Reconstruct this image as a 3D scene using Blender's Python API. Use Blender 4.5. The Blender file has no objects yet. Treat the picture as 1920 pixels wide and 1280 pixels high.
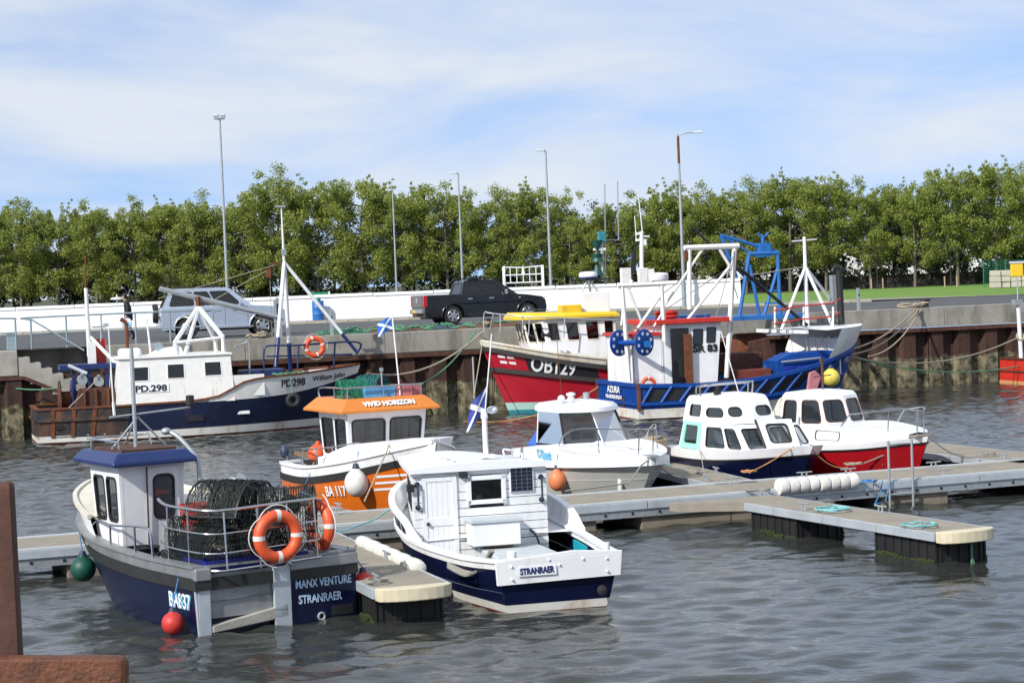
import bpy, bmesh, math, random
import numpy as np
from mathutils import Vector, Matrix, noise
from mathutils.geometry import tessellate_polygon
random.seed(11); np.random.seed(11)
R = math.radians
SC = bpy.context.scene
COL = SC.collection
# ------------------------------------------------------------------ camera
F = 4000.0; CAMH = 4.7; PITCH = 1.647; ROLL = 2.3
cd = bpy.data.cameras.new('camera'); cam = bpy.data.objects.new('camera', cd); COL.objects.link(cam)
cd.sensor_width = 36.0; cd.lens = 36.0*F/1920.0; cd.clip_start = 0.1; cd.clip_end = 6000
CM = Matrix.Translation((0, 0, CAMH)) @ Matrix.Rotation(R(90-PITCH), 4, 'X') @ Matrix.Rotation(R(-ROLL), 4, 'Z')
cam.matrix_world = CM
SC.camera = cam
# ------------------------------------------------------------------ sky, sun, exposure
SUN_EL, SUN_AZ = 36.0, 41.0          # sun behind the camera, to its left (azimuth measured from straight behind)
w = bpy.data.worlds.new('World'); SC.world = w; w.use_nodes = True
nt = w.node_tree; nt.nodes.clear()
def N(t, **k):
    n = nt.nodes.new(t)
    for a, b in k.items(): setattr(n, a, b)
    return n
sky = N('ShaderNodeTexSky', sky_type='NISHITA', sun_disc=False, sun_elevation=R(SUN_EL), sun_rotation=R(180+SUN_AZ),
        altitude=0, air_density=1.0, dust_density=0.4, ozone_density=3.0)
tc = N('ShaderNodeTexCoord'); sp = N('ShaderNodeSeparateXYZ')
nt.links.new(tc.outputs['Generated'], sp.inputs[0])
lift = N('ShaderNodeVectorMath', operation='ADD'); lift.inputs[1].default_value = (0, 0, 0.19); nt.links.new(tc.outputs['Generated'], lift.inputs[0])
nrm_ = N('ShaderNodeVectorMath', operation='NORMALIZE'); nt.links.new(lift.outputs[0], nrm_.inputs[0]); nt.links.new(nrm_.outputs[0], sky.inputs['Vector'])
def math_node(op, a, b=None):
    n = N('ShaderNodeMath', operation=op)
    for i, q in enumerate((a, b)):
        if q is None: continue
        if isinstance(q, (int, float)): n.inputs[i].default_value = q
        else: nt.links.new(q, n.inputs[i])
    return n.outputs[0]
zz = math_node('ADD', math_node('ABSOLUTE', sp.outputs[2]), 0.20)
cx = math_node('DIVIDE', sp.outputs[0], zz); cy = math_node('DIVIDE', sp.outputs[1], zz)
cb = N('ShaderNodeCombineXYZ'); nt.links.new(cx, cb.inputs[0]); nt.links.new(cy, cb.inputs[1])
n1 = N('ShaderNodeTexNoise'); n1.inputs['Scale'].default_value = 1.15; n1.inputs['Detail'].default_value = 9; n1.inputs['Roughness'].default_value = 0.56
n1.inputs['Distortion'].default_value = 0.35
nt.links.new(cb.outputs[0], n1.inputs['Vector'])
rp = N('ShaderNodeValToRGB'); rp.color_ramp.elements[0].position = 0.30; rp.color_ramp.elements[1].position = 0.60
rp.color_ramp.elements[0].color = (0.22, 0.22, 0.22, 1); rp.color_ramp.elements[1].color = (0.95, 0.95, 0.95, 1)
nt.links.new(n1.outputs['Fac'], rp.inputs[0])
tint = N('ShaderNodeMix', data_type='RGBA', blend_type='MULTIPLY'); tint.inputs[0].default_value = 1.0
tint.inputs[7].default_value = (0.82, 1.05, 1.25, 1)
nt.links.new(sky.outputs[0], tint.inputs[6])
mx = N('ShaderNodeMix', data_type='RGBA'); mx.inputs[7].default_value = (5.0, 5.3, 5.75, 1)
nt.links.new(rp.outputs[0], mx.inputs[0]); nt.links.new(tint.outputs[2], mx.inputs[6])
bg = N('ShaderNodeBackground'); bg.inputs[1].default_value = 0.15
nt.links.new(mx.outputs[2], bg.inputs[0])
ow = N('ShaderNodeOutputWorld'); nt.links.new(bg.outputs[0], ow.inputs[0])
sl = bpy.data.lights.new('sun', 'SUN'); so = bpy.data.objects.new('sun', sl); COL.objects.link(so)
sl.energy = 4.6; sl.angle = R(0.53); sl.color = (1.0, 0.955, 0.88)
tosun = Vector((-math.sin(R(SUN_AZ))*math.cos(R(SUN_EL)), -math.cos(R(SUN_AZ))*math.cos(R(SUN_EL)), math.sin(R(SUN_EL))))
so.rotation_euler = tosun.to_track_quat('Z', 'Y').to_euler(); so.location = tosun*200
vs = SC.view_settings; vs.view_transform = 'Standard'; vs.look = 'None'; vs.exposure = 0.06; vs.gamma = 1.0
# ------------------------------------------------------------------ pixel -> place
def at(px, py, z=0.0):
    d = (CM.to_3x3() @ Vector(((px-960)/F, -(py-640)/F, -1.0)))
    o = Vector((0, 0, CAMH)); t = (z-CAMH)/d.z
    return o + d*t
def atY(px, py, Y):
    d = (CM.to_3x3() @ Vector(((px-960)/F, -(py-640)/F, -1.0)))
    return Vector((0, 0, CAMH)) + d*(Y/d.y)
# ------------------------------------------------------------------ materials
MATS = {}
def pm(name, col, rough=0.5, metal=0.0, var=0.12, scale=4.0, dirt=None, damt=0.5, dscale=(3, 3, 0.6), dlo=0.5, bump=0.0, bscale=30.0, spec=0.5, coat=0.0):
    """painted / natural surface: base colour with uneven tone, optional stains with a shape of their own, fine relief"""
    if name in MATS: return MATS[name]
    m = bpy.data.materials.new(name); m.use_nodes = True; t = m.node_tree; b = t.nodes['Principled BSDF']
    b.inputs['Roughness'].default_value = rough; b.inputs['Metallic'].default_value = metal
    b.inputs['Specular IOR Level'].default_value = spec; b.inputs['Coat Weight'].default_value = coat
    c = t.nodes.new('ShaderNodeTexCoord'); L = t.links.new
    n = t.nodes.new('ShaderNodeTexNoise'); n.inputs['Scale'].default_value = scale; n.inputs['Detail'].default_value = 6; n.inputs['Roughness'].default_value = 0.65
    L(c.outputs['Object'], n.inputs['Vector'])
    mr = t.nodes.new('ShaderNodeMapRange'); mr.inputs[1].default_value = 0.3; mr.inputs[2].default_value = 0.7
    mr.inputs[3].default_value = 1-var; mr.inputs[4].default_value = 1+var*0.7
    L(n.outputs['Fac'], mr.inputs[0])
    mu = t.nodes.new('ShaderNodeMix'); mu.data_type = 'RGBA'; mu.blend_type = 'MULTIPLY'; mu.inputs[0].default_value = 1
    mu.inputs[6].default_value = (*col, 1); L(mr.outputs[0], mu.inputs[7])
    out = mu.outputs[2]
    if dirt is not None:
        mp = t.nodes.new('ShaderNodeMapping'); mp.inputs['Scale'].default_value = dscale; L(c.outputs['Object'], mp.inputs[0])
        n2 = t.nodes.new('ShaderNodeTexNoise'); n2.inputs['Scale'].default_value = 1.0; n2.inputs['Detail'].default_value = 8; n2.inputs['Roughness'].default_value = 0.7
        L(mp.outputs[0], n2.inputs['Vector'])
        r2 = t.nodes.new('ShaderNodeMapRange'); r2.inputs[1].default_value = dlo; r2.inputs[2].default_value = dlo+0.18; r2.inputs[3].default_value = 0; r2.inputs[4].default_value = damt
        L(n2.outputs['Fac'], r2.inputs[0])
        mm = t.nodes.new('ShaderNodeMix'); mm.data_type = 'RGBA'; L(r2.outputs[0], mm.inputs[0]); L(out, mm.inputs[6]); mm.inputs[7].default_value = (*dirt, 1)
        out = mm.outputs[2]
    L(out, b.inputs['Base Color'])
    if bump > 0:
        n3 = t.nodes.new('ShaderNodeTexNoise'); n3.inputs['Scale'].default_value = bscale; n3.inputs['Detail'].default_value = 5
        L(c.outputs['Object'], n3.inputs['Vector'])
        bp = t.nodes.new('ShaderNodeBump'); bp.inputs['Strength'].default_value = bump; bp.inputs['Distance'].default_value = 0.02
        L(n3.outputs['Fac'], bp.inputs['Height']); L(bp.outputs[0], b.inputs['Normal'])
    MATS[name] = m
    return m
RUST = (0.16, 0.05, 0.018)
def glass(name, tintc, trans):
    m = bpy.data.materials.new(name); m.use_nodes = True; t = m.node_tree; t.nodes.clear()
    tr = t.nodes.new('ShaderNodeBsdfTransparent'); tr.inputs[0].default_value = (*[q*trans for q in tintc], 1)
    gl = t.nodes.new('ShaderNodeBsdfGlossy'); gl.inputs['Roughness'].default_value = 0.03
    fr = t.nodes.new('ShaderNodeFresnel'); fr.inputs[0].default_value = 1.5
    ad = t.nodes.new('ShaderNodeMath'); ad.operation = 'MULTIPLY_ADD'; ad.inputs[1].default_value = 1.3; ad.inputs[2].default_value = 0.03
    t.links.new(fr.outputs[0], ad.inputs[0])
    mx = t.nodes.new('ShaderNodeMixShader'); t.links.new(ad.outputs[0], mx.inputs[0]); t.links.new(tr.outputs[0], mx.inputs[1]); t.links.new(gl.outputs[0], mx.inputs[2])
    o = t.nodes.new('ShaderNodeOutputMaterial'); t.links.new(mx.outputs[0], o.inputs[0])
    MATS[name] = m; return m
glass('glass', (0.75, 0.82, 0.84), 0.62); glass('dark_glass', (0.35, 0.38, 0.4), 0.35); glass('green_glass', (0.25, 0.75, 0.6), 0.8)
glass('tinted_glass', (0.5, 0.53, 0.55), 0.5)
pm('white', (0.80, 0.81, 0.82), 0.45, var=0.07, scale=2, dirt=(0.42, 0.36, 0.26), damt=0.42, dscale=(3, 3, .45), dlo=.52)
pm('white_clean', (0.81, 0.82, 0.84), 0.35, var=0.05, scale=3, dirt=(0.52, 0.47, 0.38), damt=.35, dscale=(2.5, 2.5, .7), dlo=.55)
pm('white_rusty', (0.76, 0.75, 0.72), 0.5, var=0.08, dirt=(0.30, 0.13, 0.04), damt=0.75, dscale=(1.6, 1.6, .25), dlo=.60)
pm('cream', (0.68, 0.64, 0.54), 0.5, var=0.1, dirt=(0.35, 0.2, 0.09), damt=.5, dscale=(1.5, 1.5, .3), dlo=.56)
pm('cream_rusty', (0.68, 0.63, 0.52), 0.5, var=0.1, dirt=(0.33, 0.15, 0.05), damt=.8, dscale=(1.3, 1.3, .35), dlo=.5)
pm('offwhite_panel', (0.62, 0.62, 0.58), 0.5, var=0.08)
pm('navy', (0.004, 0.007, 0.034), 0.28, var=0.25, scale=2, dirt=(0.03, 0.032, 0.045), damt=.45, dscale=(5, 5, 1.2), dlo=.57, spec=.3)  # navy paint, base darkened to stand in for shade over the lobster boat
pm('navy_rusty', (0.006, 0.011, 0.042), 0.4, var=0.3, scale=2, dirt=(0.13, 0.06, 0.03), damt=.7, dscale=(.8, .8, .25), dlo=.57)
pm('black_rust_hull', (0.028, 0.028, 0.032), 0.6, var=0.4, scale=2, dirt=(0.20, 0.075, 0.025), damt=.9, dscale=(1.2, 1.2, .8), dlo=.5, bump=.3, bscale=8)
pm('blue_paint', (0.006, 0.058, 0.28), 0.5, var=0.15, scale=2, dirt=(0.09, 0.05, 0.03), damt=.6, dscale=(1.4, 1.4, .5), dlo=.60, spec=.25)
pm('sky_blue_paint', (0.015, 0.14, 0.42), 0.45, var=0.2, dirt=RUST, damt=.6, dscale=(2, 2, 1), dlo=.6)
pm('roof_blue', (0.014, 0.03, 0.12), 0.35, var=0.1)
pm('red_paint', (0.42, 0.012, 0.028), 0.32, var=0.12, scale=1.5, dirt=(0.22, 0.02, 0.03), damt=.5, dscale=(.6, .6, 2.5), dlo=.52)
pm('red_gloss', (0.36, 0.008, 0.014), 0.22, var=0.08, coat=.3)
pm('bright_red', (0.52, 0.03, 0.02), 0.4, var=0.15)
pm('orange_paint', (0.68, 0.15, 0.012), 0.3, var=0.07, coat=.2)
pm('orange_roof', (0.62, 0.20, 0.03), 0.45, var=0.08)
pm('buoy_orange', (0.72, 0.10, 0.03), 0.45, var=0.15, dirt=(.3, .12, .08), damt=.4, dscale=(8, 8, 8), dlo=.58)
pm('fender_red', (0.55, 0.035, 0.03), 0.5, var=0.2, dirt=(.25, .03, .03), damt=.5, dscale=(6, 6, 6))
pm('fender_orange', (0.72, 0.22, 0.09), 0.5, var=0.15)
pm('fender_green', (0.005, 0.07, 0.05), 0.5, var=0.2)
pm('fender_blue', (0.03, 0.05, 0.09), 0.5, var=0.2)
pm('fender_white', (0.70, 0.69, 0.66), 0.5, var=0.12, dirt=(.4, .36, .3), damt=.5, dscale=(5, 5, 5))
pm('yellow', (0.72, 0.48, 0.02), 0.4, var=0.1, dirt=(.4, .3, .1), damt=.4)
pm('fender_yellow', (0.70, 0.58, 0.10), 0.5, var=0.15)
pm('black', (0.016, 0.016, 0.018), 0.5, var=0.3)
pm('rubber', (0.022, 0.022, 0.023), 0.7, var=0.3, bump=.2)
pm('black_panel', (0.020, 0.021, 0.024), 0.55, var=0.3, scale=3)
pm('steel', (0.55, 0.56, 0.57), 0.25, 1.0, var=0.1)
pm('galv', (0.42, 0.45, 0.47), 0.5, 0.6, var=0.15, scale=10)
pm('galv_blue', (0.27, 0.35, 0.39), 0.55, 0.3, var=0.15, scale=8)
pm('alu_panel', (0.33, 0.34, 0.35), 0.5, 0.55, var=0.2, scale=3, dirt=(.2, .19, .17), damt=.5)
pm('alu_fascia', (0.52, 0.57, 0.62), 0.45, 0.35, var=0.12, scale=3, dirt=(.3, .3, .3), damt=.4)
pm('rusty', RUST, 0.85, var=0.5, scale=6, dirt=(.05, .022, .015), damt=.7, dscale=(4, 4, 4), bump=.4)
pm('rust_dark', (0.075, 0.032, 0.022), 0.85, var=0.4, scale=5, dirt=(.18, .07, .03), damt=.6, dscale=(3, 3, 1), bump=.3)
pm('deck_grey', (0.21, 0.20, 0.18), 0.85, var=0.2, scale=3, bump=.2)
pm('deck_white', (0.70, 0.71, 0.72), 0.55, var=0.06)
pm('pale_grey', (0.50, 0.54, 0.57), 0.5, var=0.08)
pm('grey_hull', (0.50, 0.50, 0.48), 0.4, var=0.06)
pm('wood', (0.22, 0.13, 0.07), 0.6, var=0.3, scale=8)
pm('wood_grey', (0.26, 0.24, 0.21), 0.8, var=0.3, scale=8)
pm('rope_tan', (0.36, 0.31, 0.23), 0.9, var=0.25, scale=40)
pm('rope_grey', (0.27, 0.26, 0.23), 0.9, var=0.25, scale=40)
pm('rope_green', (0.10, 0.26, 0.16), 0.9, var=0.25, scale=40)
pm('rope_blue', (0.06, 0.22, 0.45), 0.9, var=0.25, scale=40)
pm('rope_cyan', (0.20, 0.50, 0.52), 0.9, var=0.25, scale=40)
pm('rope_orange', (0.50, 0.24, 0.10), 0.9, var=0.25, scale=40)
pm('net_dark', (0.020, 0.026, 0.024), 0.9, var=0.4, scale=20)
pm('net_green', (0.015, 0.19, 0.11), 0.9, var=0.3, scale=20)
pm('net_teal', (0.02, 0.16, 0.16), 0.9, var=0.3, scale=20)
pm('crate_blue', (0.012, 0.02, 0.30), 0.5, var=0.25)
pm('crate_sky', (0.10, 0.34, 0.62), 0.5, var=0.2)
pm('crate_pink', (0.48, 0.18, 0.20), 0.5, var=0.2)
pm('basket_red', (0.50, 0.045, 0.03), 0.5, var=0.15)
pm('tub_tan', (0.42, 0.29, 0.20), 0.6, var=0.1)
pm('cover_blue', (0.045, 0.13, 0.52), 0.7, var=0.12, bump=.3, bscale=6)
pm('turquoise', (0.0, 0.30, 0.38), 0.5, var=0.1)
pm('mint', (0.35, 0.75, 0.60), 0.4, var=0.05)
pm('teal_boot', (0.03, 0.23, 0.28), 0.45, var=0.15)
pm('mint_boot', (0.40, 0.62, 0.54), 0.5, var=0.12)
pm('antifoul_red', (0.16, 0.03, 0.018), 0.7, var=0.3, dirt=(.05, .05, .02), damt=.7)
pm('boot_white_rust', (0.66, 0.65, 0.60), 0.5, var=0.1, dirt=(0.34, 0.12, 0.03), damt=.9, dscale=(1.1, 1.1, .5), dlo=.53)
pm('canvas_cream', (0.62, 0.59, 0.50), 0.8, var=0.08)
pm('flag_blue', (0.02, 0.13, 0.50), 0.8, var=0.1); pm('flag_navy', (0.035, 0.06, 0.27), 0.8, var=0.1)
pm('letter_white', (0.80, 0.82, 0.84), 0.5, var=0.03); pm('letter_black', (0.012, 0.012, 0.014), 0.5, var=0.05)
pm('letter_pale_blue', (0.45, 0.62, 0.80), 0.5, var=0.03); pm('letter_cyan', (0.12, 0.45, 0.72), 0.5, var=0.03); pm('letter_navy', (0.015, 0.025, 0.12), 0.5, var=.03)
pm('solar', (0.012, 0.014, 0.03), 0.15, var=0.2, coat=.5)
# ------------------------------------------------------------------ mesh builder
class MB:
    def __init__(s): s.v = []; s.f = []
    def add(s, v, f):
        o = len(s.v); s.v += [tuple(q) for q in v]; s.f += [tuple(i+o for i in q) for q in f]; return s
    def box(s, c, d, rz=0.0, taper=(1, 1), ry=0.0, rx=0.0):
        M = Matrix.Rotation(rz, 3, 'Z') @ Matrix.Rotation(ry, 3, 'Y') @ Matrix.Rotation(rx, 3, 'X'); c = Vector(c); v = []
        for z in (-1, 1):
            tx, ty = taper if z > 0 else (1, 1)
            for x, y in ((-1, -1), (1, -1), (1, 1), (-1, 1)): v.append(c + M @ Vector((x*d[0]/2*tx, y*d[1]/2*ty, z*d[2]/2)))
        return s.add(v, [(3, 2, 1, 0), (4, 5, 6, 7), (0, 1, 5, 4), (1, 2, 6, 5), (2, 3, 7, 6), (3, 0, 4, 7)])
    def tube(s, pts, r, n=6, closed=False, r2=None):
        P = [Vector(p) for p in pts]; m = len(P); v = []; f = []; up = None
        for i in range(m):
            a = P[(i-1) % m] if (closed or i > 0) else P[i]; b = P[(i+1) % m] if (closed or i < m-1) else P[i]
            t = (b-a); t = t.normalized() if t.length > 1e-9 else Vector((0, 0, 1))
            if up is None: up = Vector((0, 0, 1)) if abs(t.z) < .9 else Vector((1, 0, 0))
            x = up.cross(t)
            if x.length < 1e-6: x = Vector((1, 0, 0)).cross(t)
            x.normalize(); y = t.cross(x); up = y
            rr = r if r2 is None else r+(r2-r)*i/(m-1)
            for k in range(n):
                a_ = 2*math.pi*k/n; v.append(P[i]+x*rr*math.cos(a_)+y*rr*math.sin(a_))
        for i in range(m if closed else m-1):
            j = (i+1) % m
            for k in range(n): f.append((i*n+k, i*n+(k+1) % n, j*n+(k+1) % n, j*n+k))
        if not closed: f.append(tuple(range(n))[::-1]); f.append(tuple((m-1)*n+k for k in range(n)))
        return s.add(v, f)
    def lathe(s, prof, n=14, c=(0, 0, 0), M=None):
        v = []; f = []; c = Vector(c)
        for r, z in prof:
            for k in range(n):
                a = 2*math.pi*k/n; p = Vector((r*math.cos(a), r*math.sin(a), z)); v.append(c+(M @ p if M else p))
        m = len(prof)
        for i in range(m-1):
            for k in range(n): f.append((i*n+k, i*n+(k+1) % n, (i+1)*n+(k+1) % n, (i+1)*n+k))
        f.append(tuple(range(n))[::-1]); f.append(tuple((m-1)*n+k for k in range(n)))
        return s.add(v, f)
    def ball(s, c, r, sz=1.0, n=14):
        return s.lathe([(max(r*math.sin(a), 1e-4), -r*sz*math.cos(a)) for a in [math.pi*i/9 for i in range(10)]], n, c)
    def torus(s, c, Rr, r, M=None, n=24, k=8):
        c = Vector(c); return s.tube([c+(M @ Vector((Rr*math.cos(2*math.pi*i/n), Rr*math.sin(2*math.pi*i/n), 0)) if M else Vector((Rr*math.cos(2*math.pi*i/n), Rr*math.sin(2*math.pi*i/n), 0))) for i in range(n)], r, k, True)
    def poly(s, pts, holes=()):
        loops = [[Vector(p) for p in pts]]+[[Vector(p) for p in h] for h in holes]
        flat = [p for l in loops for p in l]
        return s.add(flat, [tuple(t) for t in tessellate_polygon(loops)])
    def prism(s, pts, off):
        """closed outline pts (3-D, planar) extruded by the vector off"""
        off = Vector(off); P = [Vector(p) for p in pts]; n = len(P)
        tri = tessellate_polygon([P]); s.add(P+[p+off for p in P], [tuple(t) for t in tri]+[tuple(i+n for i in t[::-1]) for t in tri]+[(i, (i+1) % n, (i+1) % n+n, i+n) for i in range(n)])
        return s
    def loft(s, secs, caps=True, closed=True):
        n = len(secs[0]); v = [p for q in secs for p in q]; f = []
        for i in range(len(secs)-1):
            for k in range(n if closed else n-1): f.append((i*n+k, i*n+(k+1) % n, (i+1)*n+(k+1) % n, (i+1)*n+k))
        if caps and closed: f.append(tuple(range(n))[::-1]); f.append(tuple((len(secs)-1)*n+k for k in range(n)))
        return s.add(v, f)
    def build(s, name, m, parent=None, smooth=None, bevel=0.0, loc=None, fix=True):
        me = bpy.data.meshes.new(name); me.from_pydata([tuple(q) for q in s.v], [], s.f); me.update()
        if fix:
            bm = bmesh.new(); bm.from_mesh(me); bmesh.ops.recalc_face_normals(bm, faces=bm.faces); bm.to_mesh(me); bm.free()
        me.materials.append(MATS[m] if isinstance(m, str) else m)
        if smooth is not None:
            for p in me.polygons: p.use_smooth = True
            me.set_sharp_from_angle(angle=R(smooth))
        o = bpy.data.objects.new(name, me); COL.objects.link(o)
        if parent is not None: o.parent = parent
        if loc is not None: o.location = loc
        if bevel > 0:
            bv = o.modifiers.new('bevel', 'BEVEL'); bv.width = bevel; bv.segments = 3; bv.limit_method = 'ANGLE'; bv.angle_limit = R(35)
        return o
def tag(o, label=None, cat=None, group=None, kind=None):
    for k, q in (('label', label), ('category', cat), ('group', group), ('kind', kind)):
        if q: o[k] = q
    return o
def thing(name, loc, rz, label, cat, group=None):
    o = bpy.data.objects.new(name, None); COL.objects.link(o); o.location = loc; o.rotation_euler = (0, 0, rz); o.empty_display_size = .2
    return tag(o, label, cat, group)
def copy_tree(o, parent=None):
    c = o.copy(); COL.objects.link(c); c.parent = parent
    for ch in list(o.children): copy_tree(ch, c)
    return c
def tb(name, pts, r, m, parent, n=6, closed=False, r2=None): return MB().tube(pts, r, n, closed, r2).build(name, m, parent, smooth=50)
def bx(name, c, d, m, parent, bevel=0.0, **k): return MB().box(c, d, **k).build(name, m, parent, bevel=bevel)
def arc(c, r, a0, a1, n, plane='xz'):
    o = []
    for i in range(n+1):
        a = R(a0+(a1-a0)*i/n); p, q = r*math.cos(a), r*math.sin(a)
        o.append((c[0]+p, c[1], c[2]+q) if plane == 'xz' else ((c[0]+p, c[1]+q, c[2]) if plane == 'xy' else (c[0], c[1]+p, c[2]+q)))
    return o
def smooth_path(pts, k=6):
    P = [Vector(p) for p in pts]; out = []
    for i in range(len(P)-1):
        a, b, c, d = P[max(i-1, 0)], P[i], P[i+1], P[min(i+2, len(P)-1)]
        for j in range(k):
            t = j/k; out.append(0.5*((2*b)+(c-a)*t+(2*a-5*b+4*c-d)*t*t+(3*b-a-3*c+d)*t**3))
    return out+[P[-1]]
def sag(p0, p1, s, n=16):
    p0, p1 = Vector(p0), Vector(p1); return [p0.lerp(p1, i/n)-Vector((0, 0, s*4*(i/n)*(1-i/n))) for i in range(n+1)]
def coil(c, r, turns, rr=.012, seed=0, n=14):
    rnd = random.Random(seed); c = Vector(c)
    return smooth_path([c+Vector((math.cos(6.283*i/n)*r*rnd.uniform(.7, 1.15), math.sin(6.283*i/n)*r*rnd.uniform(.7, 1.15), rr*(1+.8*i/n)+rnd.uniform(0, rr*2))) for i in range(int(turns*n))], 2)
def text(body, h, m, parent, M, name='lettering', bold=0.0, width=None, map_fn=None, depth=0.004, shear=0.0):
    """raised lettering; M places its x (along), y (up), z (out); h is the capital height"""
    cu = bpy.data.curves.new('txt', 'FONT'); cu.body = body; cu.size = h/0.69; cu.extrude = depth; cu.offset = bold; cu.align_x = 'CENTER'; cu.shear = shear; cu.resolution_u = 3
    ob = bpy.data.objects.new('txt', cu); COL.objects.link(ob); dg = bpy.context.evaluated_depsgraph_get(); me = bpy.data.meshes.new_from_object(ob.evaluated_get(dg))
    bpy.data.objects.remove(ob); bpy.data.curves.remove(cu)
    xs = [v.co.x for v in me.vertices]; k = (width/(max(xs)-min(xs))) if width else 1.0; x0 = (max(xs)+min(xs))/2
    for v in me.vertices:
        p = Vector(((v.co.x-x0)*k, v.co.y, v.co.z)); v.co = map_fn(p) if map_fn else M @ p
    me.materials.clear(); me.materials.append(MATS[m]); o = bpy.data.objects.new(name, me); COL.objects.link(o); o.parent = parent
    return o
def frame_at(o, xdir, ydir):
    x = Vector(xdir).normalized(); z = x.cross(Vector(ydir)).normalized(); y = z.cross(x)
    M = Matrix((x, y, z)).transposed().to_4x4(); M.translation = Vector(o); return M
# ------------------------------------------------------------------ boats: hull surface and cabins
def crv(pts):
    xs = [p[0] for p in pts]; ys = [p[1] for p in pts]
    def f(u):
        u = min(max(u, xs[0]), xs[-1]); i = 0
        while i < len(xs)-2 and u > xs[i+1]: i += 1
        def tan(j):
            if j == 0: return (ys[1]-ys[0])/(xs[1]-xs[0])
            if j == len(xs)-1: return (ys[-1]-ys[-2])/(xs[-1]-xs[-2])
            return (ys[j+1]-ys[j-1])/(xs[j+1]-xs[j-1])
        h = xs[i+1]-xs[i]; t = (u-xs[i])/h
        return ys[i]*(2*t**3-3*t*t+1)+h*tan(i)*(t**3-2*t*t+t)+ys[i+1]*(-2*t**3+3*t*t)+h*tan(i+1)*(t**3-t*t)
    return f
class Hull:
    def __init__(s, root, L, B, sheer, deck, wl, brake=0.6, srake=0.0, flare=1.0, draft=.6):
        s.root, s.L, s.B, s.sh, s.dk, s.wl, s.br, s.sr, s.fl, s.dr = root, L, B, crv(sheer), crv(deck), crv(wl), brake, srake, flare, draft
    def pt(s, u, z, side=1, off=0.0):
        zs = s.sh(u)
        if z >= 0:
            t = z/zs; h = s.wl(u)+(s.dk(u)-s.wl(u))*(min(t, 1.3)**s.fl); x0 = -s.sr*t; xb = s.L-s.br*(1-t)
        else:
            t = min(-z/s.dr, 1); h = s.wl(u)*(1-.75*t*t); x0 = 0; xb = s.L-s.br*(1+.5*t)
        h = max(h*s.B/2+off, 0.006)
        return Vector((x0+u*(xb-x0)+(off if u > .98 else 0), side*h, z))
    def us(s, n=26, u0=0.0, u1=1.0): return [u0+(u1-u0)*(1-(1-i/n)**1.35) for i in range(n+1)]
    def strip(s, name, lo, hi, m, nz=4, off=0.0, transom=True, u0=0.0, u1=1.0, sides=(1, -1), inner=0.0, label=None):
        lo_ = lo if callable(lo) else (lambda u: lo); hi_ = hi if callable(hi) else (lambda u: hi)
        b = MB(); us = s.us(26, u0, u1)
        for sd in sides:
            b.loft([[s.pt(u, lo_(u)+(hi_(u)-lo_(u))*k/nz, sd, off) for k in range(nz+1)] for u in us], closed=False)
            if inner: b.loft([[s.pt(u, lo_(u)+(hi_(u)-lo_(u))*k/nz, sd, off-inner) for k in range(nz+1)] for u in us if u < .985], closed=False)
        if transom and u0 == 0:
            z0, z1 = lo_(0), hi_(0); q = Vector((-off, 0, 0))
            b.loft([[s.pt(0, z0+(z1-z0)*k/nz, 1, off)+q for k in range(nz+1)], [s.pt(0, z0+(z1-z0)*k/nz, -1, off)+q for k in range(nz+1)]], closed=False)
            if inner:
                q = Vector((inner, 0, 0)); b.loft([[s.pt(0, z0+(z1-z0)*k/nz, 1, off)+q for k in range(nz+1)], [s.pt(0, z0+(z1-z0)*k/nz, -1, off)+q for k in range(nz+1)]], closed=False)
        o = b.build(name, m, s.root, smooth=40)
        if label: o['label'] = label
        return o
    def rail(s, name, m, w, h, dz=0.0, off=0.0, u0=0.0, u1=1.0, transom=True, zf=None, sides=(1, -1)):
        """rectangular moulding that follows the side at sheer height + dz"""
        zf = zf or s.sh; b = MB(); us = s.us(28, u0, u1)
        for sd in sides:
            secs = []
            for u in us:
                p = s.pt(u, zf(u)+dz, sd, off); secs.append([p+Vector((0, sd*w/2, -h/2)), p+Vector((0, sd*w/2, h/2)), p+Vector((0, -sd*w/2, h/2)), p+Vector((0, -sd*w/2, -h/2))])
            b.loft(secs)
        if transom and u0 == 0:
            p, q = s.pt(0, zf(0)+dz, 1, off), s.pt(0, zf(0)+dz, -1, off); b.box(((p.x-off), 0, p.z), (w, 2*p.y-w*1.02, h*.98))
        return b.build(name, m, s.root, smooth=40)
    def deck(s, name, zf, m, u0=0.0, u1=.985, inset=.05):
        zf_ = zf if callable(zf) else (lambda u: zf); us = s.us(22, u0, u1)
        b = MB(); b.loft([[s.pt(u, zf_(u), 1, -inset), s.pt(u, zf_(u), 1, -inset)*.5+s.pt(u, zf_(u), -1, -inset)*.5+Vector((0, 0, .03)), s.pt(u, zf_(u), -1, -inset)] for u in us], closed=False)
        return b.build(name, m, s.root, smooth=40)
    def text(s, body, h, m, u, z, side, bold=0.0, width=None, off=.012, name='lettering', slope=0.0, shear=0.0):
        """lettering that follows the side; reads from outside"""
        xc = s.pt(u, z, side).x
        def fn(p):
            x = xc - side*p.x; zz_ = z+p.y+slope*p.x; lo, hi = 0.0, 1.0
            for _ in range(22):
                mid = (lo+hi)/2
                if s.pt(mid, zz_, side).x < x: lo = mid
                else: hi = mid
            q = s.pt(lo, zz_, side, off+p.z); return Vector((x, q.y, q.z))
        return text(body, h, m, s.root, None, name, bold, width, fn, shear=shear)
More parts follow.
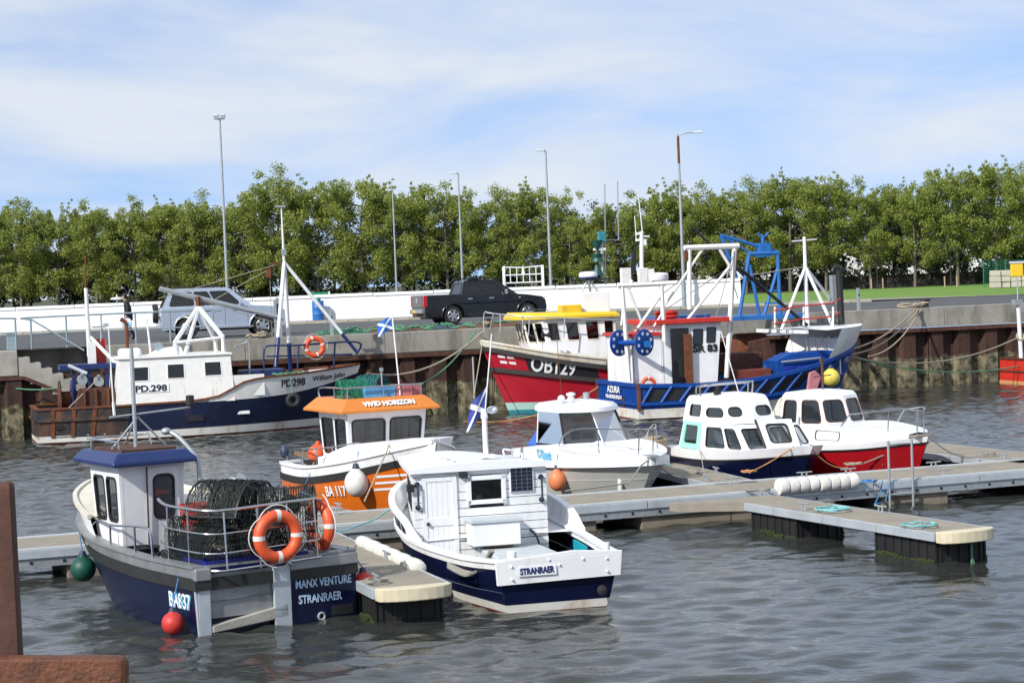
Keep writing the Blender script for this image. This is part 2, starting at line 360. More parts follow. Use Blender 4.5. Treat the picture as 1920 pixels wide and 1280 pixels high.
def rrect(P, u0, v0, u1, v1, r, n=4):
    """rounded outline on the bilinear patch P(u,v); r in metres"""
    du = (P(1, .5)-P(0, .5)).length; dv = (P(.5, 1)-P(.5, 0)).length; ru = min(r/du, (u1-u0)/2.01); rv = min(r/dv, (v1-v0)/2.01); o = []
    for cx_, cy_, a in ((u1-ru, v1-rv, 0), (u0+ru, v1-rv, 90), (u0+ru, v0+rv, 180), (u1-ru, v0+rv, 270)):
        for k in range(n+1):
            t = R(a+90*k/n); o.append(P(cx_+ru*math.cos(t), cy_+rv*math.sin(t)))
    return o
def wall(root, q, wins=(), m='white', th=.05, fm='black', gm='glass', name='cabin_wall', fw=.03, r=.07, pane=True):
    """one cabin side: a panel with real window openings, each with its gasket and pane. q = corners bl, br, tr, tl seen from outside"""
    q = [Vector(p) for p in q]
    P = lambda u, v: (q[0]*(1-u)+q[1]*u)*(1-v)+(q[3]*(1-u)+q[2]*u)*v
    nrm = (q[1]-q[0]).cross(q[3]-q[0]).normalized(); holes = []
    for wn in wins: holes.append(rrect(P, *wn[:4], wn[4] if len(wn) > 4 else r))
    b = MB(); b.poly(q, holes); b.poly([p-nrm*th for p in q], [[p-nrm*th for p in h] for h in holes])
    for lp in [q]+holes:
        n = len(lp)
        for i in range(n): b.add([lp[i], lp[(i+1) % n], lp[(i+1) % n]-nrm*th, lp[i]-nrm*th], [(0, 1, 2, 3)])
    o = b.build(name, m, root, fix=False)
    for h in holes:
        c = sum(h, Vector())/len(h); inn = [p+(c-p).normalized()*fw for p in h]; out = [p-(c-p).normalized()*fw*.35 for p in h]; n = len(h); b = MB()
        for a, d, e, g in ((out, .012, inn, .012), (inn, .012, inn, -.03), (out, -.001, out, .012)):
            for i in range(n): b.add([a[i]+nrm*d, a[(i+1) % n]+nrm*d, e[(i+1) % n]+nrm*g, e[i]+nrm*g], [(0, 1, 2, 3)])
        wo = b.build('window', fm, root, fix=False)
        if pane: MB().poly([p-nrm*.012 for p in inn]).build('pane', gm, wo, fix=False)
    return o
def house(root, base, z0, top, z1, wins={}, m='white', th=.05, fm='black', gm='glass', fw=.03, r=.07, roof=None, faces=None):
    """cabin of n sides: base and top corners (x, y[, z]) anticlockwise from above"""
    n = len(base); bz = [Vector((p[0], p[1], p[2] if len(p) > 2 else z0)) for p in base]; tz = [Vector((p[0], p[1], p[2] if len(p) > 2 else z1)) for p in top]
    for i in range(n):
        if faces is not None and i not in faces: continue
        j = (i+1) % n; wall(root, [bz[i], bz[j], tz[j], tz[i]], wins.get(i, ()), m, th, fm, gm, 'cabin_wall', fw, r)
    if roof: MB().prism(tz, (0, 0, .04)).build('cabin_roof', roof, root)
def slab(root, name, pts, z, h, m, over=0.0, bevel=.02, camber=0.0):
    c = sum((Vector((p[0], p[1], 0)) for p in pts), Vector())/len(pts); out = []
    for p in pts:
        d = Vector((p[0], p[1], 0))-c; d = d*(1+over/max(d.length, .01)); out.append((c.x+d.x, c.y+d.y, (p[2] if len(p) > 2 else z)))
    return MB().prism(out, (0, 0, h)).build(name, m, root, bevel=bevel)
def lifebuoy(name, c, M, label, parent=None, Rr=.29, r=.085, cat='lifebuoy'):
    """ring with four reflective bands and a grab line; M turns its axis"""
    o = thing(name, c, 0, label, cat) if parent is None else None
    root = o; M3 = M.to_3x3()
    MB().torus((0, 0, 0), Rr, r, M3, 32, 10).build('ring', 'buoy_orange', root, smooth=60)
    for a in (0, 90, 180, 270):
        b = MB(); pts = [M3 @ Vector((Rr*math.cos(R(a+d)), Rr*math.sin(R(a+d)), 0)) for d in (-6, 0, 6)]; b.tube(pts, r*1.04, 10); b.build('reflective_band', 'fender_white', root, smooth=60)
    pts = []
    for k in range(4):
        for i in range(8):
            a = R(45+90*k+90*i/8); rr = Rr+r*1.05+.06*math.sin(math.pi*i/8); pts.append(M3 @ Vector((rr*math.cos(a), rr*math.sin(a), .02)))
    MB().tube(pts, .009, 5, True).build('grab_line', 'fender_white', root, smooth=60)
    return o
def fender(kind, c, r, m, label, group=None, rope_to=None, stretch=1.0):
    """buoy fender hung by its eye, or a long sausage fender"""
    o = thing('fender', c, 0, label, 'fender', group)
    if kind == 'ball':
        prof = [(max(r*math.sin(a), .004), -r*stretch*math.cos(a)) for a in [math.pi*i/10*.86 for i in range(11)]]+[(r*.3, r*stretch*1.05), (r*.2, r*stretch*1.3), (r*.16, r*stretch*1.36)]
        MB().lathe(prof, 18).build('buoy', m, o, smooth=50); MB().lathe([(r*.34, r*stretch*.93), (r*.3, r*stretch*1.12), (r*.22, r*stretch*1.4), (.01, r*stretch*1.42)], 12).build('eye', 'fender_blue' if m != 'fender_blue' else 'black', o, smooth=50); top = r*stretch*1.4
    else:
        prof = [(.012, -r*3.4), (r*.35, -r*3.3), (r*.4, -r*3.0), (r*.9, -r*2.6), (r, -r*2.2), (r, r*2.2), (r*.9, r*2.6), (r*.4, r*3.0), (r*.35, r*3.3), (.012, r*3.4)]
        MB().lathe(prof, 14).build('fender_body', m, o, smooth=50); top = r*3.3
    if rope_to is not None:
        tb('lanyard', [(0, 0, top), Vector(rope_to)-Vector(c)], .010, 'rope_blue' if kind == 'ball' else 'rope_grey', o, 5)
    return o
def rope(pts, r, m, label, group=None): return tag(MB().tube(pts, r, 5).build('mooring_rope', m, None, smooth=60), label, 'rope', group)
# ================================================================== the setting
QZ = 3.0; QA = R(16.1); Q0 = Vector((-17.0, 72.2, 0)); QX = Vector((math.cos(QA), math.sin(QA), 0)); QN = Vector((math.sin(QA), -math.cos(QA), 0))
def q(x, out, z=QZ): p = Q0+QX*x+QN*out; return Vector((p.x, p.y, z))      # along the quay edge, out over the water, height
def sheet(name, pts, m, kind='structure'):
    o = MB().poly(pts).build(name, m); tag(o, kind=kind)
    if o.data.polygons[0].normal.z < 0: o.data.flip_normals()
    return o
# --- materials of the ground
pm('asphalt', (0.075, 0.077, 0.082), 0.9, var=0.2, scale=.6, dirt=(.12, .115, .105), damt=.5, dscale=(.5, .5, .5), bump=.3, bscale=40)
pm('paving', (0.22, 0.21, 0.19), 0.9, var=0.15, scale=1)
pm('kerbstone', (0.36, 0.33, 0.27), 0.9, var=0.2, scale=2)
pm('path', (0.50, 0.46, 0.38), 0.9, var=0.12, scale=.5)
pm('lawn', (0.12, 0.235, 0.022), 0.95, var=0.25, scale=.35, dirt=(.16, .25, .04), damt=.5, dscale=(.2, .2, .2), bump=.6, bscale=12)
pm('earth', (0.06, 0.065, 0.03), 0.95, var=0.3, scale=.3)
pm('concrete_cap', (0.30, 0.285, 0.25), 0.9, var=0.22, scale=1.2, dirt=(.11, .10, .085), damt=.75, dscale=(1.2, 1.2, .35), dlo=.47, bump=.3, bscale=18)
pm('concrete_pale', (0.36, 0.345, 0.31), 0.9, var=0.2, scale=2, dirt=(.18, .17, .14), damt=.6, dscale=(2, 2, .6), bump=.3)
pm('pontoon_deck', (0.285, 0.255, 0.205), 0.9, var=0.16, scale=1.5, dirt=(.17, .155, .13), damt=.55, dscale=(1.2, 1.2, 1.2), bump=.35, bscale=60)
pm('float_concrete', (0.22, 0.19, 0.145), 0.9, var=0.3, scale=2, dirt=(.07, .06, .045), damt=.8, dscale=(2, 2, 1))
pm('float_black', (0.014, 0.014, 0.015), 0.6, var=0.4, scale=3)
pm('weed', (0.03, 0.042, 0.008), 0.95, var=0.5, scale=20, bump=1, bscale=30)
pm('cream_plastic', (0.62, 0.56, 0.40), 0.6, var=0.1, scale=3, dirt=(.35, .28, .18), damt=.5, dscale=(2, 2, 2))
pm('white_wall', (0.78, 0.79, 0.80), 0.8, var=0.06, scale=.8, dirt=(.45, .45, .42), damt=.6, dscale=(.7, .7, .5), dlo=.52, bump=.35, bscale=7)
# sheet piling: rust above, tidal growth below (a tide line with a ragged edge)
def pile_mat():
    m = bpy.data.materials.new('sheet_pile'); m.use_nodes = True; t = m.node_tree; b = t.nodes['Principled BSDF']; L = t.links.new; b.inputs['Roughness'].default_value = .85
    c = t.nodes.new('ShaderNodeTexCoord'); oi = t.nodes.new('ShaderNodeNewGeometry')
    def nz(sc, vec=None, det=7, mscale=None):
        n = t.nodes.new('ShaderNodeTexNoise'); n.inputs['Scale'].default_value = sc; n.inputs['Detail'].default_value = det; n.inputs['Roughness'].default_value = .7
        src = oi.outputs['Position']
        if mscale: mp = t.nodes.new('ShaderNodeMapping'); mp.inputs['Scale'].default_value = mscale; L(src, mp.inputs[0]); src = mp.outputs[0]
        L(src, n.inputs['Vector']); return n.outputs['Fac']
    def ramp(src, a, bb, ca, cb):
        r = t.nodes.new('ShaderNodeValToRGB'); r.color_ramp.elements[0].position = a; r.color_ramp.elements[1].position = bb; r.color_ramp.elements[0].color = (*ca, 1); r.color_ramp.elements[1].color = (*cb, 1); L(src, r.inputs[0]); return r.outputs[0]
    rust = ramp(nz(1.0, mscale=(2.2, 2.2, .35)), .32, .7, (.020, .011, .009), (.088, .038, .024))
    grow = ramp(nz(3.2), .40, .62, (.028, .030, .012), (.25, .215, .14))
    sx = t.nodes.new('ShaderNodeSeparateXYZ'); L(oi.outputs['Position'], sx.inputs[0])
    ad = t.nodes.new('ShaderNodeMath'); ad.operation = 'MULTIPLY_ADD'; ad.inputs[1].default_value = .9; L(nz(1.5), ad.inputs[0]); L(sx.outputs[2], ad.inputs[2])
    mk = t.nodes.new('ShaderNodeMapRange'); mk.inputs[1].default_value = 1.62; mk.inputs[2].default_value = 1.52; mk.inputs[3].default_value = 0; mk.inputs[4].default_value = 1; L(ad.outputs[0], mk.inputs[0])
    mx = t.nodes.new('ShaderNodeMix'); mx.data_type = 'RGBA'; L(mk.outputs[0], mx.inputs[0]); L(rust, mx.inputs[6]); L(grow, mx.inputs[7]); L(mx.outputs[2], b.inputs['Base Color'])
    bp = t.nodes.new('ShaderNodeBump'); bp.inputs['Strength'].default_value = .7; bp.inputs['Distance'].default_value = .05; L(nz(9), bp.inputs['Height']); L(bp.outputs[0], b.inputs['Normal'])
    MATS['sheet_pile'] = m
pile_mat()
# --- water: real swell on a fine grid near, a flat sheet with the same ripples beyond
def water_mat():
    m = bpy.data.materials.new('water'); m.use_nodes = True; t = m.node_tree; b = t.nodes['Principled BSDF']; L = t.links.new
    b.inputs['Base Color'].default_value = (.033, .036, .033, 1); b.inputs['Roughness'].default_value = .03; b.inputs['IOR'].default_value = 1.34
    g = t.nodes.new('ShaderNodeNewGeometry'); hs = []
    for sc, st, di in ((4.2, .20, (1, 1.6, 1)), (11.0, .06, (1, 1.8, 1))):
        mp = t.nodes.new('ShaderNodeMapping'); mp.inputs['Scale'].default_value = di; mp.inputs['Rotation'].default_value = (0, 0, .35); L(g.outputs['Position'], mp.inputs[0])
        n = t.nodes.new('ShaderNodeTexNoise'); n.inputs['Scale'].default_value = sc; n.inputs['Detail'].default_value = 4; n.inputs['Roughness'].default_value = .55; L(mp.outputs[0], n.inputs['Vector'])
        hs.append((n.outputs['Fac'], st))
    prev = None
    for h, st in hs:
        bp = t.nodes.new('ShaderNodeBump'); bp.inputs['Strength'].default_value = st; bp.inputs['Distance'].default_value = .06; L(h, bp.inputs['Height'])
        if prev is not None: L(prev, bp.inputs['Normal'])
        prev = bp.outputs[0]
    L(prev, b.inputs['Normal']); MATS['water'] = m
water_mat()
def make_water():
    x0, x1, y0, y1, st = -24.0, 26.0, 17.0, 85.0, .10
    nx, ny = int((x1-x0)/st), int((y1-y0)/st); X, Y = np.meshgrid(np.linspace(x0, x1, nx+1), np.linspace(y0, y1, ny+1)); Z = np.zeros_like(X); rs = np.random.RandomState(4)
    for lam, amp, cnt in ((3.4, .014, 4), (1.7, .016, 7), (.95, .020, 10), (.58, .017, 14), (.38, .008, 12)):
        for _ in range(cnt):
            a = R(-62)+rs.normal(0, .7); l = lam*rs.uniform(.75, 1.3); k = 2*math.pi/l; ph = rs.uniform(0, 6.28); Z += amp/math.sqrt(cnt)*np.sin(k*(X*math.cos(a)+Y*math.sin(a))+ph+.8*np.sin(.21*X+.17*Y+ph))
    pat = .75+.25*np.sin(.23*X+.11*Y)*np.sin(.13*X-.19*Y+1); edge = np.clip(np.minimum.reduce([X-x0, x1-X, Y-y0, y1-Y])/3, 0, 1); Z = Z*pat*edge
    V = np.stack([X, Y, Z], -1).reshape(-1, 3); i = np.arange((nx+1)*(ny+1)).reshape(ny+1, nx+1)
    Fq = np.stack([i[:-1, :-1], i[:-1, 1:], i[1:, 1:], i[1:, :-1]], -1).reshape(-1, 4)
    me = bpy.data.meshes.new('water'); me.vertices.add(len(V)); me.vertices.foreach_set('co', V.ravel()); me.loops.add(Fq.size); me.loops.foreach_set('vertex_index', Fq.ravel()); me.polygons.add(len(Fq)); me.polygons.foreach_set('loop_start', np.arange(0, Fq.size, 4)); me.update(calc_edges=True)
    me.polygons.foreach_set('use_smooth', [True]*len(Fq)); me.materials.append(MATS['water']); o = bpy.data.objects.new('water', me); COL.objects.link(o); tag(o, kind='structure')
    big = MB()                                      # the harbour beyond the fine grid, butted to its border
    E = 260.0
    for a, b_, c_, d_ in ((-E, -60, E, y0), (-E, y0, x0, y1), (x1, y0, E, y1), (-E, y1, E, 150)): big.add([(a, b_, 0), (c_, b_, 0), (c_, d_, 0), (a, d_, 0)], [(0, 1, 2, 3)])
    tag(big.build('outer_water', 'water'), kind='structure')
make_water()
# --- land behind the quay edge
far = [q(-160, -.3), q(190, -.3), Vector((1500, 420, QZ)), Vector((1500, 3000, QZ)), Vector((-1500, 3000, QZ)), Vector((-1500, 300, QZ))]
sheet('ground', [p-Vector((0, 0, .02)) for p in far], 'earth')
WL, WR = Vector((-62, 109.5, 0)), Vector((11.2, 103.6, 0))                   # foot of the white wall
wd = (WR-WL).normalized(); wn = Vector((wd.y, -wd.x, 0))
Z3 = lambda p, dz=0.0: Vector((p.x, p.y, QZ+dz))
sheet('road', [q(-60, -.75, QZ), q(110, -.75, QZ), Vector((140, 112, QZ)), Vector((33, 100.5, QZ)), Vector((19.5, 104.6, QZ)), Z3(WR+wn*2.4), Z3(WL+wn*2.4)], 'asphalt')
sheet('pavement', [Z3(WL+wn*2.3, .11), Z3(WR+wn*2.3+wd*9, .11), Z3(WR+wd*9, .11), Z3(WL, .11)], 'paving')
kb = tag(bpy.data.objects.new('kerb', None), kind='structure'); COL.objects.link(kb); kb.location = Z3(WL+wn*2.36); kb.rotation_euler = (0, 0, math.atan2(wd.y, wd.x))
ks = MB().box((0, 0, .05), (.985, .14, .14)).build('kerbstone', 'kerbstone', kb, bevel=.015); ks.location = (30, 0, 0)
for i in range(1, 50): k2 = ks.copy(); COL.objects.link(k2); k2.location = (30+i, 0, random.uniform(-.008, .008))
lawn_pts = [(19.7, 104.9), (33, 100.8), (150, 116), (150, 170), (60, 158), (9, 152), (9, 106)]
sheet('lawn', [Vector((x, y, QZ+.015)) for x, y in lawn_pts], 'lawn')
sheet('footpath', [Vector((x, y, QZ+.025)) for x, y in ((11.4, 104.0), (19.6, 104.5), (24.5, 103.2), (24.3, 104.2), (19.7, 105.7), (11.4, 105.2))], 'path')
sheet('near_quay', [Vector((-40, -30, 2.6)), Vector((40, -30, 2.6)), Vector((40, 6.2, 2.6)), Vector((-40, 6.2, 2.6))], 'paving')
# --- the white wall: courses of render with coping blocks
ww = thing('white_wall', Z3(WL), math.atan2(wd.y, wd.x), 'long low whitewashed wall running behind the parked vehicles', 'wall'); wl_len = (WR-WL).length
MB().box((wl_len/2, .17, .6), (wl_len, .30, 1.2)).build('wall_body', 'white_wall', ww)
cp = MB().box((0, .17, 1.27), (2.96, .42, .15)).build('coping', 'white_wall', ww, bevel=.02); cp.location = (wl_len-1.5, 0, 0)
for i in range(1, 17): c2 = cp.copy(); COL.objects.link(c2); c2.location = (wl_len-1.5-3*i, 0, random.uniform(-.012, .012))
# --- quay wall: capping beam, steel waling, sheet piles one by one
qw = thing('quay_wall', Q0, QA, 'concrete capped quay wall of rusty sheet piling with weed at the tide line', 'quay wall')
X0 = 3.0
xs = X0
while xs < 70:
    bxl = random.choice((5.0, 6.0)); MB().box((xs+bxl/2, .36, QZ-.36), (bxl-.012, .78, .74)).build('capping_block', 'concrete_cap', qw, bevel=.02); xs += bxl
MB().box((36, .02, 2.17), (66, .16, .15)).build('waling', 'rust_dark', qw)
pp = [(0, 0), (.34, 0), (.44, .30), (.90, .30), (1.0, 0), (1.16, 0)]
pile = MB()
pile.loft([[(x, .06+y, -1.2) for x, y in pp], [(x, .06+y, 2.12) for x, y in pp]], closed=False)
p0 = pile.build('sheet_pile', 'sheet_pile', qw); p0.location = (-6.0+.0, 0, 0)
for i in range(1, 58): p2 = p0.copy(); COL.objects.link(p2); p2.location = (-6.0+1.16*i, 0, 0)
for i, (xx, zz_) in enumerate(((40.9, 1.55), (42.05, 1.6), (43.2, 1.62), (44.4, 1.65), (45.5, 1.7))):
    MB().box((xx, .1, zz_), (.16, .2, .14)).tube([(xx, 0, zz_), (xx+.05, -.04, zz_-.2), (xx-.02, -.02, zz_-.3)], .03).build('mooring_ring', 'rusty', qw)
tb('drain_pipe', [(16.2, -.03, 2.0), (16.2, -.03, .5)], .04, 'galv', qw)
# landing block and steps at the left end
ls = thing('quay_steps', Q0-QN*.7, QA, 'concrete landing with a flight of steps going down along the quay face', 'steps')
MB().box((-3.6, -.35, 2.58), (7.6, 2.2, .84)).build('landing', 'concrete_pale', ls, bevel=.02)
for i in range(6):
    MB().box((.42+i*.36, -.85, QZ-.24-i*.2-.35), (.375, 1.2, .7)).build('step', 'concrete_pale', ls, bevel=.012)
MB().prism([(-7, -1.47, 2.14), (.4, -1.47, 2.14), (2.5, -1.47, 1.15), (2.5, -1.47, 1.03), (.38, -1.47, 2.02), (-7, -1.47, 2.02)], (0, 1.3, 0)).build('waling', 'rust_dark', ls)
MB().box((1.6, .55, 2.5), (3.0, .2, .98)).build('back_wall', 'concrete_cap', ls)
pl2 = MB(); pl2.loft([[(x, y-1.42, -1.2) for x, y in pp], [(x, y-1.42, 2.03) for x, y in pp]], closed=False); l0 = pl2.build('sheet_pile', 'sheet_pile', ls); l0.location = (-7, 0, 0)
for i in range(1, 7): l2 = l0.copy(); COL.objects.link(l2); l2.location = (-7+1.16*i, 0, 0)
for i in range(2):
    zt = (1.75, 1.2)[i]; pl3 = MB(); pl3.loft([[(x, y-1.42, -1.2) for x, y in pp], [(x, y-1.42, zt) for x, y in pp]], closed=False); pl3.build('sheet_pile', 'sheet_pile', ls, loc=(1.12+i*1.16-1.16*.0, 0, 0))
# --- pontoons
PA = R(20.26); PO = Vector((2.06, 39.48, 0)); DZ = .5
def floats_black(root, x0, x1, w_):
    b = MB(); b.box(((x0+x1)/2, 0, .0), (x1-x0, w_-.1, .72)); o = b.build('float', 'float_black', root)
    n = int((x1-x0)/.22); r_ = MB()
    for i in range(n+1):
        for sd in (-1, 1): r_.box((x0+(x1-x0)*i/n, sd*(w_/2-.045), .03), (.05, .03, .62))
    for i in range(5):
        for xx, dd in ((x0, -1), (x1, 1)): r_.box((xx+dd*.01, -w_/2+.12+(w_-.24)*i/4, .03), (.03, .05, .62))
    r_.build('float_rib', 'float_black', o)
    g = MB(); rn = random.Random(int(x0*10)+5)
    for i in range(320):
        t = rn.random(); sd = rn.choice((-1, 1)); xx = x0+(x1-x0)*t; g.ball((xx, sd*(w_/2-.03+rn.uniform(0, .02)), rn.uniform(-.04, .03)+.02*math.sin(xx*5)), rn.uniform(.015, .035), 1, 5)
    ob = g.build('weed', 'weed', o); ob['kind'] = 'stuff'
def cleat(root, x, y, rz=0.0):
    b = MB(); M = Matrix.Rotation(rz, 3, 'Z')
    for d in (-.06, .06): b.tube([Vector((x, y, DZ+.01))+M @ Vector((d, 0, 0)), Vector((x, y, DZ+.11))+M @ Vector((d*.8, 0, 0))], .016, 6)
    b.tube([Vector((x, y, DZ+.10))+M @ Vector((-.17, 0, .015)), Vector((x, y, DZ+.11))+M @ Vector((0, 0, 0)), Vector((x, y, DZ+.10))+M @ Vector((.17, 0, .015))], .017, 6)
    b.box((x, y, DZ+.008), (.2, .09, .016), rz); return b.build('cleat', 'galv', root, smooth=50)
def fascia(root, x0, x1, y, sd, seg=2.3, low=True):
    n = max(1, round((x1-x0)/seg)); s_ = (x1-x0)/n
    for i in range(n):
        xa = x0+i*s_; MB().box((xa+s_/2, y+sd*.022, DZ-.075), (s_-.02, .045, .14)).build('fascia_panel', 'alu_fascia', root, bevel=.006)
    if low:
        b = MB().box(((x0+x1)/2, y-sd*.02, DZ-.215), (x1-x0, .06, .15)); o = b.build('side_channel', 'galv', root)
        h = MB().lathe([(.028, 0), (.028, .012)], 8, (0, 0, 0), Matrix.Rotation(-sd*math.pi/2, 3, 'X')).build('bolt_hole', 'black', o)
        for i in range(int((x1-x0)/.55)):
            hh = h if i == 0 else h.copy(); hh.location = (x0+.3+i*.55, y+sd*.011, DZ-.215)
            if i: COL.objects.link(hh)
pw = thing('main_pontoon', PO, PA, 'long floating walkway crossing the harbour with pale edging and concrete floats', 'pontoon')
W = 2.0
for i in range(14):
    xa = -14+i*2.05; MB().box((xa+1.025, W/2, DZ-.045), (2.035, W-.03, .09)).build('deck_slab', 'pontoon_deck', pw, bevel=.008)
for y_ in (.06, W-.06): MB().box((.35, y_, DZ+.012), (28.7, .09, .024)).build('edge_strip', 'pale_grey', pw)
fascia(pw, -14, 14.7, 0, -1); fascia(pw, -14, 14.7, W, 1)
MB().box((.35, W/2, DZ-.17), (28.4, W-.3, .16)).build('frame', 'galv', pw)
for xa in (-12.5, -9.4, -4.6, -1.6, 1.2, 3.0, 6.1, 11.8): MB().box((xa, W/2, .02), (1.9 if xa < 5 else 1.5, W-.12, .62)).build('float', 'float_concrete', pw, bevel=.03)
for xa, y_ in ((-8.2, 1.8), (-5.2, 1.75), (-1.3, .2), (-3.75, 1.78), (3.0, 1.75), (4.6, 1.78), (4.4, .2), (6.9, .22), (5.6, 1.78), (7.6, 1.8)): cleat(pw, xa, y_, 0)
def finger(name, base, ang, L, w_, label, flo, end='round', fas=True, group='side fingers of the floating walkway', cl=()):
    r_ = thing(name, (base[0], base[1], 0), R(ang), label, 'pontoon', group); n = max(2, round(L/2.1))
    for i in range(n): MB().box((L*(i+.5)/n, 0, DZ-.04), (L/n-.012, w_-.02, .08)).build('deck_slab', 'pontoon_deck', r_, bevel=.008)
    if fas:
        for sd in (-1, 1): fascia(r_, .25, L, sd*w_/2, sd, 1.5, False)
    MB().box((L/2, 0, DZ-.12), (L-.1, w_-.15, .12)).build('frame', 'galv', r_)
    if end == 'round':
        pts = [(L+.004, -w_/2-.02, DZ-.17), (L+.004, w_/2+.02, DZ-.17)]+[(L+.30*math.sin(a)**.8, (w_/2+.02)*math.cos(a), DZ-.17) for a in [math.pi*i/12 for i in range(1, 12)]]
        MB().prism([pts[1]]+pts[2:]+[pts[0]], (0, 0, .185)).build('end_fender', 'cream_plastic', r_, bevel=.02)
    for a, b in flo: floats_black(r_, a, b, w_)
    for x_, y_ in cl: cleat(r_, x_, y_, 0)
    return r_
fr = finger('finger_pontoon', (4.25, 39.6), -66.3, 6.75, 1.02, 'empty finger pontoon reaching towards open water with loose cyan rope on it', ((1.0, 2.5), (5.0, 6.65)), cl=((2.6, -.36), (6.2, -.36), (3.9, .36)))
MB().prism([(.0, -.5, DZ-.15), (.9, -.5, DZ-.15), (.15, -1.55, DZ-.15), (-.15, -1.55, DZ-.15)], (0, 0, .152)).build('corner_gusset', 'pontoon_deck', fr)
fl_ = finger('finger_pontoon', (-4.05, 37.6), -72.4, 8.35, 1.06, 'finger pontoon between the lobster boat and the white cabin boat', ((5.4, 8.1), (1.5, 3.2)), cl=((7.75, -.38), (5.2, -.38), (5.3, .4)))
finger('finger_pontoon', (4.35, 42.2), 103.5, 7.0, .95, 'finger pontoon with a tan tub behind the small white sports boat', ((1.2, 2.8), (4.5, 6.4)), end='', cl=((2.3, -.35), (.9, .35)))
finger('finger_pontoon', (11.1, 44.3), 110.3, 6.0, 1.5, 'finger pontoon lying beyond the bow of the red boat', ((1.2, 2.8), (4.2, 5.8)), end='', cl=((1.0, .5),))
finger('finger_pontoon', (-3.4, 39.4), 116.0, 7.0, .95, 'finger pontoon alongside the orange boat', ((1.2, 2.8), (4.2, 5.8)), end='', cl=((.75, -.36),))
def pmap(x, y, z=DZ): p = PO+Vector((math.cos(PA)*x-math.sin(PA)*y, math.sin(PA)*x+math.cos(PA)*y, 0)); return Vector((p.x, p.y, z))
# things lying on the pontoons
ld = thing('boarding_ladder', pmap(5.45, -.1, 0), PA, 'galvanised boarding ladder hooked over the walkway edge', 'ladder')
for xx in (0, .52): tb('stile', [(xx, .02, -.35), (xx, .0, 1.3)], .026, 'galv', ld, 8)
for zz_ in (-.05, .25, 1.22): tb('rung', [(0, .01, zz_), (.52, .01, zz_)], .02, 'galv', ld, 6)
for i, (xa, ln, lab) in enumerate(((3.05, .86, 'white segmented fender roll on the walkway edge, left one of the pair'), (3.93, .84, 'white segmented fender roll on the walkway edge, right one of the pair'))):
    f_ = thing('fender_roll', pmap(xa, -.04, DZ+.06), PA+R(2), lab, 'fender', 'white fender rolls on the walkway')
    for k in range(4):
        a = ln*k/4; MB().lathe([(.10, .0), (.155, .012), (.165, .05), (.165, ln/4-.06), (.155, ln/4-.02), (.10, ln/4-.006)], 14, (a, 0, 0), Matrix.Rotation(math.pi/2, 3, 'Y')).build('segment', 'fender_white', f_, smooth=40)
for nm, base, ang, xs_, y_ in (('near', (-4.05, 37.6), -72.4, 3.4, .5),):
    for k in range(6):
        oname = ('outermost', 'second from the tip', 'third from the tip', 'fourth from the tip', 'fifth from the tip', 'innermost')[5-k]
        Mx = Matrix.Rotation(R(ang), 4, 'Z'); p = Vector((*base, 0))+Mx.to_3x3() @ Vector((xs_+k*.62, .53, 0)); f_ = thing('fender_pad', (p.x, p.y, DZ+.02), R(ang), 'white fender pad on the finger by the white cabin boat, %s' % oname, 'fender', 'white fender pads between finger and cabin boat')
        MB().lathe([(.05, -.3), (.11, -.27), (.125, -.1), (.125, .1), (.11, .27), (.05, .3)], 10, (0, 0, 0), Matrix.Rotation(math.pi/2, 3, 'Y')).build('pad', 'fender_white', f_, smooth=50)
for i, (px, py, m, rr, tn, lab) in enumerate(((1560, 957, 'rope_cyan', .28, 3, 'tangle of cyan rope beside a cleat on the empty finger'), (1725, 986, 'rope_cyan', .3, 2, 'thin cyan rope lying near the rounded end of the empty finger'), (1420, 921, 'rope_grey', .22, 3, 'grey rope heaped at the left end of the white fender rolls'), (1630, 905, 'rope_blue', .14, 3, 'blue rope wound on the cleat beside the ladder'), (1405, 886, 'rope_orange', .16, 3, 'orange rope turned round the cleat before the navy hulled cruiser'), (1600, 872, 'rope_tan', .18, 3, 'tan rope coiled on the walkway before the red boat'), (1853, 853, 'rope_grey', .14, 3, 'grey rope coil at the end of the far right finger'), (1305, 889, 'rope_grey', .14, 3, 'grey rope coil on the walkway near the sports boat bow'), (1248, 873, 'rope_cyan', .09, 3, 'small pale green rope heap at the foot of the tan tub'), (706, 1092, 'rope_grey', .16, 3, 'dark grey rope turned round the cleat at the near finger end'))):
    p = at(px, py, DZ+.02); tag(MB().tube(coil((0, 0, 0), rr, tn, .012, i), .013, 5).build('rope_coil', m, None, loc=p), lab, 'rope', None)
tag(MB().tube([at(1655, 900, .55), at(1650, 925, .3), at(1640, 945, .1), at(1660, 940, .2), at(1668, 905, .5)], .014, 5).build('hanging_rope', 'rope_blue', None), 'blue rope loop hanging over the walkway edge by the ladder', 'rope')
tp = at(1818, 992, .5)
tag(MB().tube([tp, tp+Vector((.02, -.05, -.3)), tp+Vector((0, -.03, -.62))], .016, 5).tube([tp+Vector((.04, 0, 0)), tp+Vector((.0, -.05, -.35)), tp+Vector((.05, -.03, -.55))], .012, 5).build('hanging_rope', 'rope_green', None), 'dark weedy rope hanging from the tip of the empty finger', 'rope')
